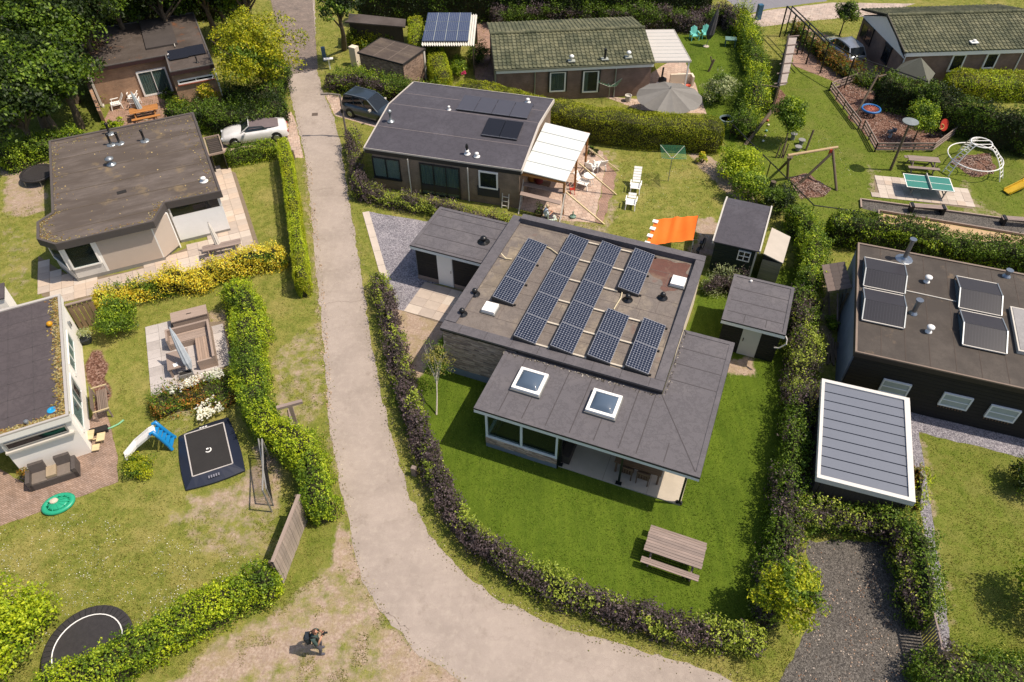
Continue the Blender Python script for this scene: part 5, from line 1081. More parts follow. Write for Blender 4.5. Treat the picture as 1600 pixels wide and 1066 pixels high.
Qr = l8(346, 299.5)[0]-.2; body = [(q1[0], ybay), (q3[0]-.05, ybay), (q4[0], q4[1]+.1), (q4[0]+.05, q5[1]+.1), (Qr, q5[1]+.1), (Qr, ymax-.3), (xmin+.7, ymax-.3), (xmin+.7, q0[1]+1.6), (q0[0], q0[1]+.5)]
inn = MB(); inn.prism([(q1[0]+.12, ybay+.12), (q3[0]-.1, ybay+.12), (q4[0]-.12, q4[1]+.2), (q4[0]-.1, q5[1]+.22), (Qr-.1, q5[1]+.22), (Qr-.1, ymax-.4), (xmin+.8, ymax-.4), (xmin+.8, q0[1]+1.6), (q0[0]+.15, q0[1]+.6)], 0, 2.41); B8.part('wall', inn, plain('wall_cream8', '#d8d0c6', .8))
def panelwall(a, b, parts, name='wall_panel'):
    W = B8.wall(a, b)
    for (s0, s1, z0, z1, mt, nm) in parts: m = MB(); W.box(m, s0*W.L, s1*W.L, z0, z1, -.115, .0); B8.part(nm, m, mt)
    return W
Wb = panelwall((q1[0], ybay), (q3[0]-.05, ybay), [(0, .34, .22, .85, plain('white_boards', '#e4e2de', .6, var=.06), 'parapet_panel'), (0, 1, 0, .2, MT['pipe_grey'], 'plinth'), (.37, .985, .22, 2.4, TAUPE, 'sun_screen'), (.335, .37, .22, 2.4, MT['white_paint'], 'mullion'), (.985, 1, .22, 2.4, MT['white_paint'], 'mullion'), (0, .02, .22, 2.4, MT['white_paint'], 'mullion')])
window(Wb, .02*Wb.L, .335*Wb.L, .86, 2.38, MT['white_paint'], glass(), 1, 1, .09, None)
WL8 = panelwall((q0[0], q0[1]+.5), (q1[0], ybay), [(0, 1, 0, .2, MT['pipe_grey'], 'plinth'), (0, 1, .22, .85, MT['white_boards'], 'parapet_panel'), (0, .05, .86, 2.4, MT['white_paint'], 'mullion')]); window(WL8, .05*WL8.L, WL8.L-.02, .86, 2.38, MT['white_paint'], glass(), 1, 1, .09)
panelwall((q3[0]-.05, ybay), (q4[0], q4[1]+.1), [(0, .93, .22, 2.4, TAUPE, 'sun_screen'), (.94, 1, 0, 2.4, MT['white_paint'], 'mullion')])
Wr = panelwall((q4[0]+.05, q5[1]+.1), (Qr, q5[1]+.1), [(0, 1, 0, .18, MT['pipe_grey'], 'plinth'), (0, 1, .18, 1.75, BR_W, 'white_brickwork'), (0, .03, 1.76, 2.4, MT['white_paint'], 'mullion'), (.95, 1, 1.76, 2.4, MT['white_paint'], 'mullion'), (.03, .95, 1.8, 2.4, MT['dark_glass'], 'high_window'), (.0, 1, 1.752, 1.79, MT['white_paint'], 'sill')])
# store beside it
st = T('slatted_store', 'narrow dark slatted bin store right of the worn flat roof', 'store', *g(336, 262, .3), 24); m = MB(); m.box(-.05, -.1, 0, 0, 2.1, 1.3); m.box(.72, -.1, 0, .77, 2.1, 1.3); st.part('side', m, MT['shade_dark'])
for k in range(9): m = MB(); m.box(0, k*.23-.08, 1.27, .72, k*.23+.1, 1.3); st.part('slat', m, MT['dark_wood'])
m = MB()
for a in ((-.08, -.16, .8, -.1), (-.08, 2.1, .8, 2.16), (-.14, -.16, -.08, 2.16), (.8, -.16, .86, 2.16)): m.box(a[0], a[1], 1.24, a[2], a[3], 1.36)
st.part('rim', m, MT['tan_wood'])
# ---- white house (B9)
B9 = T('white_house', 'white rendered house at the left edge with dark flat roof and long strip window', 'house', *g(148, 706), 25.2)
l9 = lambda a, b, z=2.62: B9.l(a, b, z)
x1, y0 = l9(108, 649.8); y1 = l9(94, 460.3)[1]; x0 = x1-9.; P = [(x0, y0), (x1, y0), (x1, y1), (x0, y1)]
o9 = slab_roof(B9, P, 2.3, 2.6, FELT_W, MT['white_paint'], rim='all', rimh=.08, rimw=.12, rim_m=plain('rim_white', '#c8c2bc', .6, var=.1))
seams(B9, o9, [((x1-k, y0+.2), (x1-k, y1-.2)) for k in (1.3, 2.3, 3.3, 4.3)]+[((x0, y0+k*1.0), (x1-.2, y0+k*1.0)) for k in range(1, 8)], 2.601, plain('seam_w', '#544e50', .85))
MO = MB()
for k in range(1500):
    X = x1-.15-abs(random.gauss(0, .16)); Y = y0+.15+random.random()*(y1-y0-.3)
    if random.random() < .3: X = x1-random.random()*3.4; Y = y0+.15+abs(random.gauss(0, .12))
    s_ = random.uniform(.015, .06); MO.obox(X, Y, 2.602, s_*2, s_, random.uniform(.01, .05), random.random()*180)
B9.part('moss_and_leaves', MO, MT['moss'], o9, stuff=True)
xp = B9.l(38, 752, 0)[0]; m = MB(); m.prism([(xp, y0+.12), (x1-.1, y0+.12), (x1-.1, y1-.1), (xp, y1-.1)], 0, 2.29); m.prism([(x0, y0+1.8), (xp-.001, y0+1.8), (xp-.001, y1-.1), (x0, y1-.1)], 0, 2.29); B9.part('wall', m, WHITE_R)
W = B9.wall((xp, y0+.12), (x1-.1, y0+.12)); window(W, .15, W.L-.25, 1.72, 2.12, MT['pipe_grey'], MT['dark_glass'], 1, 1, .05); m = MB(); W.box(m, .02, W.L-.1, 1.55, 1.66, .001, .16); B9.part('awning_case', m, MT['offwhite'])
W = B9.wall((x1-.1, y0+.12), (x1-.1, y1-.1)); L = W.L
window(W, L-4.4, L-2.0, 1.3, 2.1, MT['white_paint'], glass(), 3, 1, .07, (MT['curtain_white'], (0, 1))); window(W, 2.2, 2.8, 1.0, 1.9, MT['pipe_grey'], MT['dark_glass'], 1, 1, .06); window(W, L-7.6, L-5.0, .9, 2.1, MT['white_paint'], glass(), 2, 1, .07, (MT['curtain_white'], (0, 1)))
m = MB(); W.box(m, 1.3, 1.45, 1.5, 1.72, .001, .12); B9.part('wall_lamp', m, MT['steel']); m = MB(); W.box(m, L-1.1, L-.95, 1.5, 1.75, .001, .12); B9.part('wall_lamp', m, MT['steel'])
m = MB(); q = l9(43, 662); m.lathe(*q, [(.07, 2.6), (.07, 2.74), (.1, 2.75), (.08, 2.8), (.02, 2.82)], 8); B9.part('roof_vent', m, MT['zinc'], o9)
bx = T('white_gable_annex', 'white rendered annex corner showing behind the white house', 'house', *g(4, 480, 0), 25.2); m = MB(); X, Y = bx.l(4, 447, 2.3); m.prism([(X-3, Y-1.), (X+.05, Y-1.), (X+.05, Y+.1), (X-3, Y+.1)], 0, 2.3); bx.part('wall', m, WHITE_R); m = MB(); m.box(X-3.1, Y-1.1, 2.301, X+.1, Y+.15, 2.38); bx.part('roof', m, FELT_W)
# ---- right dark house (B10)
B10 = T('dark_boarded_house', 'black boarded house with stained brown flat roof carrying folded solar collectors', 'house', *g(1420, 645), -19.1)
l10 = lambda a, b, z=3.0: B10.l(a, b, z)
x0, y0 = l10(1336, 550); y1 = l10(1341.5, 379.5)[1]; x1 = x0+10
o10 = slab_roof(B10, [(x0, y0), (x1, y0), (x1, y1), (x0, y1)], 2.72, 2.96, FELT_B, plain('fascia_b10', '#3a3230', .6), rim='all', rimh=.07, rimw=.09, rim_m=plain('rim_rust', '#8c7a6c', .6, var=.15))
seams(B10, o10, [((x0+k, y0+.1), (x0+k, y1-.1)) for k in (1.1, 2.1, 3.1, 4.15, 5.15, 6.2, 7.2)], 2.961, plain('seam_b10', '#564a42', .85), .03)
m = MB(); m.box(x0+.1, y0+.12, 0, x1-.1, y1-.1, 2.71); B10.part('wall', m, plain('black_wall', '#181717', .7))
m = MB(); m.box(x0+.02, y0+.2, .0, x0+.099, y1-.15, 2.71); B10.part('side_cladding', m, plain('blue_grey_side', '#7c8694', .8, var=.25, vs=1.2))
W = B10.wall((x0+.1, y0+.12), (x1-.1, y0+.12)); boards(W, .01, W.L, .05, 2.68, BLACKBOARD, h=.2)
for pa, pb in (((1371, 609), (1427, 583)), ((1464, 630), (1524, 604)), ((1536, 649), (1598, 622))):
    s1, z1 = W.hit(*pa); s2, z2 = W.hit(pb[0]-7, pb[1]+2); window(W, s1, s1+1.18, z1+.02, z1+.82, MT['fascia_grey'], plain('pale_window', '#bcc8cc', .08, var=.1), 1, 2, .07, d=.026)
    for k in range(9): m = MB(); W.box(m, s1+.05+k*.12, s1+.1+k*.12, z1-.16, z1-.01, .026, .05); B10.part('vent_slat', m, MT['brown_wood'])
for q, k, s_ in (((1413, 404), 'tall', 1), ((1448, 440), 'white', 1.1), ((1451, 518), 'white', 1.1), ((1427, 489), 'short', 1), ((1573, 431), 'short2', 1)):
    X, Y = l10(*q)
    if k == 'white': m = MB(); m.lathe(X, Y, [(.16, 2.97), (.14, 3.02), (.08, 3.06), (.08, 3.2), (.17, 3.22), (.17, 3.3), (.06, 3.36)], 12); B10.part('roof_vent', m, MT['white_paint'], o10, smooth=True)
    else:
        h = {'tall': 1.15, 'short': .75, 'short2': .3}[k]; m = MB(); m.lathe(X, Y, [(.42 if k == 'tall' else .2, 2.962), (.4 if k == 'tall' else .19, 2.975), (.2, 3.0), (.11, 3.1), (.11, 2.97+h), (.17, 2.98+h), (.17, 3.06+h)], 12); B10.part('flue', m, MT['steel'], o10)
COLL = plain('collector_dark', '#3a3436', .4, var=.1)
clm, t, p = nodes('collector_lines'); v = coord(t); sx = N(t, 'SeparateXYZ'); t.links.new(v, sx.inputs[0]); f = mth('LESS_THAN', mth('FRACT', mth('MULTIPLY', sx.outputs[0], 8.)), .1); t.links.new(mixc(t, f, hx('#26262e'), hx('#3c3b44')), p.inputs['Base Color']); p.inputs['Roughness'].default_value = .2
def collector(label, corners):
    """folded flat collector: low front, ridge, back edge (px at front-left, front-right, ridge-left, back-left)"""
    fl_, fr_, rl_, bl_ = corners; a = l10(*fl_, 3.08); b = l10(*fr_, 3.08); c = l10(*rl_, 3.42); d = l10(*bl_, 3.18)
    t_ = T('roof_collector', label, 'solar collector', B10.x+cos(B10.a)*a[0]-sin(B10.a)*a[1], B10.y+sin(B10.a)*a[0]+cos(B10.a)*a[1], -19.1, 'folded solar collectors on the brown roof', 2.97)
    Lx = b[0]-a[0]; Y1 = c[1]-a[1]; Y2 = max(d[1]-a[1], Y1+.5); z0, z1, z2 = .1, .45, .22
    for (ya, za, yb, zb, mt) in ((.01, z0, Y1, z1, clm), (Y1+.01, z1, Y2, z2, COLL)):
        m = MB(); m.hexa([(.04, ya, za-.05), (Lx-.04, ya, za-.05), (Lx-.04, yb, zb-.05), (.04, yb, zb-.05), (.04, ya, za), (Lx-.04, ya, za), (Lx-.04, yb, zb), (.04, yb, zb)]); t_.part('collector_panel', m, mt)
    for x in (0, Lx):
        m = MB(); m.beam((x, 0, z0), (x, Y1, z1+.02), .05, .05); m.beam((x, Y1, z1), (x, Y2, z2), .05, .05); m.beam((x, Y2, z2), (x, Y2, 0), .05, .05); m.beam((x, Y1, z1-.05), (x, Y1, 0), .05, .05); t_.part('side_frame', m, MT['zinc'])
        m = MB(); m.hexa([(x-.01, 0, 0), (x+.01, 0, 0), (x+.01, Y2, 0), (x-.01, Y2, 0), (x-.01, 0, z0-.03), (x+.01, 0, z0-.03), (x+.01, Y1, z1-.05), (x-.01, Y1, z1-.05)]); t_.part('side_plate', m, plain('teal_plate', '#5a6e78', .5))
    for (y, z_) in ((0, z0-.02), (Y2, z2-.02)): m = MB(); m.beam((0, y, z_), (Lx, y, z_), .05, .05); t_.part('frame_bar', m, MT['offwhite'])
collector('folded collector at the back left of the brown roof, beside the tall flue', ((1349, 446), (1414, 460), (1353, 419), (1352, 402)))
collector('folded collector at the front left of the brown roof', ((1347, 499), (1413, 514), (1351, 467), (1350, 450)))
collector('folded collector at the back right of the brown roof', ((1498, 480), (1565, 493), (1500, 450), (1493, 431)))
collector('folded collector at the front right of the brown roof', ((1504, 538), (1573, 552), (1506, 504), (1498, 484)))
m = MB(); a = l10(1416, 454, 3); b = l10(1494, 471, 3); m.tube((*a, 2.99), (*b, 2.99), .03); B10.part('pipe', m, MT['offwhite'], o10)
lt = T('roof_light', 'pale framed rooflight at the right edge of the brown roof', 'rooflight', *g(1576, 482, 3.0), -19.1, z=2.97); m = MB(); m.box(0, -3, 0, 2.2, .0, .18); lt.part('frame', m, MT['offwhite']); m = MB(); m.box(.08, -2.9, .181, 2.1, -.08, .2); lt.part('pane', m, plain('rooflight_pane', '#a8a4a2', .3))
# ---- carport (B11)
B11 = T('carport', 'long carport with white rimmed roof of grey standing-seam panels', 'carport', *g(1276, 775, .3), -18.6)
x0, y0 = B11.l(1276, 747, 2.35); x1, y1 = B11.l(1421, 622.8, 2.35)
m = MB(); rw = .17
m.box(x0, y0, 2.12, x1, y0+rw, 2.4); m.box(x0, y1-rw, 2.12, x1, y1, 2.38); m.box(x0, y0+rw, 2.12, x0+rw*.75, y1-rw, 2.38); m.box(x1-rw*1.3, y0+rw, 2.12, x1, y1-rw, 2.385); B11.part('rim', m, plain('carport_white', '#eae6e0', .5, var=.08, vs=4, dirt=('#b0a89c', 6, .64)))
PG = plain('panel_grey', '#7b808c', .45, var=.05, vs=1.5); n = 10; ys_ = [y0+rw+(y1-y0-2*rw)*k/n for k in range(n+1)]
for k in range(n): m = MB(); m.hexa([(x0+rw*.75, ys_[k]+.02, 2.28), (x1-rw*1.3, ys_[k]+.02, 2.28), (x1-rw*1.3, ys_[k+1]-.02, 2.28), (x0+rw*.75, ys_[k+1]-.02, 2.28), (x0+rw*.75, ys_[k]+.02, 2.33), (x1-rw*1.3, ys_[k]+.02, 2.33), (x1-rw*1.3, ys_[k+1]-.02, 2.32), (x0+rw*.75, ys_[k+1]-.02, 2.32)]); B11.part('roof_panel', m, PG)
m = MB(); m.box(x0+.1, y0+rw, 2.25, x1-.2, y1-rw, 2.275); B11.part('roof_deck', m, MT['black'])
for a, b in ((x0+.2, y0+.25), (x1-.2, y0+.25), (x0+.2, y1-.25), (x1-.2, y1-.25)): m = MB(); m.box(a-.07, b-.07, 0, a+.07, b+.07, 2.12); B11.part('post', m, MT['dark_wood'])
m = MB(); m.box(x0+.15, y0+.3, 0, x0+.19, y1-.3, 2.1); m.box(x0+.27, y1-.25, 0, x1-.27, y1-.21, 2.1); m.box(x0+.3, y0+.2, 0, x1-.3, y0+.24, 1.9); B11.part('boarding', m, MT['dark_wood'])
# ---- rough brick shed (B12), solar shed (B13), dark shelter (B14), tiled lean-to
G12 = T('rough_brick_shed', 'small rough-brick shed with dark felt roof near the car', 'shed', *g(631, 172, 1), -28.9)
P = [G12.l(*q, 2.3) for q in ((558, 82), (629.5, 101), (666, 76), (597, 59))]; x0, y0 = P[0][0], (P[0][1]+P[1][1])/2; x1 = P[1][0]; y1 = P[3][1]
o = slab_roof(G12, [(x0, y0), (x1, y0), (x1, y1), (x0, y1)], 2.2, 2.3, FELT_D, MT['shade_dark'], rim='all', rimh=.02, rimw=.06, rim_m=MT['shade_dark']); m = MB(); m.box(x0+.1, y0+.1, 0, x1-.08, y1-.1, 2.2); G12.part('wall', m, BR_12)
seams(G12, o, [((x0+.2, (y0+y1)/2), (x1-.2, (y0+y1)/2)), ((x0+1.4, y0+.1), (x0+1.4, y1-.1)), ((x0+2.7, y0+.1), (x0+2.7, y1-.1))], 2.302, plain('seam_s', '#8a7c70', .8)); m = MB(); m.box(x1-.079, y1-.3, 0, x1-.02, y1-.1, 2.15); G12.part('corner_board', m, MT['offwhite'])
m = MB(); m.box(x0-.7, y0+.6, 0, x0-.15, y0+1.2, 1.5); sg2 = solo('meter_box', MB().box(-.3, -.25, 0, .3, .25, 1.5), CREAM, 'pale cabinet standing left of the rough-brick shed', 'cabinet', *g(556, 98, .2), 0, -28.9)
G13 = T('solar_shed', 'open shed with white corrugated roof and eight blue solar panels', 'shed', *g(700, 90, .5), -.7)
P = [G13.l(*q, 2.4) for q in ((658, 70.5), (741, 70.5), (736, 22), (659, 24.5))]; x0, x1, y0, y1 = P[0][0], P[1][0], P[0][1], P[2][1]
m = MB(); nn_ = 60; m.grid(lambda u, v: (x0+(x1-x0)*u, y0+(y1-y0)*v, 2.36+.05*sin(u*22*2*pi)), 264, 1); m.grid(lambda u, v: (x1-(x1-x0)*u, y0+(y1-y0)*v, 2.34+.05*sin(-u*22*2*pi)), 264, 1); o = G13.part('corrugated_roof', m, plain('corrugated_white', '#e8e4da', .6, var=.1))
for a, b in ((x0+.1, y0+.1), (x1-.1, y0+.1), (x0+.1, y1-.1), (x1-.1, y1-.1)): m = MB(); m.box(a-.05, b-.05, 0, a+.05, b+.05, 2.28); G13.part('post', m, MT['post_wood'])
m = MB(); m.box(x0+.15, y1-.15, 0, x1-.15, y1-.12, 2.2); m.box(x0+.15, y0+.1, .0, x0+.2, y1-.2, 2.2); G13.part('boarding', m, MT['dark_wood'])
BS = plain('blue_solar', '#4c5572', .15, var=.06); xa_, xb2 = G13.l(661, 50, 2.5)[0]+.05, G13.l(733, 50, 2.5)[0]
for j in range(4):
    m = MB(); a = xa_+(xb2-xa_)*j/4+.02; b = xa_+(xb2-xa_)*(j+1)/4-.02; m.hexa([(a, y0+.5, 2.46), (b, y0+.5, 2.46), (b, y1-.1, 2.5), (a, y1-.1, 2.5), (a, y0+.5, 2.5), (b, y0+.5, 2.5), (b, y1-.1, 2.55), (a, y1-.1, 2.55)]); q_ = G13.part('solar_panel', m, BS)
    m = MB()
    for k in range(1, 6): m.box(a+(b-a)*k/6-.003, y0+.5, 2.54, a+(b-a)*k/6+.003, y1-.1, 2.553)
    for k in (1, 2): yy = y0+.5+(y1-y0-.6)*k/3; m.box(a, yy-.006, 2.54, b, yy+.006, 2.555)
    m.box(b, y0+.5, 2.46, b+.035, y1-.1, 2.56); G13.part('panel_lines', m, MT['bar_grey'], q_)
G14 = T('dark_shelter', 'dark low shelter with brown felt roof beside the road tree', 'shed', *g(590, 60, .3), 8)
P = [G14.l(*q, 2.2) for q in ((538, 34), (600, 41), (633, 42), (634, 30), (585, 29), (578, 20), (560, 22))]; m = MB(); m.prism([P[0], P[2], P[3], P[6]], 2.1, 2.2); G14.part('roof', m, FELT_7)
X0, Y0 = P[0]; X1, Y1 = P[2]; m = MB(); m.prism([(X0+.3, Y0+.6), (X1-.2, Y1+.4), (X1-.2, Y1+1.6), (X0+.3, Y0+1.9)], 0, 2.09); G14.part('wall', m, MT['dark_wood'])
G15 = T('tiled_leanto', 'small lean-to roof of brown pantiles beside the dark boarded house', 'lean-to', *g(1313, 470, .3), -8)
P = [G15.l(*q, 2.2) for q in ((1296, 449), (1329, 448), (1330, 410), (1299, 409))]; x0, x1, y0, y1 = P[0][0], P[1][0], P[0][1], P[3][1]; BT = [plain('roof_tile_a', '#8c7a70', .8, var=.1), plain('roof_tile_b', '#6a5e58', .8, var=.1)]
for i in range(3):
    for j in range(6):
        m = MB(); a = x0+(x1-x0)*i/3; b = a+(x1-x0)/3; ya, yb = y0+(y1-y0)*j/6, y0+(y1-y0)*(j+1)/6; za = 1.9+.12*i
        k = 5; 
        for q in range(k): f0, f1 = q/k, (q+1)/k; h0 = .05*sin(f0*pi); h1 = .05*sin(f1*pi); m.hexa([(a, ya+(yb-ya)*f0, za), (b, ya+(yb-ya)*f0, za+.12), (b, ya+(yb-ya)*f1, za+.12), (a, ya+(yb-ya)*f1, za), (a, ya+(yb-ya)*f0, za+.03+h0), (b, ya+(yb-ya)*f0, za+.14+h0), (b, ya+(yb-ya)*f1, za+.14+h1), (a, ya+(yb-ya)*f1, za+.03+h1)])
        G15.part('roof_tile', m, BT[0 if i == 0 else 1])
for a in ((x0+.05, y0+.05), (x0+.05, y1-.05), (x1-.05, y0+.05)): m = MB(); m.box(a[0]-.04, a[1]-.04, 0, a[0]+.04, a[1]+.04, 1.88); G15.part('post', m, MT['post_wood'])
fw2 = T('firewood', 'stack of grey timber leaning beside the dark boarded house', 'timber', *g(1308, 490, .2), -10)
for k in range(14): m = MB(); a = random.uniform(-.5, .5); m.beam((a, -1.2+random.random()*.4, .05+random.random()*.3), (a+random.uniform(-.3, .5), .5+random.random()*.5, .5+random.random()*.9), random.uniform(.05, .12), .04); fw2.part('plank', m, random.choice([MT['grey_wood_y'], MT['post_wood'], MT['dark_wood']]))
for j in range(12): m = MB(); a = g(1292+random.random()*22, 545+random.random()*35, .1); X, Y = fw2.w2l(*a); m.beam((X, Y, .06), (X+random.uniform(-.2, .2), Y+random.uniform(.7, 1.3), .15+random.random()*.4), .09, .05); fw2.part('plank', m, MT['post_wood'])
# ================================================================= VEHICLES
def car(name, label, pr, pf, length, width, prof, roof, body, kind='hatch', zr_=.0, rails=False):
    """pr, pf: surveyed ground points at rear and front; +x is forward. prof: (x, belt z, half width), roof: (x, z, half width) stations"""
    a = g(*pr); b = g(*pf); yaw = degrees(atan2(b[1]-a[1], b[0]-a[0])); t_ = T(name, label, 'car', a[0], a[1], yaw); m = MB(); L = length
    k0 = 0; ring = []
    for (x, zb, hw) in prof:
        ring.append([(x, -hw*.93, .25), (x, -hw, .45), (x, -hw*.985, zb*.8), (x, -hw*.9, zb), (x, -hw*.55, zb+.035), (x, 0, zb+.05), (x, hw*.55, zb+.035), (x, hw*.9, zb), (x, hw*.985, zb*.8), (x, hw, .45), (x, hw*.93, .25)])
    for r_ in ring: m.v += r_
    nr = 11
    for i in range(len(ring)-1):
        for j in range(nr-1): p_ = i*nr+j; m.f.append((p_, p_+nr, p_+nr+1, p_+1)); m.m.append(0)
    m.f.append(tuple(range(nr))); m.m.append(0); m.f.append(tuple((len(ring)-1)*nr+j for j in range(nr-1, -1, -1))); m.m.append(0)
    bo = t_.part('body', m, body, smooth=True)
    def wid(x): return float(np.interp(x, [q[0] for q in prof], [q[2] for q in prof])), float(np.interp(x, [q[0] for q in prof], [q[1] for q in prof]))
    if roof:
        # greenhouse: belt ring to roof ring
        xs = [q[0] for q in roof]; (xr0, zr0, h0), (xr1, zr1, h1) = roof[1], roof[2]; xb0, xb1 = roof[0][0], roof[3][0]
        wb0, zb0 = wid(xb0); wb1, zb1 = wid(xb1); Bq = [(xb0, -wb0*.88, zb0-.01), (xb1, -wb1*.88, zb1-.01), (xb1, wb1*.88, zb1-.01), (xb0, wb0*.88, zb0-.01)]; Tq = [(xr0, -h0, zr0), (xr1, -h1, zr1), (xr1, h1, zr1), (xr0, h0, zr0)]
        gm_ = MT['dark_glass']
        for nm, idx in (('side_window', (0, 1)), ('windscreen', (1, 2)), ('side_window', (2, 3)), ('rear_window', (3, 0))):
            i, j = idx; q = MB(); q.face([Bq[i], Bq[j], Tq[j], Tq[i]]); t_.part(nm, q, gm_)
        q = MB(); q.grid(lambda u, v: (xr0+(xr1-xr0)*u, (-1+2*v)*(h0+(h1-h0)*u+.02), zr0+(zr1-zr0)*u+.012+.06*(1-(2*u-1)**2)*(1-.3*(2*v-1)**2)), 8, 6); q.box(xr0, -h0, zr0-.02, xr1, h0, zr0+.005); t_.part('roof', q, body, smooth=True)
        for s_ in (-1, 1):
            q = MB(); i, j = (0, 1) if s_ < 0 else (3, 2)
            for f in (0, .36, .68, 1): A = [Bq[i][k]+(Bq[j][k]-Bq[i][k])*f for k in range(3)]; D_ = [Tq[i][k]+(Tq[j][k]-Tq[i][k])*f for k in range(3)]; q.beam(A, D_, .075, .03)
            t_.part('pillars', q, body, stuff=True)
            if rails: q = MB(); q.tube((xr0+.1, s_*(h0-.03), zr0+.08), (xr1-.1, s_*(h1-.03), zr1+.08), .02); t_.part('roof_rail', q, MT['zinc'])
    for s_ in (-1, 1):
        for x in (L*.19, L*.81):
            w0, _ = wid(x); arch = MB(); arch.tube((x, s_*(w0-.14), .36), (x, s_*(w0+.003), .36), .37, None, 16); t_.part('wheel_arch', arch, MT['black'])
            q = MB(); q.tube((x, s_*(w0-.2), .32), (x, s_*(w0+.02), .32), .32, None, 18); wh = t_.part('wheel', q, MT['rubber']); q = MB(); q.tube((x, s_*(w0+.02), .32), (x, s_*(w0+.03), .32), .2, .19, 12)
            for k in range(5): an = k*2*pi/5; q.beam((x, s_*(w0+.034), .32), (x+cos(an)*.2, s_*(w0+.034), .32+sin(an)*.2), .02, .05)
            t_.part('rim', q, MT['steel'], wh)
        w0, zb = wid(L*.64); q = MB(); q.obox(L*.64, s_*(w0+.1), zb+.0, .12, .2, .13, 8*s_); t_.part('mirror', q, body if kind != 'suv' else MT['offwhite'])
        w0, zb = wid(.06); q = MB(); q.box(-.025, s_*(w0*.62), zb*.72, .1, s_*(w0*.97), zb*.9); t_.part('tail_light', q, plain('tail_red', '#b01822', .25))
        w0, zb = wid(L-.2); q = MB(); q.box(L-.3, s_*(w0*.55), zb*.72, L-.02, s_*(w0*.9), zb*.93); t_.part('headlight', q, plain('headlamp', '#dfe4e8', .1))
    q = MB(); q.box(L-.02, -.6, .3, L+.03, .6, .52); t_.part('grille', q, MT['black']); q = MB(); q.box(-.035, -.26, .5, -.01, .26, .62); t_.part('number_plate', q, plain('plate_yellow', '#e0b430', .4))
    return t_, wid
WP = paint('car_white', '#f6f4f2', .25, 0, .6); GB = paint('car_grey', '#4d5963', .3, .5, .7); SV = paint('car_silver', '#b6bac0', .28, .6, .6)
cv, wd = car('convertible_car', 'white convertible car with dark open seating parked beside the clipped hedge', (452, 209), (350, 224), 4.4, 1.75,
    [(0, .55, .6), (.15, .86, .78), (.6, .93, .86), (1.4, .93, .88), (2.4, .93, .88), (2.9, .93, .88), (3.6, .84, .85), (4.15, .72, .76), (4.35, .6, .62), (4.4, .5, .5)], None, WP)
m = MB(); m.grid(lambda u, v: (.55+1.95*u, (-1+2*v)*.72*(1-.25*(1-u)**3), .975+.27*sin(pi*min(1, u*1.15)*.5)*(1-.45*abs(2*v-1)**2.5)), 10, 8); m.grid(lambda u, v: (.55+1.95*u, (-1+2*v)*.72, .93), 2, 2)
cv.part('soft_top', m, plain('soft_top', '#76696a', .85, var=.15), smooth=True)
m = MB(); m.face([(3.05, -.72, .93), (2.45, -.62, 1.3), (2.45, .62, 1.3), (3.05, .72, .93)]); wi = cv.part('windscreen', m, MT['dark_glass']); m = MB(); m.beam((3.07, -.74, .93), (2.44, -.63, 1.32), .05, .04); m.beam((3.07, .74, .93), (2.44, .63, 1.32), .05, .04); m.beam((2.45, -.63, 1.32), (2.45, .63, 1.32), .05, .05); cv.part('windscreen_frame', m, WP, wi)
for s_ in (-1, 1): m = MB(); m.face([(1.3, s_*.745, .96), (2.9, s_*.76, .95), (2.45, s_*.64, 1.27), (1.6, s_*.66, 1.22)]); cv.part('side_window', m, MT['dark_glass'])
car('grey_hatchback', 'dark blue-grey tall hatchback parked nose-in behind the bungalow roof', (545, 172), (640, 198), 4.15, 1.72,
    [(0, .5, .7), (.06, .95, .82), (.5, 1.0, .86), (2.6, .98, .86), (3.3, .93, .83), (3.9, .82, .76), (4.1, .66, .62), (4.15, .5, .55)], [(.1, 0, 0), (.35, 1.58, .64), (2.3, 1.6, .62), (3.15, 0, 0)], GB, 'suv', rails=True)
car('silver_estate_car', 'silver estate car parked beside the gabled corner house', (1336, 107), (1294, 74), 4.4, 1.7,
    [(0, .5, .68), (.08, .88, .8), (.6, .94, .84), (3.0, .92, .84), (3.6, .84, .8), (4.2, .7, .7), (4.4, .5, .56)], [(.12, 0, 0), (.55, 1.42, .6), (2.4, 1.44, .6), (3.2, 0, 0)], SV, rails=True)
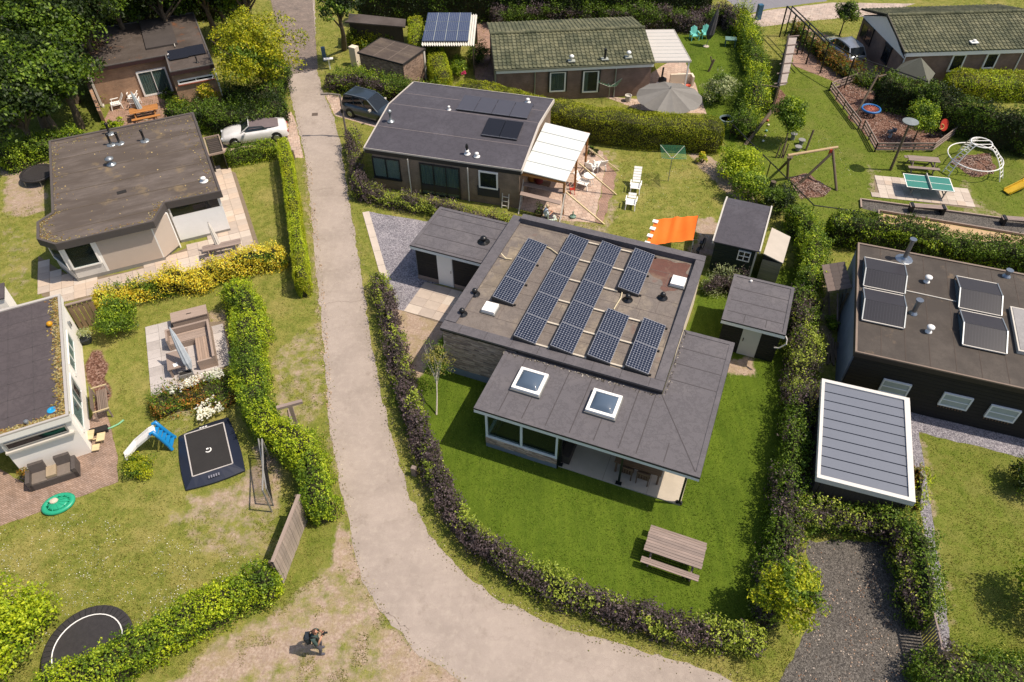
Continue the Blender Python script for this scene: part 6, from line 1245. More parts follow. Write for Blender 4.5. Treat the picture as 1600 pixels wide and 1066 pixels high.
# ================================================================= PEOPLE
def skin_body(t_, joints, edges, mat, name='body', sub=2):
    me = bpy.data.meshes.new(name); me.from_pydata([j[:3] for j in joints], edges, []); o = link(name, me, t_.o); me.materials.append(mat)
    sk_ = o.modifiers.new('skin', 'SKIN'); me.skin_vertices or me.skin_vertices.new if False else None
    if not me.skin_vertices: bpy.context.view_layer.update()
    for i, j in enumerate(joints): me.skin_vertices[0].data[i].radius = (j[3], j[4] if len(j) > 4 else j[3])
    me.skin_vertices[0].data[0].use_root = True; sb_ = o.modifiers.new('sub', 'SUBSURF'); sb_.levels = sb_.render_levels = sub; sk_.use_smooth_shade = True
    return o
SKIN = plain('skin', '#d09a7c', .55, var=.06)
def shirt_mat(name, shirt, trouser, zw, sleeve_r=None, skin='#d09a7c', arm=None):
    """one body surface whose colour changes at waist, cuffs and neck in object space"""
    m, t, p = nodes(name); sp_ = N(t, 'SeparateXYZ'); t.links.new(coord(t), sp_.inputs[0]); n = noise(t, coord(t), 9, 3)
    f = ramp(t, sp_.outputs[2], [(0, hx('#2c2a2c')), (.055, hx('#2c2a2c')), (.056, hx(trouser)), (zw-.001, hx(trouser)), (zw, hx(shirt)), (.999, hx(shirt))], 'CONSTANT')
    c = mixc(t, 1., f, ramp(t, n, [(.3, (.8, .8, .8, 1)), (.7, (1.1, 1.1, 1.1, 1))]), 'MULTIPLY'); t.links.new(c, p.inputs['Base Color']); p.inputs['Roughness'].default_value = .85; return m
def person(label, x, y, yaw, shirt, trouser, J, E_, zw, hair, extra=None, z=0., arms=None, head=None):
    t_ = T('person', label, 'person', x, y, yaw, None, z)
    skin_body(t_, J, E_, shirt_mat('clothes_'+shirt.strip('#'), shirt, trouser, zw))
    hx_, hy_, hz_ = head; m = MB(); m.lathe(hx_, hy_, [(.012, hz_-.125), (.05, hz_-.105), (.068, hz_-.06), (.078, hz_), (.076, hz_+.05), (.058, hz_+.095), (.01, hz_+.115)], 14, 0, 1.18, .95)
    m.obox(hx_+.098, hy_, hz_-.035, .035, .024, .045); [m.obox(hx_, hy_+s_*.076, hz_-.03, .03, .018, .06) for s_ in (-1, 1)]; m.tube((hx_-.02, hy_, hz_-.19), (hx_, hy_, hz_-.07), .055, .05)
    h_ = t_.part('head', m, SKIN, smooth=True); m = MB(); [m.obox(hx_+.082, hy_+s_*.032, hz_+.005, .012, .018, .01) for s_ in (-1, 1)]; t_.part('eyes', m, MT['black'], h_); m = MB(); m.obox(hx_+.088, hy_, hz_-.07, .01, .045, .01); t_.part('mouth', m, plain('lips', '#a8584c', .5), h_)
    m = MB(); m.grid(lambda u, v: (hx_-.012+.098*cos(pi*2*u)*sin(v*pi*.56), hy_+.086*sin(pi*2*u)*sin(v*pi*.56), hz_+.018+.108*cos(v*pi*.56)), 14, 6); t_.part('hair', m, plain('hair_'+hair.strip('#'), hair, .8), h_, smooth=True)
    for (el, wr, out) in arms or ():
        m = MB(); m.tube(el, wr, .045, .03, 10); d_ = (Vector(wr)-Vector(el)).normalized(); sd_ = d_.cross(Vector((0, 0, 1))).normalized(); P_ = Vector(wr); m.beam(P_-d_*.01, P_+d_*.085, .075, .03); 
        for k in range(4): b0 = P_+d_*.08+sd_*(-.03+.02*k); b1 = b0+d_*(.038-.004*abs(k-1.5)); m.tube(b0, b1, .0095, .0085, 6); m.tube(b1, b1+d_*.018+Vector((0, 0, -.028)), .0085, .007, 6)
        m.tube(P_+d_*.02+sd_*out*.035, P_+d_*.06+sd_*out*.055+Vector((0, 0, -.02)), .011, .008, 6); t_.part('forearm', m, SKIN, smooth=True)
    return t_
px_, py_ = g(501, 1018)
J = [(0, 0, .92, .15, .12), (0, 0, 1.1, .15, .11), (.02, 0, 1.28, .17, .12), (.03, 0, 1.42, .13, .09), (.05, 0, 1.5, .055),
     (.02, .19, 1.38, .065), (.12, .27, 1.15, .055), (.02, -.19, 1.38, .065), (.12, -.27, 1.15, .055),
     (.02, .1, .82, .095), (.08, .11, .48, .068), (.0, .12, .09, .05), (.16, .13, .04, .045), (.02, -.1, .82, .095), (.09, -.12, .48, .068), (.02, -.12, .09, .05), (.18, -.13, .04, .045)]
E_ = [(0, 1), (1, 2), (2, 3), (3, 4), (3, 5), (5, 6), (3, 7), (7, 8), (0, 9), (9, 10), (10, 11), (11, 12), (0, 13), (13, 14), (14, 15), (15, 16)]
ph = person('photographer in dark green shirt and grey trousers holding a camera on the dirt verge', px_, py_, 8, '#3f5450', '#5c5a64', J, E_, .93, '#5a3c30', arms=(((.12, .27, 1.15), (.3, .07, 1.42), 1), ((.12, -.27, 1.15), (.3, -.07, 1.4), -1)), head=(.1, 0, 1.62))
bp = T('backpack', 'dark backpack worn by the person holding the camera', 'backpack', px_, py_, 8); m = MB(); m.grid(lambda u, v: (-.2-.09*sin(pi*v)*(1 if 1 else 0)*max(0, cos(2*pi*u))-.07*cos(2*pi*u), .16*sin(2*pi*u)*(.7+.3*sin(pi*v)), 1.0+.46*v), 16, 8); m.obox(-.2, 0, 1.0, .14, .28, .44); bp.part('bag', m, plain('pack_dark', '#23303c', .8)); 
for s_ in (-1, 1): m = MB(); m.path([(-.13, s_*.11, 1.42), (0, s_*.12, 1.5), (.14, s_*.12, 1.38), (.15, s_*.13, 1.2), (-.1, s_*.17, 1.05)], .022); bp.part('strap', m, MT['black'])
cm_ = T('camera_in_hands', 'small black camera held up by the photographer', 'camera', px_, py_, 8); m = MB(); m.box(.33, -.07, 1.4, .4, .07, 1.49); cm_.part('body', m, MT['black']); m = MB(); m.tube((.4, 0, 1.445), (.5, 0, 1.445), .038); cm_.part('lens', m, MT['black'])
st_x, st_y = g(852, 344, .25); Js = [(0, 0, .5, .15, .13), (.0, 0, .72, .15, .12), (.03, 0, .9, .16, .12), (.05, 0, 1.02, .12, .09), (.07, 0, 1.1, .05), (.05, .19, .98, .06), (.16, .25, .76, .05), (.05, -.19, .98, .06), (.16, -.25, .76, .05),
      (.1, .1, .47, .09), (.45, .12, .46, .065), (.46, .12, .1, .05), (.58, .12, .05, .045), (.1, -.1, .47, .09), (.45, -.12, .46, .065), (.46, -.12, .1, .05), (.58, -.12, .05, .045)]
person('seated person in pale blue top reading at the patio edge near the shelf rack', st_x, st_y, 10, '#c4d4e6', '#5a5058', Js, E_, .6, '#d8c4a0', arms=(((.16, .25, .76), (.36, .1, .8), 1), ((.16, -.25, .76), (.36, -.08, .8), -1)), head=(.12, 0, 1.22))
chair('folding_chair', 'pale green striped folding chair beside the seated person', *g(862, 343, .3), 100, plain('mint_plastic', '#dce8dc', .5), w=.5, d=.55, sh=.4, bh=.95)
sn = T('sitting_stool', 'low stool under the seated person in the blue top', 'stool', st_x, st_y, 10); m = MB(); m.box(-.2, -.22, .32, .25, .22, .38); sn.part('seat', m, MT['grey_wood'])
for a, b in ((-1, -1), (1, -1), (1, 1), (-1, 1)): m = MB(); m.box(a*.18-.02, b*.18-.02, 0, a*.18+.02, b*.18+.02, .32); sn.part('leg', m, MT['grey_wood'])
# ================================================================= FURNITURE
def picnic(label, px, yaw, L=2.1, Wt=.9, mat='grey_wood', n=6, nb=3, z=.75, hb=.45, off=.72, name='picnic_table', bw=.27):
    x, y = g(px[0], px[1], z); t_ = T(name, label, 'picnic table', x, y, yaw); M_ = MT[mat]
    for k in range(n): m = MB(); w0 = Wt/n; m.box(-L/2+random.uniform(-.012, .012), -Wt/2+k*w0+.006, z-.04, L/2+random.uniform(-.012, .012), -Wt/2+(k+1)*w0-.006, z+random.uniform(-.004, .004)); t_.part('plank', m, M_)
    for s_ in (-1, 1):
        for k in range(nb): m = MB(); w0 = bw/nb; yy = s_*off-bw/2+k*w0; m.box(-L/2, yy+.005, hb-.04, L/2, yy+w0-.005, hb+random.uniform(-.003, .003)); t_.part('seat_plank', m, M_)
        m = MB(); x0 = s_*(L/2-.32); m.beam((x0, -off-.12, hb-.07), (x0, off+.12, hb-.07), .05, .1); m.beam((x0, -Wt*.4, z-.07), (x0, Wt*.4, z-.07), .05, .09); t_.part('cross_beam', m, M_)
        for q in (-1, 1): m = MB(); m.beam((x0+.03*s_, q*(off-.02), .02), (x0+.03*s_, q*.22, z-.05), .05, .1); t_.part('leg', m, M_)
    return t_
picnic('weathered picnic table with slatted top standing on the green lawn', (1055, 857), -21.8, 2.22, .98, n=8)
picnic('grey picnic table between the play area rail and the table tennis table', (1443.5, 248), -9, 1.9, .62, 'grey_wood', 4, 2, off=.62)
picnic('orange-brown picnic table on the red terrace with closed parasol', (224, 170), 24, 1.9, .85, 'orange_wood', 5, 2)
picnic('bleached bench table beside the white bay front near the yellow shrubs', (346, 383), 20, 2.05, .5, 'grey_wood', 3, 2, z=.74, off=.55)
def parasol_closed(label, px, top, col, h, lean=(0, 0), r=.16, cat='parasol'):
    x, y = g(*px); t_ = T('closed_parasol', label, cat, x, y); lx, ly = lean; q = lambda f: (lx*f, ly*f, h*f)
    m = MB(); m.tube(q(0), q(.99), .025); t_.part('pole', m, MT['zinc']); m = MB(); m.lathe(0, 0, [(.25, 0), (.25, .05), (.05, .09)], 12); t_.part('foot', m, MT['concrete'])
    m = MB(); n = 16
    P_ = [(.22, r*.55), (.35, r*1.15), (.6, r*.95), (.85, r*.6), (1., r*.12)]
    for f, rr in P_:
        for i in range(n): a = 2*pi*i/n; k = rr*(1+.22*(i % 2)); c_ = q(f); m.v.append((c_[0]+cos(a)*k, c_[1]+sin(a)*k, c_[2]))
    for j in range(len(P_)-1):
        for i in range(n): l = (i+1) % n; a = j*n+i; m.f.append((a, j*n+l, (j+1)*n+l, a+n)); m.m.append(0)
    t_.part('cloth', m, plain('cloth_'+col.strip('#'), col, .85, var=.12, vs=6)); return t_
parasol_closed('closed pale blue parasol leaning over the orange-brown table', (227, 186), 0, '#a8b2b8', 1.9, (-.45, .35), .14)
parasol_closed('closed white parasol standing through the bleached bench table', (348, 398), 0, '#ece4da', 2.1, (-.3, .25), .12)
parasol_closed('closed pale blue parasol beside the lounge corner set', (306, 592), 0, '#b4bcc4', 2.5, (-.75, 1.0), .15)
parasol_closed('tall closed charcoal parasol on the lawn beside turquoise chairs', (1103, 73), 0, '#4c4a4c', 2.9, (.5, .3), .24)
def box_part(t_, nm, mt, *b): m = MB(); m.box(*b); return t_.part(nm, m, mt)
# lounge corner set
lg = T('lounge_corner_seat', 'taupe L-shaped outdoor lounge seat with slatted wood look on the stone terrace', 'sofa', *g(263, 550, 0), 22); TW = MT['tan_wood']
a = lg.l(257, 516, .72); b = lg.l(325, 497, .72); c = lg.l(347, 553, .72); Lx = b[0]-a[0]; x0, y1_ = a[0], a[1]; x1_ = b[0]; ylow = c[1]
for k in range(6): box_part(lg, 'seat_plank', TW, x0+.1, y1_-.8+k*.11, .36, x1_-.1, y1_-.8+(k+1)*.11-.008, .4)
for k in range(6): box_part(lg, 'seat_plank', wood('tan_wood_y', '#b49d8c', .18, ax=1), x1_-.82+k*.115, ylow+.1, .36, x1_-.82+(k+1)*.115-.008, y1_-.81, .4)
box_part(lg, 'backrest', TW, x0, y1_-.12, .0, x1_, y1_, .74); box_part(lg, 'side_panel', TW, x0, y1_-.85, 0, x0+.09, y1_-.121, .74); box_part(lg, 'backrest', TW, x1_-.11, ylow, 0, x1_, y1_-.121, .74); box_part(lg, 'side_panel', TW, x1_-.84, ylow, 0, x1_-.111, ylow+.09, .62)
box_part(lg, 'front_panel', TW, x0+.1, y1_-.83, 0, x1_-.85, y1_-.8, .35); box_part(lg, 'front_panel', TW, x1_-.85, ylow+.1, 0, x1_-.83, y1_-.81, .35)
stb = T('storage_chest', 'taupe storage chest behind the lounge corner seat', 'chest', *g(298, 498, .3), 22); box_part(stb, 'body', TW, -.85, -.3, 0, .85, .38, .58); box_part(stb, 'lid', TW, -.88, -.33, .581, .88, .41, .64); box_part(stb, 'handle', MT['shade_dark'], -.12, -.0, .641, .12, .04, .66)
ltb = T('lounge_table', 'square taupe low table with white cloth on it beside the parasol', 'table', *g(277, 562, .6), 22); box_part(ltb, 'tabletop', TW, -.48, -.58, .56, .48, .62, .62)
for a_, b_ in ((-1, -1), (1, -1), (1, 1), (-1, 1)): box_part(ltb, 'leg', TW, a_*.4-.05, b_*.5-.05, 0, a_*.4+.05, b_*.5+.05, .56)
m = MB(); m.grid(lambda u, v: (-.1+.2*u, -.14+.24*v, .015*sin(u*9)*sin(v*7)+.02), 8, 8); solo('white_cloth', m, MT['white_paint'], 'crumpled white cloth lying on the square taupe table', 'cloth', *g(274, 570, .63), .62, 30)
stl = T('low_stool', 'grey metal-edged stool at the foot of the square taupe table', 'stool', *g(290, 583, .3), 22); box_part(stl, 'seat', MT['shade_dark'], -.26, -.12, .26, .26, .12, .3); [box_part(stl, 'edge', MT['pipe_grey'], -.3, y_, 0, .3, y_+.04, .34) for y_ in (-.16, .12)]
# rattan sofa
rs = T('rattan_sofa', 'dark rattan two-seat sofa with built-in middle table against the white wall', 'sofa', *g(88, 748, 0), 24); RT = plain('rattan', '#5c5450', .8, var=.2, vs=8, b=.01); RT2 = plain('rattan_light', '#84786e', .8, var=.15, vs=8)
box_part(rs, 'base', RT, -.95, -.3, .0, .95, .45, .36); box_part(rs, 'seat', RT2, -.78, -.28, .361, -.2, .3, .42); box_part(rs, 'seat', RT2, .2, -.28, .361, .78, .3, .42)
for s_ in (-1, 1): box_part(rs, 'armrest', RT, s_*.96, -.3, .0, s_*.8, .45, .6); m = MB(); m.hexa([(min(s_*.2, s_*.79), .3, .36), (max(s_*.2, s_*.79), .3, .36), (max(s_*.2, s_*.79), .46, .36), (min(s_*.2, s_*.79), .46, .36), (min(s_*.2, s_*.79), .4, .82), (max(s_*.2, s_*.79), .4, .82), (max(s_*.2, s_*.79), .54, .82), (min(s_*.2, s_*.79), .54, .82)]); rs.part('backrest', m, RT)
box_part(rs, 'middle_table', plain('table_beige', '#b8a488', .6), -.19, -.2, .37, .19, .34, .52)
def pot(label, px, col, r, kind, name='potted_plant', s=.3):
    x, y = g(*px); t_ = T(name, label, 'potted plant', x, y); m = MB(); m.lathe(0, 0, [(r*.7, 0), (r, .32), (r*.88, .32), (r*.85, .26), (0.001, .26)], 12); t_.part('pot', m, plain('pot_'+col.strip('#'), col, .6))
    P_, N_ = crown_pts((0, 0, .32+s*.5), (s, s, s*.8), 8, 30, s*.5); t_.part('foliage', npmesh('foliage', leafquads(P_, N_, .08), 4, leafmat(kind)), None); return t_
pot('dark round pot with autumn plant beside the rattan sofa', (45, 748), '#3c4040', .24, 'bronze'); pot('large dark pot with flowering plant beside the white house wall', (137, 535), '#34383c', .3, 'silver', s=.45); pot('leafy green plant in a pot left of the cream recliner', (165, 158), '#6c4c3c', .25, 'laurel', s=.5)
# bench beside white house, toy table
gb = T('garden_bench', 'weathered slatted garden bench along the white house wall', 'bench', *g(153, 640, 0), 25.2+90)
for k in range(6): box_part(gb, 'seat_slat', wood('grey_wood_x', '#8c7c70', .3, ax=0), -.75, -.2-k*.075, .42, .75, -.2-k*.075+.06, .445)
for k in range(6): m = MB(); m.hexa([(-.75, .0+k*.0, .5+k*.07), (.75, 0, .5+k*.07), (.75, .02, .5+k*.07), (-.75, .02, .5+k*.07), (-.75, .0, .555+k*.07), (.75, 0, .555+k*.07), (.75, .02, .555+k*.07), (-.75, .02, .555+k*.07)]); gb.part('back_slat', m, MT['grey_wood_x'])
for s_ in (-1, 1): box_part(gb, 'armrest', MT['pale_wood'], s_*.78-.03, -.66, .62, s_*.78+.03, .02, .66); [box_part(gb, 'leg', MT['grey_wood'], s_*.76-.03, y_, 0, s_*.76+.03, y_+.06, .62) for y_ in (-.62, -.02)]
tt = T('toy_table', 'small pale wooden child table with bench beside the white house', 'table', *g(148, 689, .2), 15); [box_part(tt, nm, MT['pale_wood'], *b) for nm, b in (('tabletop', (-.35, -.02, .36, .0, .5, .4)), ('seat', (.08, -.1, .22, .42, .36, .26)), ('leg', (-.3, .05, 0, -.24, .4, .36)), ('leg', (.2, -.05, 0, .26, .3, .22)), ('stretcher', (-.3, .15, .1, .26, .2, .14)), ('step', (-.1, -.5, .1, .2, -.15, .14)))]
hs = solo('garden_hose', MB().path([(-.4, -.3, .03), (-.1, -.2, .05), (.2, -.05, .05), (.45, .15, .04), (.6, .4, .03)], .04, 8), plain('mint', '#8ccca0', .5), 'mint green piece of hose lying by the child table', 'hose', *g(168, 668), 0, 0)
bn = solo('planter_box', MB().box(-.45, -.16, 0, .45, .16, .2), MT['shade_dark'], 'long dark planter box between hose and child table', 'planter', *g(153, 676), 0, 22)
# shell sandbox
sb_x, sb_y = g(91, 787, .1); sh = T('shell_sandbox', 'turquoise shell-shaped sandbox lid lying on the grass by the terrace', 'sandbox', sb_x, sb_y, 25); TQ = plain('turquoise', '#2fb088', .4, var=.08)
m = MB(); m.lathe(0, 0, [(.62, 0), (.66, .1), (.6, .16), (.48, .17), (.44, .12)], 26, 0, 1, .78); m.lathe(.0, 0, [(.44, .12), (.3, .15), (.02, .17)], 26, 0, 1, .78); sh.part('lid', m, TQ, smooth=True)
m = MB()
for k in range(11): a_ = pi*.1+k*pi*.18; m.beam((-.1, .12, .18), (cos(a_)*.5, sin(a_)*.4, .16), .03, .02)
sh.part('ribs', m, TQ, stuff=True); m = MB(); m.lathe(-.13, .14, [(.17, .18), (.15, .23), (.06, .25), (.01, .25)], 14, 0, 1, .8); sh.part('button', m, plain('shell_cream', '#e4d4c0', .5))
# slide blue white
sl = T('child_slide', 'white and blue plastic child slide next to the square trampoline', 'slide', *g(235, 700, 0), 0); BLU = plain('toy_blue', '#1e8cd0', .35, var=.06); pts_ = [(g(196, 716, .08), .1), (g(214, 697, .35), .45), (g(234, 677, 1.0), 1.0), (g(243, 673, 1.05), 1.08)]
m = MB(); C3 = [Vector((q[0][0]-sl.x, q[0][1]-sl.y, q[1])) for q in pts_]; d_ = (C3[2]-C3[0]); sd_ = Vector((-d_.y, d_.x, 0)).normalized()
for i in range(3):
    A, D_ = C3[i], C3[i+1]
    for (o0, o1, dz0, dz1) in ((-.17, .17, 0, .03), (-.22, -.171, 0, .13), (.171, .22, 0, .13)): m.hexa([A+sd_*o0+Vector((0, 0, dz0)), A+sd_*o1+Vector((0, 0, dz0)), D_+sd_*o1+Vector((0, 0, dz0)), D_+sd_*o0+Vector((0, 0, dz0)), A+sd_*o0+Vector((0, 0, dz1)), A+sd_*o1+Vector((0, 0, dz1)), D_+sd_*o1+Vector((0, 0, dz1)), D_+sd_*o0+Vector((0, 0, dz1))])
sl.part('chute', m, MT['white_paint'])
tp = C3[3]; bt = Vector((g(272, 694, 0)[0]-sl.x, g(272, 694, 0)[1]-sl.y, .05)); d2 = Vector((bt.x-tp.x, bt.y-tp.y, 0)).normalized(); s2_ = Vector((-d2.y, d2.x, 0))
for s_ in (-1, 1): m = MB(); m.path([tp+s2_*s_*.27-d2*.12+Vector((0, 0, .1)), tp+s2_*s_*.27+Vector((0, 0, .22)), tp+(bt-tp)*.35+s2_*s_*.27+Vector((0, 0, .16)), tp+(bt-tp)*.8+s2_*s_*.29+Vector((0, 0, .06)), bt+s2_*s_*.34], .085, 8); sl.part('side_rail', m, BLU, smooth=True)
for k in range(5): m = MB(); c_ = tp+(bt-tp)*(.05+.21*k); m.beam(c_-s2_*.26, c_+s2_*.26, .16, .05); sl.part('step', m, BLU)
m = MB(); m.beam(tp+Vector((.2, -.2, -.3)), tp+(bt-tp)*.2-Vector((.2, .35, .8)), .06, .06); sl.part('strut', m, plain('olive_plastic', '#a8a050', .5))
# trampolines
tq = [g(*q, .28) for q in ((277, 678), (354.6, 648), (381, 731), (288, 762))]; ti = [g(*q, .3) for q in ((288.4, 679.4), (349, 660.4), (363.8, 724.5), (301, 745))]; tc_ = (sum(q[0] for q in tq)/4, sum(q[1] for q in tq)/4)
tr_ = T('square_trampoline', 'large square trampoline with navy padded edge and white square line', 'trampoline', *tc_, 0); NV = plain('navy_pad', '#232a3e', .4, var=.12)
def rel(P_, z_): return [(q[0]-tc_[0], q[1]-tc_[1], z_) for q in P_]
O_ = rel(tq, .1); I_ = rel(ti, .3); mid_ = [tuple((Vector(a)*.25+Vector(b)*.75)) for a, b in zip(O_, I_)]
for k in range(4):
    j = (k+1) % 4; m = MB(); ou = [Vector(O_[k])*(1-f)+Vector(O_[j])*f+Vector((O_[k][0]+O_[j][0], O_[k][1]+O_[j][1], 0)).normalized()*.1*sin(pi*f) for f in np.linspace(0, 1, 7)]; inn_ = [Vector(I_[k])*(1-f)+Vector(I_[j])*f for f in np.linspace(0, 1, 7)]
    for q in range(6): m.face([ou[q], ou[q+1], inn_[q+1], inn_[q]]); 
    for q in range(6): m.face([ou[q]-Vector((0, 0, .1)), ou[q+1]-Vector((0, 0, .1)), ou[q+1], ou[q]])
    tr_.part('edge_pad', m, NV)
m = MB(); m.face([(q[0], q[1], .285) for q in I_]); mt_ = tr_.part('jump_mat', m, plain('mat_black', '#2e2b2a', .8, var=.25, vs=2))
m = MB()
for k in range(4): m.beam(Vector(I_[k])+Vector((0, 0, .012)), Vector(I_[(k+1) % 4])+Vector((0, 0, .012)), .05, .012)
tr_.part('white_line', m, plain('line_white', '#cfc8c4', .7)); m = MB(); a_ = np.linspace(-2.2, 1.2, 9); m.path([(cos(q)*.12, sin(q)*.12, .292) for q in a_], .025, 5); m.obox(-.05, .06, .287, .1, .07, .01, 30); tr_.part('mat_emblem', m, MT['white_paint'], mt_)
lbp = Vector(((O_[3][0]+O_[2][0])/2+.0, (O_[3][1]+O_[2][1])/2, .18))*.92; 
m = MB(); ang = degrees(atan2(O_[2][1]-O_[3][1], O_[2][0]-O_[3][0])); ca_, sa_ = cos(R(ang)), sin(R(ang))
for k in range(5): m.obox(lbp.x+(k-2)*.1*ca_, lbp.y+(k-2)*.1*sa_, .27-.0, .06, .14, .008, ang)
tr_.part('edge_label', m, plain('label_grey', '#8c8c98', .6), stuff=True)
lb2 = Vector(((O_[0][0]+O_[1][0])/2, (O_[0][1]+O_[1][1])/2, 0))*.9; m = MB(); [m.obox(lb2.x+(k-1)*.12*ca_, lb2.y+(k-1)*.12*sa_, .24, .09, .05, .008, ang) for k in range(3)]; tr_.part('edge_marks', m, MT['white_paint'], stuff=True)
def rtramp(label, px, r, z, cover=False):
    x, y = g(px[0], px[1], z); t_ = T('round_trampoline', label, 'trampoline', x, y); n = 36; m = MB(); m.lathe(0, 0, [(r*1., z-.08), (r, z), (r*.97, z+.02), (r*.78, z+.02), (r*.77, z)], n); t_.part('edge_pad', m, plain('pad_dark', '#3a3636', .6, var=.3, vs=7))
    m = MB(); m.lathe(0, 0, [(r*.77, z-.01), (.01, z-.012)], n); t_.part('jump_mat', m, MT['mat_black']); m = MB(); m.path([(cos(2*pi*k/n)*r*.765, sin(2*pi*k/n)*r*.765, z+.03) for k in range(n)], .022, 5, closed=True)
    if not cover: t_.part('white_line', m, MT['white_paint'])
    for k in range(6): a = k*pi/3; m = MB(); m.tube((cos(a)*r*.95, sin(a)*r*.95, 0), (cos(a)*r*.95, sin(a)*r*.95, z-.04), .025); t_.part('leg', m, MT['steel'])
    m = MB(); k = 44
    for i in range(k): a = 2*pi*i/k; m.beam((cos(a)*r*.8, sin(a)*r*.8, z+.025), (cos(a)*r*.96, sin(a)*r*.96, z+.025), .02, .012)
    t_.part('pad_folds', m, MT['rubber'], stuff=True)
    return t_
rtramp('large round trampoline with white ring line half behind the bottom left hedge', (137, 1010), 1.5, .6); rtramp('dusty dark round trampoline tucked behind the worn-roof house', (58, 270), 1.05, .5, True)
# things on roofs
m = MB(); m.lathe(0, 0, [(.02, 0), (.11, .05), (.14, .13), (.11, .21), (.02, .26)], 14); solo('yellow_ball', m, plain('ball_yellow', '#e0a010', .5), 'deflated yellow ball on the white house roof', 'ball', *g(77.5, 507, 2.7), 2.6, smooth=True)
m = MB(); m.lathe(0, 0, [(.17, 0), (.18, .02), (.15, .035), (.07, .035), (.05, .02), (.01, .02)], 20); solo('blue_frisbee', m, plain('frisbee_blue', '#28a8e0', .4), 'bright blue ring disc near the roof corner of the white house', 'frisbee', *g(80, 640, 2.65), 2.605)
# street lamp, signposts, bollards
sx_, sy_ = g(542, 214); lamp = T('street_lamp', 'grey street lamp with a side arm at the road edge', 'street lamp', sx_, sy_, 0); m = MB(); tpx = g(535, 158, 3.1); m.tube((0, 0, 0), (.03, 0, 3.1), .075, .06); lamp.part('pole', m, plain('lamp_grey', '#8a7f76', .6)); m = MB(); m.beam((.03, 0, 3.08), (-.75, -.05, 3.2), .09, .07); lamp.part('arm', m, MT['lamp_grey']); m = MB(); m.obox(-.95, -.06, 3.14, .5, .16, .08, 4); lamp.part('lamp_head', m, MT['lamp_grey']); box_part(lamp, 'control_box', MT['shade_dark'], -.09, -.12, 1.85, .09, -.06, 2.1)
sg1 = T('wooden_swing_post', 'weathered square wooden post with top beam beside the green hedge', 'post', *g(466, 672, 0), 18); box_part(sg1, 'post', MT['grey_wood'], -.08, -.08, 0, .08, .08, 1.7); m = MB(); m.beam((-.55, -.02, 1.78), (.55, .02, 1.78), .16, .14); sg1.part('beam', m, MT['grey_wood'])
m = MB(); m.box(-.3, -.32, 0, -.05, 1.3, .1); sg1.part('ground_board', m, MT['grey_wood_y'])
m = MB(); m.box(-.1, -.09, 0, .1, .09, .55); solo('road_bollard', m, MT['grey_wood'], 'short wooden bollard in the dark purple hedge', 'bollard', *g(648, 742), 0, -20)
m = MB(); m.box(-.1, -.09, 0, .1, .09, .7); solo('road_bollard', m, MT['post_wood'], 'short dark bollard at the end of the clipped hedge', 'bollard', *g(459, 250), 0, -10)
m = MB(); m.box(-.15, -.12, 0, .15, .12, 1.1); solo('blue_cabinet', m, plain('blue_grey', '#5c7c98', .5), 'blue-grey roadside cabinet next to the road tree', 'cabinet', *g(508, 95), 0, 10)
m = MB(); m.box(-.35, -.15, .8, .35, .15, .86); m.box(-.05, -.05, 0, .05, .05, .8); solo('house_sign', m, MT['white_paint'], 'white sign board above the bushes by the road', 'sign', *g(516, 108), 0, 10)
m = MB(); m.box(-.2, -.2, 0, .2, .2, 1.25); solo('blue_bin', m, plain('bin_blue', '#3c6c8c', .5), 'blue bin standing beside the road at the top edge', 'bin', *g(1184, 30), 0, 10)
# wooden gate fence
def plankfence(name, label, p0, p1, h, mat, pw=.14, cap=True, gap=.006, cat='fence', th=.03, group=None):
    a, b = g(*p0), g(*p1); L = hypot(b[0]-a[0], b[1]-a[1]); yaw = degrees(atan2(b[1]-a[1], b[0]-a[0])); t_ = T(name, label, cat, a[0], a[1], yaw, group); n = min(290, int(L/pw)); me1 = MB(); me1.box(0, -th/2, .03, pw-gap, th/2, h); me_ = me1.mesh('plank', mat)
    for k in range(n): link('plank', me_, t_.o, (k*L/n, random.uniform(-.008, .008), random.uniform(-.02, .02)))
    for z_ in ((.25, h-.3) if h > .8 else ()): m = MB(); m.box(0, th/2, z_, L, th/2+.05, z_+.09); t_.part('rail', m, mat)
    if cap: m = MB(); m.box(-.03, -.07, h+.02, L+.03, .07, h+.06); t_.part('cap_rail', m, MT['tan_wood'])
    for k in range(int(L/1.9)+1): x = min(L, k*L/max(1, int(L/1.9))); box_part(t_, 'post', MT['post_wood'], x-.05, th/2+.05, 0, x+.05, th/2+.15, h)
    return t_
plankfence('wooden_gate', 'grey plank gate fence slanting beside the dirt path', (443, 913), (481, 812), 1.75, MT['fence_wood'], .17)
_g = g; FA, FB = g(103, 478, 1.65), g(143, 467, 1.65); g = lambda px, py, z=0.: px if isinstance(px, tuple) else _g(px, py, z)
plankfence('plank_fence', 'shaded brown plank fence between the white house corner and the yellow shrubs', (FA, 0), (FB, 0), 1.65, wood('shade_wood', '#9c8468', .35, ax=2), .2); g = _g
def slatfence(name, label, p0, p1, h, mat, pw=.05, gap=.05):
    a, b = g(*p0), g(*p1); L = hypot(b[0]-a[0], b[1]-a[1]); t_ = T(name, label, 'fence', a[0], a[1], degrees(atan2(b[1]-a[1], b[0]-a[0]))); n = int(L/(pw+gap)); m = MB(); m.box(0, -.01, .05, pw, .012, h); me_ = m.mesh('slat', mat)
    for k in range(n): link('slat', me_, t_.o, (k*L/n, 0, 0))
    m = MB(); m.box(0, -.03, h, L, .03, h+.05); t_.part('top_rail', m, MT['grey_wood']); [box_part(t_, 'post', MT['grey_wood'], x-.04, -.05, 0, x+.04, .05, h+.04) for x in (0, L)]; return t_
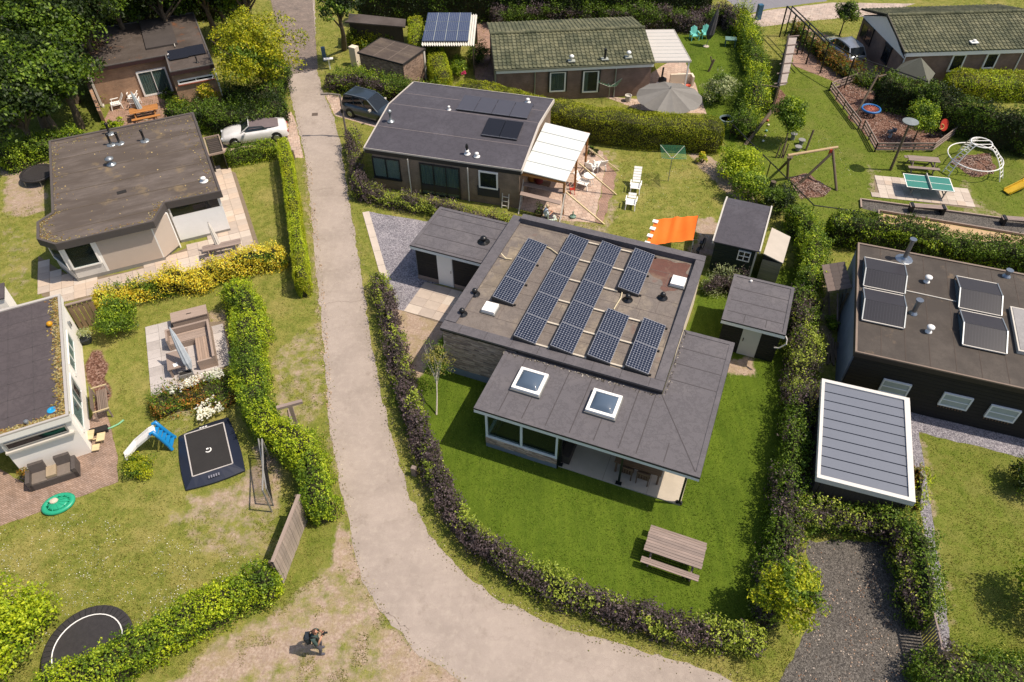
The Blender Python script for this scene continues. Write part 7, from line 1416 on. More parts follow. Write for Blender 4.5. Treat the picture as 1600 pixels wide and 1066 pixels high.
h_ = 1.3; SA, SB_ = g(1459, 958, h_), g(1472, 1014, h_); _g = g; g = lambda px, py, z=0.: px if isinstance(px, tuple) else _g(px, py, z)
def sl_at(A, B): return slatfence('slatted_gate', 'grey slatted fence panel closing the end of the gravel path', (A, 0), (B, 0), h_, MT['grey_wood'], .06, .05)
sl_at(SA, SB_); g = _g
m = MB(); m.path([(0, 0, 0), (0, 0, 1.6), (.3, 1.3, 1.6), (.5, 2.6, 1.5), (.5, 2.6, 0)], .035, 6); solo('goal_frame', m, MT['pipe_grey'], 'dark metal play frame in the sandy corner behind the hedge', 'play frame', *g(425, 800), 0, 25)
pf2 = T('net_screen', 'low dark netting screen beside the sandy corner', 'screen', *g(432, 745), 20)
for (p_, q_) in (((-.3, -1.4, 0), (-.3, -1.4, 1.3)), ((-.3, 1.2, 0), (-.3, 1.2, 1.3)), ((-.3, -1.4, 1.3), (-.3, 1.2, 1.3))): m = MB(); m.tube(p_, q_, .03); pf2.part('tube', m, MT['pipe_grey'])
m = MB(); [m.tube((-.3, y_, .02), (-.3, y_, 1.3), .007, None, 3, cap=False) for y_ in np.arange(-1.35, 1.2, .09)]; [m.tube((-.3, -1.4, z_), (-.3, 1.2, z_), .007, None, 3, cap=False) for z_ in np.arange(.1, 1.3, .09)]; pf2.part('net', m, MT['black'], stuff=True)
# ---- bungalow garden
ra = T('scaffold_rack', 'white scaffold rack with two long grey boards beside the canopy', 'rack', *g(812, 332), -12)
x1_, y1_ = ra.l(868, 346); a1 = ra.l(818, 288, 1.5); a2 = ra.l(882, 302, 1.5); b1 = ra.l(813, 303, 1.2); b2 = ra.l(876, 318, 1.2)
for (p_, q_, z_) in ((a1, a2, 1.5), (b1, b2, 1.2)): m = MB(); m.hexa([(p_[0], p_[1]-.16, z_), (q_[0], q_[1]-.16, z_), (q_[0], q_[1]+.2, z_), (p_[0], p_[1]+.2, z_), (p_[0], p_[1]-.16, z_+.05), (q_[0], q_[1]-.16, z_+.05), (q_[0], q_[1]+.2, z_+.05), (p_[0], p_[1]+.2, z_+.05)]); ra.part('board', m, MT['grey_wood'])
for (xx, yy, X2, Y2) in ((b1[0]-.03, b1[1]-.4, a1[0]-.03, a1[1]+.15), (b2[0]+.05, b2[1]-.75, a2[0]+.05, a2[1]+.15)):
    m = MB(); m.beam((xx, yy, 0), (X2, Y2, 1.75), .06, .05); m.beam((xx+.0, yy+.9, 0), (X2, Y2+.1, 1.4), .05, .04)
    for k in range(5): f = .12+.17*k; m.beam((xx+(X2-xx)*f, yy+(Y2-yy)*f, 1.75*f), (xx, yy+.9+(Y2+.1-yy-.9)*f, 1.4*f), .03, .03)
    ra.part('end_frame', m, MT['offwhite'])
for i, (pa, pb) in enumerate((((904, 264), (963, 305)), ((920, 230), (967, 267)), ((884, 300), (944, 351)))):
    a = g(*pa, 1.5+.5*(i == 1)); b = g(*pb); m = MB(); m.beam((a[0], a[1], 1.9 if i != 2 else 1.5), (b[0], b[1], .02), .08, .07); solo('timber_prop', m, MT['pale_wood'], ['pale timber prop running from the canopy corner over the white chairs', 'pale timber prop furthest from the scaffold rack, ending on the grass', 'long pale timber prop leaning beside the scaffold rack'][i], 'timber prop', 0, 0, group='timber props beside the canopy')
ld = T('ladder', 'white aluminium ladder leaning on the bungalow wall', 'ladder', *g(789, 326), -15); top_ = 2.0
for s_ in (-.2, .2): m = MB(); m.beam((s_, 0, 0), (s_, .55, top_), .05, .07); ld.part('stile', m, MT['offwhite'])
for k in range(7): m = MB(); f = .08+k*.135; m.beam((-.2, .55*f, top_*f), (.2, .55*f, top_*f), .05, .04); ld.part('rung', m, MT['offwhite'])
def lounger(label, px, yaw, L=1.3, name='sun_lounger', up_=.75, seatl=.6, leg=True):
    t_ = T(name, label, 'garden chair', *g(*px, .3), yaw, 'white garden chairs'); Wm = MT['white_paint']; w_ = .27
    for s_ in (-1, 1):
        m = MB(); m.box(s_*w_-.03, -.35, .33, s_*w_+.03, .35, .38); t_.part('side_bar', m, Wm); m = MB(); m.box(s_*(w_+.05)-.03, -.25, .56, s_*(w_+.05)+.03, .3, .6); m.box(s_*(w_+.05)-.02, -.22, .38, s_*(w_+.05)+.02, -.18, .56); t_.part('armrest', m, Wm)
        for y_ in (-.33, .3): m = MB(); m.beam((s_*w_, y_, .35), (s_*(w_+.02), y_*1.2, 0), .05); t_.part('leg', m, Wm)
    for k in range(5): m = MB(); m.box(-w_+.03, -.33+k*.13, .36, w_-.03, -.33+k*.13+.11, .39); t_.part('seat_slat', m, Wm)
    for k in range(int(L/.16)): f = k*.16; m = MB(); y_ = .34+f*.72; z_ = .42+f*up_; m.hexa([(-w_+.03, y_, z_), (w_-.03, y_, z_), (w_-.03, y_+.1, z_+.1*up_*1.3), (-w_+.03, y_+.1, z_+.1*up_*1.3), (-w_+.03, y_-.02, z_+.03), (w_-.03, y_-.02, z_+.03), (w_-.03, y_+.08, z_+.03+.1*up_*1.3), (-w_+.03, y_+.08, z_+.03+.1*up_*1.3)]); t_.part('back_slat', m, Wm)
    return t_
lounger('white reclining lounger with long raised back on the bungalow lawn', (993, 292), -12, 1.05); lounger('white low-backed garden chair in front of the reclining lounger', (986, 317), -14, .35)
for q, yw, lb in (((912, 286), 60, 'white plastic chair nearest the middle timber prop'), ((924, 262), 150, 'white plastic chair between two timber props'), ((937, 258), 200, 'white plastic chair furthest along the brick border')): lounger(lb, q, yw, .5, 'garden_chair', 1.2)
wt = T('white_table', 'small round white garden table among the plastic chairs', 'table', *g(921, 276, .6), 0); m = MB(); m.lathe(0, 0, [(.38, .66), (.38, .69), (.01, .69)], 16); wt.part('tabletop', m, MT['white_paint']); [wt.part('leg', MB().beam((cos(a_)*.1, sin(a_)*.1, .66), (cos(a_)*.3, sin(a_)*.3, 0), .04), MT['white_paint']) for a_ in (0, 2.1, 4.2)]
rc = T('red_folding_chair', 'red folding child chair beside the canopy post', 'chair', *g(894, 296, .3), 10); m = MB(); m.box(-.15, -.12, .3, .15, .15, .33); rc.part('seat', m, plain('red_plastic', '#c03828', .5)); [rc.part('leg', MB().beam((s_*.14, -.2, 0), (s_*.14, .2, .62), .03), MT['red_plastic']) for s_ in (-1, 1)]
for q, c_, lb in (((831, 277), '#b07c3c', 'ochre cushion bundle on the bench under the white canopy'), ((842, 281), '#6c1c24', 'dark red jacket on the chair under the white canopy')):
    m = MB(); m.grid(lambda u, v: (.24*cos(2*pi*u)*sin(pi*v)*(1+.2*sin(5*u*pi)), .2*sin(2*pi*u)*sin(pi*v), .3-.28*cos(pi*v)), 14, 10); solo('cushion_bundle', m, plain('cloth_'+c_.strip('#'), c_, .9, var=.3, vs=8), lb, 'cushion', *g(q[0], q[1], .8), .45, smooth=True)
bt_ = T('canopy_bench', 'dark bench and table set in the shade behind the scaffold rack', 'bench', *g(838, 285, .4), -15); [box_part(bt_, 'seat_plank', MT['brown_wood'], -.9, -.25+k*.17, .4, .9, -.25+k*.17+.15, .44) for k in range(3)]; [box_part(bt_, 'leg', MT['dark_wood'], x_, -.2, 0, x_+.06, .2, .4) for x_ in (-.8, .74)]
pot('small round box bush in the corner behind the seated person', (842, 338), '#5c4c3c', .3, 'mid', s=.42); m = MB(); m.lathe(0, 0, [(.18, 0), (.2, .12), (.14, .16), (.05, .17), (.03, .45)], 12); solo('parasol_foot', m, plain('foot_green', '#7c9c8c', .6), 'green-grey parasol foot at the patio corner', 'parasol foot', *g(895, 340))
# rotary dryers
def dryer(label, px, h, r, net, yaw, z0=0, col='zinc'):
    t_ = T('rotary_dryer', label, 'clothes dryer', *g(*px), yaw); m = MB(); m.tube((0, 0, 0), (0, 0, h), .025); t_.part('pole', m, MT[col]); 
    E4 = [(cos(k*pi/2)*r, sin(k*pi/2)*r, h+.35) for k in range(4)]
    for e in E4: m = MB(); m.tube((0, 0, h-.15), e, .02, .015); t_.part('arm', m, MT['offwhite'])
    m = MB()
    for k in range(4):
        for f in np.linspace(.3, 1, net): a, b = Vector((0, 0, h-.15)).lerp(Vector(E4[k]), f), Vector((0, 0, h-.15)).lerp(Vector(E4[(k+1) % 4]), f); m.tube(a, b, .008, None, 3, cap=False)
    t_.part('lines', m, plain('line_green', '#4c9c74', .6), stuff=True); return t_
dryer('rotary clothes dryer with green lines on the bungalow lawn', (1044, 283), 1.75, 1.05, 13, 40); dryer('rotary clothes dryer folded low beside the green-roofed house wall', (951, 155), 1.1, .95, 4, 20)
# orange awning and bicycles
aw = T('orange_awning', 'bright orange cloth awning with white valance squares over the bicycles', 'awning', *g(1048, 372, .5), -12); Q4 = [aw.l(*q, z_) for q, z_ in (((1008, 385), 1.5), ((1083, 375), 1.7), ((1091, 337), 1.95), ((1024, 343), 1.7))]; zz = (1.5, 1.7, 1.95, 1.7)
OR = plain('orange_cloth', '#ff7a14', .8, var=.08, vs=3)
def awf(u, v):
    q = [Q4[0][k]*(1-u)*(1-v)+Q4[1][k]*u*(1-v)+Q4[2][k]*u*v+Q4[3][k]*(1-u)*v for k in range(2)]; z_ = zz[0]*(1-u)*(1-v)+zz[1]*u*(1-v)+zz[2]*u*v+zz[3]*(1-u)*v
    return (q[0], q[1], z_-.2*sin(pi*u)*sin(pi*v)*.6-.07*sin(pi*v)*(1-abs(u*2-1))+.02*sin(u*23+v*3)+.012*sin(v*19)+(.14 if abs(u-.5) < .05 else 0)*.35)
m = MB(); m.grid(awf, 24, 14); aw.part('cloth', m, OR, smooth=True)
for k in range(4): f = .06+k*.27; p_ = awf(0, f); m = MB(); m.obox(p_[0]+.06, p_[1]+.05, p_[2]+.03, .3, .26, .06, -12); aw.part('white_valance', m, MT['white_paint'])
for u, v in ((0, 0), (1, 0), (1, 1), (0, 1)): p_ = awf(u, v); m = MB(); m.tube((p_[0], p_[1], 0), (p_[0], p_[1], p_[2]), .022); aw.part('pole', m, MT['zinc'])
def bike(label, px, yaw, col):
    t_ = T('bicycle', label, 'bicycle', *g(*px), yaw, 'bicycles beside the awning')
    for x_ in (-.52, .52):
        m = MB(); m.path([(x_+.33*cos(a_), 0, .34+.33*sin(a_)) for a_ in np.linspace(0, 2*pi, 20)[:-1]], .02, 5, closed=True); w0 = t_.part('wheel', m, MT['rubber']); m = MB(); [m.tube((x_, 0, .34), (x_+.32*cos(a_), 0, .34+.32*sin(a_)), .006, None, 3, cap=False) for a_ in np.linspace(0, 2*pi, 11)[:-1]]; t_.part('spokes', m, MT['steel'], w0, stuff=True)
    m = MB(); P_ = dict(a=(-.52, 0, .34), b=(-.05, 0, .3), s=(-.2, 0, .85), h=(.36, 0, .88), f=(.52, 0, .34)); [m.tube(P_[i], P_[j], .02, None, 6) for i, j in ('ab', 'as', 'bs', 'sh', 'bh', 'hf')]; t_.part('frame', m, paint('bike_'+col.strip('#'), col, .3, .3))
    m = MB(); m.path([(.25, -.28, 1.05), (.36, -.2, 1.06), (.38, 0, .98), (.36, .2, 1.06), (.25, .28, 1.05)], .018, 5); t_.part('handlebar', m, MT['steel']); m = MB(); m.obox(-.2, 0, .88, .26, .14, .06); t_.part('saddle', m, MT['black']); m = MB(); m.box(-.75, -.07, .66, -.35, .07, .7); t_.part('luggage_rack', m, MT['black'])
bike('black bicycle closest to the dark green shed', (1093, 396), 60, '#2c3034'); bike('grey bicycle partly under the orange awning', (1078, 403), 75, '#7c8288')
# top garden
def adirondack(label, px, yaw):
    t_ = T('turquoise_chair', label, 'garden chair', *g(*px), yaw, 'turquoise chairs on the far lawn'); TQ2 = plain('chair_turq', '#7ed8cc', .5, var=.05); box_part(t_, 'seat', TQ2, -.28, -.25, .34, .28, .25, .4)
    m = MB(); [m.hexa([(x_, .22, .38), (x_+.1, .22, .38), (x_+.1, .27, .38), (x_, .27, .38), (x_, .4, 1.0-abs(x_+.05)*.6), (x_+.1, .4, 1.0-abs(x_+.05)*.6), (x_+.1, .45, 1.0-abs(x_+.05)*.6), (x_, .45, 1.0-abs(x_+.05)*.6)]) for x_ in (-.27, -.16, -.05, .06, .17)]; t_.part('backrest', m, TQ2)
    for s_ in (-1, 1): box_part(t_, 'armrest', TQ2, s_*.33-.05, -.28, .56, s_*.33+.05, .3, .6); [box_part(t_, 'leg', TQ2, s_*.32-.03, y_, 0, s_*.32+.03, y_+.06, .56) for y_ in (-.26, .2)]
adirondack('left turquoise plastic garden chair, standing clear of the parasol', (1084.5, 62), 10); adirondack('right turquoise plastic garden chair, half behind the closed charcoal parasol', (1102, 60), 0)
m = MB(); m.box(-.45, -.35, .55, .45, .35, .6); [m.box(a_*.38-.03, b_*.28-.03, 0, a_*.38+.03, b_*.28+.03, .55) for a_, b_ in ((-1, -1), (1, -1), (1, 1), (-1, 1))]; solo('green_table', m, plain('dull_green', '#6c9088', .6), 'dull green low table in the shade of the far hedge', 'table', *g(1142, 62, .5), 0, -10)
pu = T('grey_parasol', 'large open round grey parasol on the patio of the green-roofed house', 'parasol', *g(1050, 172), 0); NS = 12; rr = 2.25; zc_, ze_ = 2.35, 1.72; ctr = g(1048, 138, 2.35); ctr = (ctr[0]-pu.x, ctr[1]-pu.y); PC = [plain('parasol_a', '#8c8882', .85, var=.12), plain('parasol_b', '#807c76', .85, var=.12)]
for k in range(NS):
    m = MB(); a0, a1_ = 2*pi*k/NS, 2*pi*(k+1)/NS
    m.grid(lambda u, v: (ctr[0]+rr*u*cos(a0+(a1_-a0)*v), ctr[1]+rr*u*sin(a0+(a1_-a0)*v), zc_-(zc_-ze_)*u-.08*sin(pi*v)*u+.0), 5, 4); pu.part('cloth_panel', m, PC[k % 2])
m = MB(); m.tube((ctr[0], ctr[1], 0), (ctr[0], ctr[1], 2.5), .035); pu.part('pole', m, MT['zinc'])
bb = T('barbecue', 'dark barbecue with white side table beside the flat canopy', 'barbecue', *g(1034, 132, .5), 0); m = MB(); m.lathe(0, 0, [(.2, .55), (.32, .75), (.3, .95), (.05, 1.1)], 12); bb.part('kettle', m, MT['black']); m = MB(); m.tube((-.05, .1, 1.05), (0, .25, 1.7), .07); bb.part('chimney', m, MT['dark_wood']); box_part(bb, 'side_table', MT['white_paint'], -.45, -.35, .7, .2, -.15, .74); [bb.part('leg', MB().tube((cos(a_)*.1, sin(a_)*.1, .6), (cos(a_)*.3, sin(a_)*.3, 0), .02), MT['steel']) for a_ in (.5, 2.6, 4.7)]
m = MB(); m.lathe(0, 0, [(.2, 0), (.24, .45), (.26, .46), (.22, .46), (.2, .35), (.01, .35)], 14); solo('white_tub', m, MT['offwhite'], 'white tub standing at the brown brick wall', 'tub', *g(981, 158))
m = MB(); m.lathe(0, 0, [(.12, 0), (.2, .3), (.22, .3), (.18, .3), (.01, .22)], 12); solo('orange_pot', m, plain('terracotta', '#d8583c', .6), 'small orange-red pot at the low patio wall', 'pot', *g(1074, 139))
for (q, yw, lb) in (((181, 163), -60, 'cream padded recliner beside the slanting brick wall'), ((208, 150), 10, 'white wicker chair with brown slats in front of the brick wall'), ((211, 160), 190, 'white wicker chair at the end of the orange-brown table')):
    lounger(lb, q, yw, .6, 'wicker_chair', 1.1)
# ================================================================= PLAYGROUND
tn = T('table_tennis_table', 'green outdoor table tennis table with white lines on the paved pad', 'table tennis table', *g(1450, 300), 0)
Q = [tn.l(*q, .76) for q in ((1415.5, 292.5), (1491, 300.5), (1487, 279), (1410.5, 269.5))]; tcx = sum(q[0] for q in Q)/4; tcy = sum(q[1] for q in Q)/4; ya_ = degrees(atan2(Q[1][1]-Q[0][1], Q[1][0]-Q[0][0])); tn.o.location.x += tcx; tn.o.location.y += tcy; tn.o.rotation_euler = (0, 0, R(ya_)); Lx, Ly = 2.74, 1.52
for s_ in (-1, 1): box_part(tn, 'tabletop', plain('tt_green', '#3f8a7e', .5, var=.06), 0 if s_ > 0 else -Lx/2, -Ly/2, .73, Lx/2 if s_ > 0 else 0, Ly/2, .76)
m = MB(); [m.box(*b) for b in ((-Lx/2, -Ly/2, .761, Lx/2, -Ly/2+.05, .764), (-Lx/2, Ly/2-.05, .761, Lx/2, Ly/2, .764), (-Lx/2, -Ly/2+.05, .761, -Lx/2+.05, Ly/2-.05, .764), (Lx/2-.05, -Ly/2+.05, .761, Lx/2, Ly/2-.05, .764), (-Lx/2+.05, -.015, .761, Lx/2-.05, .015, .764))]; tn.part('lines', m, MT['white_paint'], stuff=True)
box_part(tn, 'net', MT['offwhite'], -.02, -Ly/2-.08, .765, .02, Ly/2+.08, .91)
for s_ in (-1, 1): m = MB(); [m.beam((s_*.95, y_, 0), (s_*.95+.1, y_*.9, .73), .06) for y_ in (-.5, .5)]; m.beam((s_*.95, -.5, .3), (s_*.95, .5, .3), .05); tn.part('leg', m, MT['pipe_grey'])
def bench2(label, px, yaw, L=2.1):
    t_ = T('play_bench', label, 'bench', *g(*px), yaw, 'benches along the boules court'); [box_part(t_, 'seat_plank', MT['grey_wood'], -L/2, -.2+k*.14, .42, L/2, -.2+k*.14+.13, .46) for k in range(3)]; [box_part(t_, 'support', MT['black'], s_*(L/2-.15)-.08, -.22, 0, s_*(L/2-.15)+.08, .24, .5) for s_ in (-1, 1)]
bench2('grey bench on black supports between the tennis slabs and the boules court', (1446, 332), -8); bench2('grey bench with black supports at the right end of the boules court', (1590, 352), -8)
for i, (pa, pb, lb) in enumerate((((1344, 313), (1620, 350), 'pale timber kerb on the grass side of the dark gravel strip'), ((1372, 331), (1620, 372.5), 'pale timber rail between dark gravel and boules sand'), ((1344, 313), (1345, 326), 'short timber kerb closing the dark gravel strip'), ((1372, 331), (1373.5, 350), 'short timber end rail of the boules sand court'))):
    a, b = g(*pa), g(*pb); m = MB(); m.beam((a[0], a[1], .08), (b[0], b[1], .08), .09, .16 if i % 2 else .1); solo('timber_kerb', m, MT['tan_wood'], lb, 'kerb', group='timber edges of the boules court')
def railfence(label, pts, h=.7):
    P_ = [g(*q) for q in pts]; o = P_[0]; t_ = T('rail_fence', label, 'fence', *o, 0); Q = [(q[0]-o[0], q[1]-o[1]) for q in P_]
    for i in range(len(Q)-1):
        a, b = Q[i], Q[i+1]; L = hypot(b[0]-a[0], b[1]-a[1]); n = max(1, int(L/1.2))
        for z_ in (.2, .43, .66): m = MB(); m.beam((*a, z_), (*b, z_), .05, .1); t_.part('rail', m, MT['grey_wood'])
        for k in range(n+1): f = k/n; box_part(t_, 'post', MT['post_wood'], a[0]+(b[0]-a[0])*f-.04, a[1]+(b[1]-a[1])*f+.03, 0, a[0]+(b[0]-a[0])*f+.04, a[1]+(b[1]-a[1])*f+.1, h)
railfence('low three-rail wooden fence along the left of the nest swing', [(1336, 128), (1296, 143), (1341, 203)]); railfence('low three-rail wooden fence along the near side of the bark area', [(1348, 203), (1367, 238), (1456, 238), (1497, 207)])
def polething(name, label, cat, segs, mat, parts=None, r=.08, group=None):
    """segs: (px1, z1, px2, z2, part name)"""
    o = g(*segs[0][0], segs[0][1]); t_ = T(name, label, cat, *o, 0, group)
    for (p_, z1, q_, z2, nm) in segs: a = g(*p_, z1); b = g(*q_, z2); m = MB(); m.tube((a[0]-o[0], a[1]-o[1], z1), (b[0]-o[0], b[1]-o[1], z2), r, r*.95, 10); t_.part(nm, m, mat if not isinstance(mat, dict) else mat.get(nm, mat['*']))
    return t_
ns = polething('nest_swing', 'nest swing with blue-rimmed round basket in the bark area', 'swing', [((1337, 180), 0, (1372, 117), 2.3, 'post'), ((1379, 172), 0, (1391, 113), 2.3, 'post'), ((1372, 120), 2.2, (1391, 116), 2.2, 'beam')], MT['post_wood'])
bc = g(1361, 170, .45); bc = (bc[0]-ns.x, bc[1]-ns.y); m = MB(); m.path([(bc[0]+.62*cos(a_), bc[1]+.62*sin(a_), .45) for a_ in np.linspace(0, 2*pi, 22)[:-1]], .08, 8, closed=True); ns.part('basket_rim', m, plain('rim_blue', '#2c78c0', .5, var=.2, vs=6), smooth=True); m = MB(); [m.tube((bc[0]+.6*cos(a_), bc[1]+.6*sin(a_), .45), (bc[0]-.6*cos(a_+d_), bc[1]-.6*sin(a_+d_), .38), .016, None, 4, cap=False) for a_ in np.linspace(0, 2*pi, 20)[:-1] for d_ in (.3, -.3)]; ns.part('net', m, plain('net_red', '#c0705c', .8), stuff=True)
sw = polething('swing_frame', 'wooden swing frame with slanting legs above a bark patch', 'swing', [((1231, 243), 2.0, (1309, 230), 2.1, 'beam'), ((1232, 246), 1.95, (1230, 280), 0, 'leg'), ((1237, 246), 1.95, (1218, 265), 0, 'leg'), ((1301, 234), 2.0, (1307, 298), 0, 'leg'), ((1299, 240), 1.9, (1249, 287), 0, 'leg')], {'beam': plain('log_pale', '#c8ac84', .8, var=.2), '*': MT['post_wood']}, r=.085)
m = MB(); q = g(1298, 236, 1.95); m.obox(q[0]-sw.x, q[1]-sw.y, 1.7, .14, .12, .35); sw.part('red_bracket', m, MT['red_plastic'])
polething('tall_play_beam', 'long dark timber beam slanting up from the bush to the dark play wall', 'play beam', [((1163, 228), 0, (1212, 166), 1.6, 'beam')], MT['post_wood'], r=.13)
pw_ = T('play_wall', 'dark timber play wall with pale slatted ledge and cloth', 'play wall', 0, 0, 0); a = g(1205, 178); b = g(1221, 94)
m = MB(); m.hexa([(a[0], a[1], 0), (a[0]+.1, a[1], 0), (b[0]+.1, b[1], 0), (b[0], b[1], 0), (a[0], a[1], 2.1), (a[0]+.1, a[1], 2.1), (b[0]+.1, b[1], 2.1), (b[0], b[1], 2.1)]); pw_.part('wall', m, MT['dark_wood'])
m = MB(); m.hexa([(a[0]+.11, a[1]+.6, 1.75), (a[0]+.85, a[1]+.9, 1.75), (b[0]+.75, b[1], 1.75), (b[0]+.11, b[1], 1.75), (a[0]+.11, a[1]+.6, 1.8), (a[0]+.85, a[1]+.9, 1.8), (b[0]+.75, b[1], 1.8), (b[0]+.11, b[1], 1.8)]); pw_.part('ledge', m, plain('ledge_grey', '#b8aca4', .8))
for k in range(6): f = k/5; x_ = a[0]+(b[0]-a[0])*f; y_ = a[1]+.8+(b[1]-a[1]-.8)*f; m = MB(); m.beam((x_-.05, y_, 1.86), (x_+.95, y_+.2, 1.86), .07, .07); pw_.part('slat', m, MT['grey_wood'])
c1 = g(1182, 132, 2.0); m = MB(); z0 = 2.0
for (u_, v_) in (((c1[0], c1[1], z0), (a[0], a[1], z0)), ((c1[0], c1[1], z0), (c1[0]+.4, c1[1]-1, 0)), ((a[0], a[1], z0), (a[0]-.1, a[1]-.1, 0)), ((c1[0], c1[1], z0), (a[0], a[1], 0)), ((c1[0]+.3, c1[1]-.7, 1.), (a[0], a[1], 1.))): m.beam(u_, v_, .09)
pw_.part('open_frame', m, MT['post_wood'])
def wirefence(label, pts, h, top=True, name='post_rail_fence', mt='black', sp_=2.2, r=.035):
    P_ = [g(*q, h) for q in pts]; o = P_[0]; t_ = T(name, label, 'fence', *o, 0)
    for i in range(len(P_)-1):
        a, b = P_[i], P_[i+1]; L = hypot(b[0]-a[0], b[1]-a[1]); n = max(1, int(L/sp_)); m = MB(); m.tube((a[0]-o[0], a[1]-o[1], h), (b[0]-o[0], b[1]-o[1], h), r, None, 6); t_.part('top_rail', m, MT[mt])
        for k in range(n): f = k/n; x_, y_ = a[0]+(b[0]-a[0])*f-o[0], a[1]+(b[1]-a[1])*f-o[1]; m = MB(); m.tube((x_, y_, 0), (x_, y_, h), r, None, 6); t_.part('post', m, MT[mt])
wirefence('black metal rail fence dividing the playground from the bungalow garden', [(1145, 195), (1272, 321), (1345, 331)], 1.1); wirefence('tall black post frame running along the brick drive', [(1230, 10), (1289, 66)], 2.5, sp_=1.5, r=.06, name='pergola_frame'); wirefence('second tall black post frame beside the brick drive', [(1238, 10), (1296, 66), (1336, 88), (1450, 128)], 2.45, sp_=2.6, r=.05, name='pergola_frame')
wirefence('dark rail fence behind the long clipped hedge', [(1178, 118), (1150, 190)], 1.2, name='post_rail_fence')
fg = g(1391, 266); pl_ = T('disc_lamp', 'dark pole carrying a round grey disc lamp in front of the rail fence', 'park lamp', *fg, 0); tp2 = g(1418, 205, 3.4); m = MB(); m.tube((0, 0, 0), (.0, 0, 3.2), .09, .07); pl_.part('pole', m, MT['post_wood']); m = MB(); m.lathe(0, 0, [(.06, 3.2), (.12, 3.35), (.48, 3.42), (.48, 3.46), (.02, 3.52)], 18); pl_.part('lamp_head', m, plain('disc_grey', '#8c9494', .5)); 
rt = T('red_play_board', 'red play board with yellow wheel at the end of the rail fence', 'play board', *g(1463, 214), 0); m = MB(); m.lathe(0, 0, [(.4, 0), (.4, .05), (.01, .05)], 18, 0, .9, 1); rp = rt.part('board', m, MT['red_plastic'], loc=(.15, 0, .9)); rp.rotation_euler = (R(65), 0, R(20)); m = MB(); m.path([(.16*cos(a_), .16*sin(a_), 0) for a_ in np.linspace(0, 2*pi, 14)[:-1]], .035, 5, closed=True); rw_ = rt.part('wheel', m, plain('wheel_yellow', '#e8c070', .5), loc=(-.05, -.14, .85)); rw_.rotation_euler = (R(65), 0, 0); [box_part(rt, 'post', MT['dark_wood'], x_, -.05, 0, x_+.09, .05, .9) for x_ in (-.5, .1)]
sc_ = T('spring_rider', 'grey spring rider toy inside the bark area', 'play rider', *g(1390, 215), 20); m = MB(); m.path([(.1*cos(a_), .1*sin(a_), a_*.012) for a_ in np.linspace(0, 30, 50)], .02, 4); sc_.part('spring', m, MT['steel']); m = MB(); m.box(-.35, -.06, .38, .35, .06, .6); m.box(.1, -.2, .6, .16, .2, .66); sc_.part('seat', m, plain('rider_grey', '#5c6470', .6))
dc = g(1521, 258); dm_ = T('climbing_dome', 'white tubular climbing dome over a bark patch', 'climbing frame', *dc, 0); WT = MT['white_paint']
bc_ = g(1524, 245, .85); br_ = 1.62; tc2 = g(1534, 223, 2.05); tr2 = .62; bo = (bc_[0]-dc[0], bc_[1]-dc[1]); to = (tc2[0]-dc[0], tc2[1]-dc[1])
m = MB(); m.path([(bo[0]+br_*cos(a_), bo[1]+br_*sin(a_)*1.05, .85) for a_ in np.linspace(0, 2*pi, 40)[:-1]], .035, 6, closed=True); dm_.part('lower_ring', m, WT); m = MB(); m.path([(to[0]+tr2*cos(a_), to[1]+tr2*sin(a_), 2.05) for a_ in np.linspace(0, 2*pi, 24)[:-1]], .035, 6, closed=True); [m.tube((to[0]-sqrt(tr2**2-y_**2), to[1]+y_, 2.05), (to[0]+sqrt(tr2**2-y_**2), to[1]+y_, 2.05), .025) for y_ in (-.22, .22)]; dm_.part('top_ring', m, WT)
for a_ in (R(200), R(-45), R(80)):
    rails_ = []
    for da in (-.13, .13):
        P_ = [Vector((to[0]+tr2*cos(a_+da*2), to[1]+tr2*sin(a_+da*2), 2.05))]; e_ = Vector((bo[0]+br_*1.22*cos(a_+da), bo[1]+br_*1.22*sin(a_+da), 0)); md = Vector((bo[0]+br_*.95*cos(a_+da), bo[1]+br_*.95*sin(a_+da), 1.35)); P_ = [P_[0]*(1-u)**2+md*2*u*(1-u)+e_*u*u for u in np.linspace(0, 1, 11)]; rails_.append(P_); m = MB(); m.path(P_, .032, 6); dm_.part('ladder_rail', m, WT)
    for k in range(1, 10): m = MB(); m.tube(rails_[0][k], rails_[1][k], .022); dm_.part('rung', m, WT)
ys = T('yellow_slide', 'yellow slide chute reaching in from the right edge of the playground', 'slide', 0, 0, 0); a = g(1572, 301, .1); b = g(1603, 285, .55); c_ = (b[0]+2.2, b[1]+1.3); m = MB(); YL = plain('slide_yellow', '#dcb428', .4); C3 = [Vector((a[0], a[1], .1)), Vector((b[0], b[1], .5)), Vector((c_[0], c_[1], 1.5))]
for i in range(2):
    A, D_ = C3[i], C3[i+1]; d_ = (D_-A); sd_ = Vector((-d_.y, d_.x, 0)).normalized()
    for (o0, o1, dz1) in ((-.22, .22, .03), (-.27, -.221, .16), (.221, .27, .16)): m.hexa([A+sd_*o0, A+sd_*o1, D_+sd_*o1, D_+sd_*o0, A+sd_*o0+Vector((0, 0, dz1)), A+sd_*o1+Vector((0, 0, dz1)), D_+sd_*o1+Vector((0, 0, dz1)), D_+sd_*o0+Vector((0, 0, dz1))])
ys.part('chute', m, YL); m = MB(); m.beam((c_[0], c_[1], 0), (c_[0], c_[1], 1.5), .1); ys.part('post', m, MT['post_wood'])
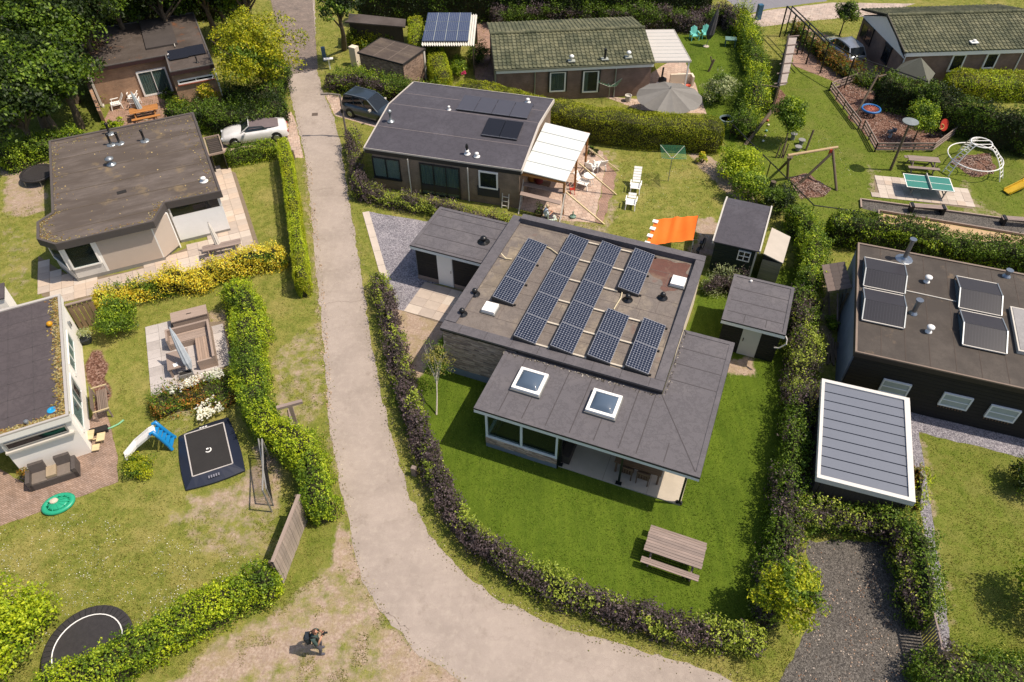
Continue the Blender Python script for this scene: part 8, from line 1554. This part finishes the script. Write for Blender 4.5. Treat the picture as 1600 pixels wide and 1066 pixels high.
for i, q in enumerate(((1238, 218), (1251, 226), (1246, 235))): m = MB(); m.lathe(0, 0, [(.15, 0), (.15, .4-.08*i), (.24, .41-.08*i), (.24, .46-.08*i), (.01, .47-.08*i)], 10); solo('stepping_stump', m, MT['pipe_grey'], ['grey stepping stump nearest the round-crowned tree', 'middle grey stepping stump, close to the tall post', 'lowest grey stepping stump, nearest the swing beam'][i], 'stump', *g(*q), group='stepping stumps')
m = MB(); m.tube((0, 0, 0), (.25, .35, 1.3), .07); solo('leaning_post', m, MT['post_wood'], 'leaning round post behind the stepping stumps', 'post', *g(1259, 235)); m = MB(); [m.beam((x_, 0, 0), (x_+.12, .1, 1.0), .06) for x_ in (-.25, 0, .25)]; solo('tree_stakes', m, MT['post_wood'], 'cluster of stakes at the foot of the round-crowned tree', 'stakes', *g(1218, 247))
for i, (q, c_) in enumerate((((1199, 190), '#d0543c'), ((1200, 197), '#f0e8d0'), ((1197, 206), '#7cb4ac'), ((1195, 214), '#f0e0b0'), ((1192, 222), '#f0f0e0'))): m = MB(); m.lathe(0, 0, [(.02, .0), (.09, .05), (.09, .12), (.02, .17)], 8); solo('spinning_toy', m, plain('knob_'+c_.strip('#'), c_, .5), ['orange', 'cream', 'sea-green', 'pale yellow', 'off-white'][i]+' little toy in the row on the playground grass', 'toy', *g(*q), group='row of little toys on the grass')
m = MB(); m.tube((0, 0, 0), (.12, .1, 1.5), .2, .17, 10); solo('dead_trunk', m, MT['bark'], 'thick grey dead trunk behind the dark green shed', 'tree trunk', *g(1197, 318)); m = MB(); m.tube((0, 0, 0), (.3, .15, .9), .09); m.tube((.2, .1, .6), (.0, .2, 1.1), .05); solo('bare_stump', m, MT['bark'], 'thin bare stump behind the glossy round bush', 'stump', *g(1107, 112))
gz = T('grey_gazebo', 'grey pyramid gazebo tent beside the gabled corner house', 'gazebo', *g(1425, 128, .5), 0); pk = g(1434, 99, 2.6); E4 = [g(*q, 1.9) for q in ((1397, 110), (1452, 130), (1458, 118), (1410, 101))]; E4 = [E4[0], E4[1], (E4[1][0]+1.2, E4[1][1]+1.8), (E4[0][0]+1.3, E4[0][1]+1.6)]; pk = (sum(q[0] for q in E4)/4, sum(q[1] for q in E4)/4)
for k in range(4): m = MB(); a, b = E4[k], E4[(k+1) % 4]; m.face([(a[0]-gz.x, a[1]-gz.y, 1.75), (b[0]-gz.x, b[1]-gz.y, 1.75), (pk[0]-gz.x, pk[1]-gz.y, 2.9)]); gz.part('roof_cloth', m, plain('gazebo_cloth', '#6c6c60', .85, var=.15)); box_part(gz, 'post', MT['dark_wood'], a[0]-gz.x-.03, a[1]-gz.y-.03, 0, a[0]-gz.x+.03, a[1]-gz.y+.03, 1.74)
sp5 = T('paddling_pool', 'small blue paddling pool behind the end of the clipped hedge', 'pool', *g(1136, 185, .3)); m = MB(); m.lathe(0, 0, [(.5, 0), (.52, .3), (.46, .32), (.44, .2)], 18); sp5.part('rim', m, plain('pool_grey', '#8ca0a4', .5)); m = MB(); m.lathe(0, 0, [(.44, .2), (.01, .2)], 18); sp5.part('water', m, plain('pool_blue', '#1c6c9c', .1))
# ================================================================= HEDGES
PG2 = ('purple', 'purplegreen')
hedge('beech_hedge', 'loose purple and green hedge curving along the right side of the road', [(592, 432), (603, 472), (612, 520), (622, 560), (634, 610), (648, 655), (672, 720), (690, 765), (716, 808), (752, 848), (800, 882), (860, 912), (930, 940), (1000, 962), (1070, 982), (1130, 992), (1190, 1000)], .9, 1.1, PG2, .095, 270, split=.66, lump=.2, loose=.12, round_=.7)
hedge('beech_hedge', 'tall loose purple-green hedge between the bright lawn and the carport', [(1200, 965), (1215, 905), (1222, 850), (1228, 800), (1236, 740), (1243, 690), (1249, 640), (1254, 590), (1256, 540), (1254, 490), (1252, 450)], 1.25, 1.5, ('mid', 'purple', 'purplegreen'), .09, 250, split=.4, lump=.24, loose=.14, round_=.7)
hedge('garden_hedge', 'green shrub hedge rising beside the tiled lean-to up to the playground corner', [(1262, 455), (1272, 420), (1270, 385), (1262, 355), (1238, 330)], 1.2, 1.7, ('mid', 'laurel'), .1, 220, lump=.25, loose=.15, round_=.7)
hedge('beech_hedge', 'low mixed purple hedge in front of the brick bungalow', [(556, 294), (580, 300), (620, 311), (670, 322), (720, 333), (770, 342), (800, 346)], .95, .95, ('purplegreen', 'purple'), .085, 260, split=.52, lump=.22, loose=.12, round_=.7)
hedge('beech_hedge', 'dark purple hedge at the foot of the street lamp', [(552, 212), (553, 240), (558, 270), (566, 300)], .8, 1.3, PG2, .085, 250, split=.75, lump=.22, loose=.13, round_=.7)
hedge('clipped_hedge', 'narrow bright green clipped hedge standing along the left road verge', [(440, 216), (448, 260), (455, 310), (461, 360), (466, 400), (468, 430)], .72, 1.75, ('lime', 'conif'), .065, 520, split=.55, lump=.06, loose=.04, round_=.3, z=1.6)
hedge('clipped_hedge', 'loosely clipped green hedge in front of the white convertible', [(354, 243), (380, 238), (405, 234), (430, 230)], .9, 1.3, ('mid', 'laurel'), .085, 300, split=.5, lump=.14, loose=.08, round_=.45)
hedge('golden_hedge', 'vivid yellow-leaved shrub hedge below the bay-fronted house', [(150, 466), (180, 458), (220, 450), (260, 442), (300, 436), (340, 424), (380, 412), (415, 402), (440, 394)], 1.2, 1.4, ('mid', 'gold'), .09, 320, split=.16, lump=.3, loose=.16, round_=.75)
hedge('garden_hedge', 'tall leafy green hedge between the lounge terrace and the road verge', [(362, 452), (388, 478), (392, 515), (388, 560), (392, 600), (402, 640), (424, 672), (452, 690), (478, 705), (490, 735), (494, 770), (500, 800)], 1.35, 1.75, ('mid', 'laurel', 'lime'), .09, 270, split=.22, lump=.2, loose=.12, round_=.55)
hedge('garden_hedge', 'wide green hedge running diagonally across the bottom left corner', [(60, 1100), (112, 1066), (165, 1042), (222, 1012), (276, 980), (330, 945), (385, 920), (432, 905)], 1.4, 1.5, ('mid', 'laurel', 'lime'), .09, 300, split=.3, lump=.18, loose=.11, round_=.5)
hedge('conifer_hedge', 'long tall clipped yellow-green conifer hedge behind the brick bungalow', [(712, 130), (760, 140), (815, 152), (870, 165), (930, 176), (1000, 184), (1060, 188), (1132, 192)], 1.9, 2.1, ('conif', 'conifd'), .075, 330, split=.62, lump=.07, loose=.05, round_=.35, z=1.9)
hedge('conifer_hedge', 'upright yellow-green conifer hedge block between brick shed and solar shed', [(676, 70), (684, 95), (694, 120)], 1.4, 1.8, ('conif', 'lime'), .08, 300, lump=.08, loose=.05, round_=.4, z=1.6)
hedge('conifer_hedge', 'short yellow-green conifer hedge left of the solar shed', [(648, 28), (650, 45), (652, 66)], 1.3, 1.8, ('conif', 'lime'), .08, 280, lump=.1, loose=.05, round_=.4, z=1.6)
hedge('dark_hedge', 'very tall dark green hedge along the top of the picture', [(560, 6), (650, 4), (760, 2), (880, 0), (1000, -4), (1110, -6)], 1.8, 3.2, ('dark', 'mid'), .15, 90, split=.72, lump=.12, loose=.12, round_=.4, z=1.6)
hedge('beech_hedge', 'dark purple and green hedge behind the green-roofed house and far lawn', [(768, 25), (850, 20), (930, 16), (1010, 30), (1080, 32), (1130, 20), (1152, 40)], 1.2, 1.6, ('purple', 'mid'), .11, 150, split=.5, lump=.25, loose=.15, round_=.6)
hedge('garden_hedge', 'mixed shrubs between the far lawn and the play wall', [(1158, 22), (1172, 60), (1180, 95), (1184, 130), (1178, 165), (1160, 200)], 1.5, 1.7, ('mid', 'lime'), .11, 160, split=.6, lump=.3, loose=.2, round_=.7)
hedge('laurel_hedge', 'dense bushes between the road tree and the dark hatchback', [(515, 118), (545, 124), (580, 132), (620, 140), (660, 147), (700, 146)], 1.6, 1.5, ('mid', 'laurel', 'purple'), .1, 200, split=.5, lump=.3, loose=.2, round_=.7)
hedge('laurel_hedge', 'shrubs in front of the dark shelter beside the road tree', [(545, 60), (570, 62), (595, 60), (620, 64)], 1.2, 1.2, ('mid', 'conif'), .1, 200, split=.5, lump=.3, loose=.16, round_=.7)
hedge('garden_hedge', 'leafy green hedge left of the worn flat roof', [(0, 252), (30, 236), (65, 226), (105, 218), (130, 214)], 1.6, 1.5, ('laurel', 'mid'), .12, 180, split=.45, lump=.25, loose=.15, round_=.6)
hedge('laurel_hedge', 'dark shrub mass between the leaf-strewn house and the convertible', [(268, 190), (295, 178), (325, 176), (355, 181), (395, 181), (440, 164)], 2.2, 1.9, ('dark', 'mid'), .11, 190, split=.55, lump=.25, loose=.2, round_=.7)
hedge('playground_hedge', 'tall green hedge between the playground and the dark boarded house', [(1296, 352), (1360, 360), (1420, 370), (1480, 382), (1540, 394), (1625, 410)], 1.5, 1.8, ('mid', 'dark', 'laurel'), .1, 230, split=.45, lump=.16, loose=.1, round_=.4)
hedge('playground_hedge', 'tall dark hedge behind the nest swing and climbing dome', [(1375, 135), (1430, 150), (1480, 172), (1530, 190), (1580, 205), (1625, 216)], 1.5, 2.3, ('mid', 'dark'), .11, 200, split=.5, lump=.2, loose=.12, round_=.45)
hedge('climbing_hedge', 'thin leafy hedge growing under the tall black post frame', [(1240, 40), (1262, 62), (1290, 86), (1330, 112), (1375, 130)], 1.0, 1.1, ('mid', 'bronze'), .11, 110, split=.5, lump=.4, loose=.25, round_=.8)
hedge('clipped_hedge', 'broad bright yellow-green clipped hedge at the right edge by the gabled house', [(1480, 128), (1520, 130), (1560, 132), (1625, 134)], 2.4, 1.5, ('lime', 'conif'), .1, 230, lump=.1, loose=.07, round_=.35)
hedge('garden_hedge', 'mixed leafy hedge between carport and dark parking gravel', [(1236, 812), (1275, 800), (1320, 806), (1370, 815), (1408, 824), (1428, 850), (1434, 900), (1440, 945), (1443, 970)], 1.25, 1.5, ('mid', 'purplegreen', 'purple'), .09, 270, split=.6, lump=.25, loose=.15, round_=.65)
hedge('garden_hedge', 'leafy hedge along the bottom right edge', [(1438, 1062), (1480, 1042), (1530, 1050), (1600, 1062), (1660, 1070)], 1.4, 1.3, ('mid', 'purplegreen', 'purple'), .09, 270, split=.6, lump=.25, loose=.15, round_=.65)
hedge('shrub_row', 'purple and green shrubs between main roof and dark green shed', [(1104, 445), (1125, 437), (1150, 440), (1166, 448)], 1.1, 1.1, ('silver', 'purple'), .085, 260, lump=.3, loose=.15, round_=.7)
hedge('low_planting', 'low yellowish planting strip behind the garage roof', [(735, 345), (770, 352), (800, 358)], .8, .4, ('bronze', 'lime'), .08, 220, lump=.3, loose=.12, round_=.7)
hedge('wild_planting', 'wild flowering border below the lounge terrace', [(240, 640), (270, 625), (300, 618), (340, 612), (365, 605)], 1.9, .5, ('mid', 'bronze'), .09, 230, lump=.4, loose=.16, round_=.8, z=.2)
hedge('side_shrubs', 'yellow-green shrubs at the right end of the carport', [(1428, 735), (1434, 760), (1438, 790)], .45, .7, ('bronze', 'lime'), .08, 240, lump=.3, loose=.12, round_=.7)
hedge('dark_hedge', 'tall dark hedge added as shade behind the leaf-strewn house', [(96, 62), (140, 40), (200, 20), (270, 4), (335, -6), (380, -14)], 3.6, 2.6, ('dark', 'mid'), .16, 80, split=.7, lump=.3, loose=.2, round_=.6)  # added to bring shade over the bright ground behind this house
hedge('laurel_hedge', 'dark shrubs beside the road at the foot of the yellow-green tree', [(352, 150), (390, 155), (425, 150), (438, 125), (430, 95)], 1.5, 1.3, ('dark', 'mid'), .12, 150, split=.4, lump=.3, loose=.18, round_=.7)
# ================================================================= TREES AND SHRUBS
def tree(label, px, z, rad, kinds, nc=50, per=110, size=.2, trunk=.2, name='tree', split=.5, base=None, cr=None, low=-.4, bark='bark', group=None, limbs=5):
    x, y = g(px[0], px[1], z); bx_, by_ = g(*base) if base else (x, y); return plant(name, label, 'tree', bx_, by_, rad, z, kinds, nc, per, cr, size, trunk, limbs, split, group, low, lean=(x-bx_, y-by_), bark=bark)
FT = [((10, 30), 5.5, 3.6), ((70, 50), 5.2, 3.4), ((25, 110), 4.6, 3.3), ((85, 110), 4.2, 3.0), ((20, 165), 3.6, 2.5), ((110, 5), 6.2, 3.6), ((-40, 90), 5, 3.5), ((170, -12), 5.5, 3.0), ((240, -22), 5.5, 3.0), ((310, -28), 5., 3.0), ((-30, 10), 6.5, 4), ((130, -40), 5, 3.4), ((205, 6), 3.6, 2.2), ((275, 0), 3.4, 2.2), ((338, -6), 3.4, 2.4), ((55, -20), 6, 3.8), ((375, -25), 5, 2.6), ((58, 150), 3.4, 2.2)]
FL = ['broad dark tree in the top left corner', 'dark tree just left of the leaf-strewn roof', 'dark tree on the left edge beside the shaded lawn', 'rounded tree overhanging the shaded lawn left of the brick house', 'lowest dark tree on the left edge above the leafy hedge', 'dark tree at the top edge over the corner of the leaf-strewn roof', 'dark tree crown cut by the left edge', 'dark tree behind the leaf-strewn roof, left one', 'dark tree behind the leaf-strewn roof, middle one', 'dark tree behind the leaf-strewn roof, right one', 'tallest dark tree beyond the top left corner', 'dark tree at the top edge above the stained roof', 'low dark tree tucked behind the puddle end of the stained roof', 'low dark tree behind the middle of the stained roof', 'low dark tree between stained roof and yellow-green tree', 'dark tree behind the broad corner tree', 'dark tree at the top edge beside the road', 'small dark tree filling the gap on the left edge']
for (q, z_, r_), lb in zip(FT, FL): tree(lb, q, z_, (r_, r_, r_*.85), ('dark', 'mid'), 75, 120, .24, .3, 'dark_tree', .5, cr=r_*.3, group='dark trees in the top left corner')
tree('large yellow-green tree overhanging the road beside the leaf-strewn house', (394, 80), 3.5, (3.6, 3.4, 3.1), ('mid', 'yellowtree'), 190, 95, .16, .22, 'yellow_green_tree', .3, cr=.6, base=(428, 168), low=-.85)
tree('leaning roadside tree with grey trunk at the top of the road', (528, 8), 4.6, (1.6, 1.6, 1.3), ('mid', 'dark'), 34, 110, .2, .24, 'roadside_tree', .5, base=(538, 78))
tree('small birch with pale thin trunk on the lawn corner beside the stone wall', (683, 562), 2.1, (.75, .75, 1.5), ('birch', 'mid'), 44, 40, .075, .045, 'birch_tree', .5, base=(682, 648), cr=.3, bark='birchbark', low=-.9)
tree('yellow-green tree overhanging the dark parking gravel at the bottom right', (1236, 928), 1.8, (1.45, 1.35, 1.55), ('mid', 'autumn'), 150, 60, .11, .1, 'garden_tree', .3, cr=.27, low=-.6)
tree('round-crowned young tree on the playground grass', (1237, 178), 2.2, (1.1, 1.1, 1.5), ('mid', 'laurel'), 75, 130, .13, .06, 'young_tree', .6, base=(1222, 247), low=-.8)
tree('small round tree in front of the playground hedge by the red board', (1442, 185), 1.7, (1.1, 1.1, 1.4), ('mid', 'laurel'), 36, 110, .12, .06, 'young_tree', .5, low=-.9)
tree('small dark tree beside the brick drive near the gabled house', (1322, 22), 1.8, (1.0, 1.0, 1.2), ('dark', 'mid'), 28, 90, .15, .07, 'young_tree', .5)
def bush(label, px, z, rad, kinds, nc=26, per=90, size=.1, name='bush', split=.5, group=None, cat='bush', cr=None, low=-.6): x, y = g(px[0], px[1], z); return plant(name, label, cat, x, y, rad, z, kinds, nc, per, cr, size, None, 5, split, group, low)
bush('big rounded green bush below the yellow shrubs', (184, 497), .9, (1.15, 1.15, 1.0), ('laurel', 'mid'), 60, 130, .1, cr=.42)
bush('glossy round bush on the far lawn behind the clipped hedge', (1124, 137), 1.1, (1.25, 1.25, 1.3), ('mid', 'silver'), 55, 110, .12, cr=.5)
bush('bright glossy laurel bush below the end of the clipped hedge', (1155, 258), 1.0, (1.6, 1.5, 1.1), ('laurel', 'lime'), 62, 120, .13, cr=.5); bush('laurel bush spreading toward the dead trunk', (1172, 292), .9, (1.3, 1.1, 1.0), ('laurel', 'mid'), 46, 110, .13, cr=.5)
bush('dark dense bush right of the dead trunk', (1222, 312), 1.0, (1.1, 1.2, 1.2), ('dark', 'mid'), 46, 120, .11, cr=.45); bush('bright leafy tree-like bush cut by the bottom left edge', (8, 985), 1.3, (1.5, 2.0, 1.5), ('laurel', 'lime'), 80, 110, .12, cr=.5)
bush('low spreading juniper beside the foot of the slide', (215, 728), .35, (.75, .55, .35), ('conif', 'mid'), 26, 90, .08, cr=.25); bush('small yellow shrub beside the green-lined clothes dryer', (1098, 247), .35, (.45, .45, .4), ('gold', 'lime'), 14, 60, .09)
bush('rhododendron bush with one pink bloom by the conifer hedge', (716, 104), .8, (1.0, 1.0, .9), ('laurel', 'mid'), 34, 90, .1); P_, N_ = crown_pts((0, 0, 0), (.22, .22, .15), 5, 40, .12); x_, y_ = g(725, 115, 1.2); o_ = link('pink_bloom', npmesh('bloom', leafquads(P_, N_, .07), 4, leafmat('pink')), None, (x_, y_, 1.2)); tagit(o_, 'bright pink bloom on the rhododendron by the conifer hedge', 'flower')
bush('low green plants at the foot of the patio wall and canopy', (926, 236), .3, (.5, .4, .35), ('mid', 'dark'), 14, 60, .09); bush('dark shrub under the leaf-strewn house window', (263, 150), .5, (.7, .5, .6), ('dark', 'mid'), 18, 80, .1); bush('yellow-flecked shrub at the drainpipe of the leaf-strewn house', (320, 145), .8, (.9, .8, .9), ('yellowtree', 'gold'), 26, 90, .11)
bush('pale green shrub at the right end of the red terrace', (275, 165), .5, (1.0, .7, .6), ('autumn', 'mid'), 26, 90, .11); bush('low leafy shrub in front of the worn roof parapet', (180, 195), .35, (1.0, .5, .4), ('lime', 'laurel'), 20, 80, .1)
bush('dark rose shrub between the solar shed and the green-roofed house', (745, 82), .8, (1.2, 1.3, .9), ('dark', 'mid'), 36, 90, .1); bush('round green shrub at the right edge beside the lawn', (1610, 745), .8, (.9, 1.1, .9), ('mid', 'dark'), 30, 100, .1); bush('shrub cut by the right edge that shades the lower lawn', (1640, 925), 1.2, (1.4, 1.6, 1.4), ('mid', 'laurel'), 40, 90, .12)
bush('small weed clump growing by the blue-grey wall of the dark house', (1302, 506), .4, (.4, .5, .45), ('mid', 'laurel'), 14, 60, .08); bush('reddish shrub beside the lower left corner of the carport', (1252, 735), .7, (.5, .5, .6), ('bronze', 'purple'), 16, 70, .09)
# white flowers of the border
def sprinkle(name, label, polys, n, kindmat, size, z0, z1, cat='flowers', flat=False):
    P_ = []
    for poly in polys:
        Q = np.array([g(*q, z0) for q in poly]); lo_, hi_ = Q.min(0), Q.max(0); k = 0
        while k < n//len(polys):
            X = lo_+(hi_-lo_)*rng.random((n, 2)); X = X[inpoly(X[:, 0], X[:, 1], Q)]
            cl_ = vn(X[:, 0], X[:, 1], .5, 61); X = X[rng.random(len(X)) < np.clip((cl_-.25)*1.8, 0.02, 1)]; X = X[:n//len(polys)-k]; k += len(X); P_.append(np.column_stack([X, z0+(z1-z0)*rng.random(len(X))]))
    P_ = np.concatenate(P_); N_ = np.tile([0, 0, 1.], (len(P_), 1)); o = link(name, npmesh(name, leafquads(P_, N_, size, .9, .35), 4, kindmat)); return tagit(o, label, cat, kind='stuff')
sprinkle('white_flowers', 'white daisies blooming along the lower edge of the lounge terrace', [[(262, 610), (300, 590), (345, 577), (352, 590), (300, 605), (268, 618)], [(305, 640), (335, 618), (350, 640), (330, 652), (310, 660)]], 620, leafmat('white'), .1, .45, .62)
sprinkle('clover_flowers', 'tiny pale clover heads scattered over the left lawn', [[(0, 830), (120, 800), (300, 850), (420, 880), (300, 940), (180, 990), (60, 1020), (0, 1000)]], 950, leafmat('white'), .035, .03, .06); sprinkle('clover_flowers', 'tiny pale clover heads on the bungalow and playground lawns', [[(930, 230), (1070, 240), (1120, 330), (1000, 345)], [(1160, 200), (1300, 210), (1350, 290), (1250, 260)]], 320, leafmat('white'), .035, .03, .06)
sprinkle('bark_chips', 'brown bark chips loosely covering the play area beds', [[q for q in MULCH[k][0]] for k in (0, 1, 2)], 5400, island('chips', ['#5a3c30', '#7c5a4a', '#a4887a', '#c8b0a4', '#4c3228']), .09, .01, .05, 'bark chips')
sprinkle('dry_leaves', 'dry leaves and pale grit on the dark parking gravel', [[(1270, 850), (1400, 850), (1420, 1066), (1240, 1066)]], 420, island('dry', ['#c8a080', '#e0d0c0', '#a47c60', '#8c6850']), .05, .012, .03, 'leaves'); sprinkle('dry_leaves', 'dry leaves lying along the left verge of the road', [[(476, 255), (486, 255), (505, 430), (520, 640), (508, 640), (492, 430)]], 380, island('dry2', ['#c8a888', '#b08c6c', '#e0c8ac', '#8c7c5c']), .07, .012, .04, 'leaves')
sprinkle('roof_leaves', 'yellow leaf scraps on the worn flat roof of the bay-fronted house', [[(90, 228), (295, 186), (335, 290), (240, 318), (225, 335), (90, 370), (80, 340)]], 60, island('scraps', ['#c8a85c', '#e0c88c', '#a88c4c']), .08, 2.79, 2.81, 'leaves')
# ================================================================= GRASS
solid = [[g(*q) for q in LE]+[g(*q) for q in RE[::-1]]]
for poly in ([(577, 331), (667, 346), (800, 420), (720, 452), (700, 470), (687, 505), (636, 486), (612, 482), (600, 427)], [(566, 332), (578, 331), (606, 440), (598, 440)], [(1262, 845), (1410, 845), (1440, 930), (1450, 1090), (1205, 1090), (1240, 1030)], [(-30, 720), (38, 752), (120, 690), (150, 600), (178, 690), (187, 752), (60, 802), (-30, 830)], [(60, 400), (58, 440), (66, 463), (142, 466), (300, 420), (386, 409), (404, 380), (368, 270), (334, 258)], [(227, 512), (266, 507), (350, 502), (362, 556), (345, 584), (268, 608), (237, 622)],
             [(812, 262), (915, 225), (962, 272), (941, 350), (805, 325)], [(1366, 274.5), (1510, 296), (1520, 327), (1367.5, 306)], [(1344, 313), (1620, 350), (1620, 402), (1374, 352)], [(1418, 630), (1620, 680), (1620, 724), (1600, 716), (1437, 676), (1449, 760), (1488, 1016), (1465, 1018)], [(345, 203), (455, 175), (463, 193), (474, 247), (459, 247), (446, 215), (345, 240)], [(508, 147), (640, 165), (610, 206), (523, 181)], [(1008, 120), (1066, 84), (1104, 178), (940, 150)], [(873, 731), (1061, 796), (1090, 640), (900, 600)], [(1243, 36), (1300, 58), (1420, 112), (1380, 150), (1238, 102)], [(1095, -30), (1430, -30), (1430, 6), (1262, 33), (1160, 36)]): solid.append([g(*q) for q in poly])
def blades(name, label, n, cond, cols, h, w_):
    y = 8+62*rng.random(n)**1.9; x = (rng.random(n)*2-1)*(18+y*.46); k = cond(x, y)
    for P_ in solid: k &= ~inpoly(x, y, P_)
    x, y = x[k], y[k]; n = len(x); a = rng.random(n)*2*pi; hh = h*(.5+rng.random(n))*(.6+.9*vn(x, y, .8, 71)); ww = w_*(.7+.6*rng.random(n))*(1+np.maximum(y-25, 0)*.02); ln = hh*.7; b = rng.random(n)*2*pi
    V = np.empty((n, 3, 3)); V[:, 0] = np.stack([x-np.cos(a)*ww, y-np.sin(a)*ww, np.zeros(n)], 1); V[:, 1] = np.stack([x+np.cos(a)*ww, y+np.sin(a)*ww, np.zeros(n)], 1); V[:, 2] = np.stack([x+np.cos(b)*ln, y+np.sin(b)*ln, hh], 1)
    tagit(link(name, npmesh(name, V.reshape(-1, 3), 3, island('blade_'+name, cols, rough=.7, noise_s=.9, trans=.3))), label, 'grass', kind='stuff')
thr_ = lambda A, lo: (lambda x, y: zone(A, x, y)+(vn(x, y, .5, 72)-.5)*.3 > lo)
blades('lush_grass', 'short bright green grass of the well-kept lawns', 520000, lambda x, y: (zone(Zl, x, y)+(vn(x, y, .5, 72)-.5)*.2 > .5) & (zone(Zs, x, y)+(vn(x, y, .6, 74)-.5)*.5 < .55) & (zone(Zm, x, y) < .4), ['#546c1a', '#6c8a28', '#86a038', '#a6b654', '#5e7820'], .05, .013)
blades('dry_grass', 'yellowish uneven grass of the verges and left lawn', 520000, lambda x, y: (zone(Zl, x, y)+(vn(x, y, .5, 72)-.5)*.2 <= .5) & (zone(Zs, x, y)+(vn(x, y, .6, 74)-.5)*.7 < .5) & (zone(Zm, x, y) < .4), ['#6c7428', '#8e9040', '#aea656', '#ccbe78', '#7c8434', '#969a48'], .055, .014)
gp = []
for side in (LE, RE):
    Q = [g(*q) for q in side]
    for i in range(len(Q)-1):
        L = hypot(Q[i+1][0]-Q[i][0], Q[i+1][1]-Q[i][1])
        for k in range(int(L*34)): f = random.random(); gp.append((Q[i][0]+(Q[i+1][0]-Q[i][0])*f+random.gauss(0, .16), Q[i][1]+(Q[i+1][1]-Q[i][1])*f+random.gauss(0, .16), random.uniform(.008, .03)))
gp = np.array(gp); tagit(link('verge_grit', npmesh('grit', leafquads(gp, np.tile([0, 0, 1.], (len(gp), 1)), .055, .8, .5), 4, island('grit', ['#8c7c5c', '#c4b49c', '#5c6424', '#a4946c', '#6c5c48', '#7c8434', '#dcccb4']))), 'grit, moss and crumbs along both edges of the road', 'grit', kind='stuff')
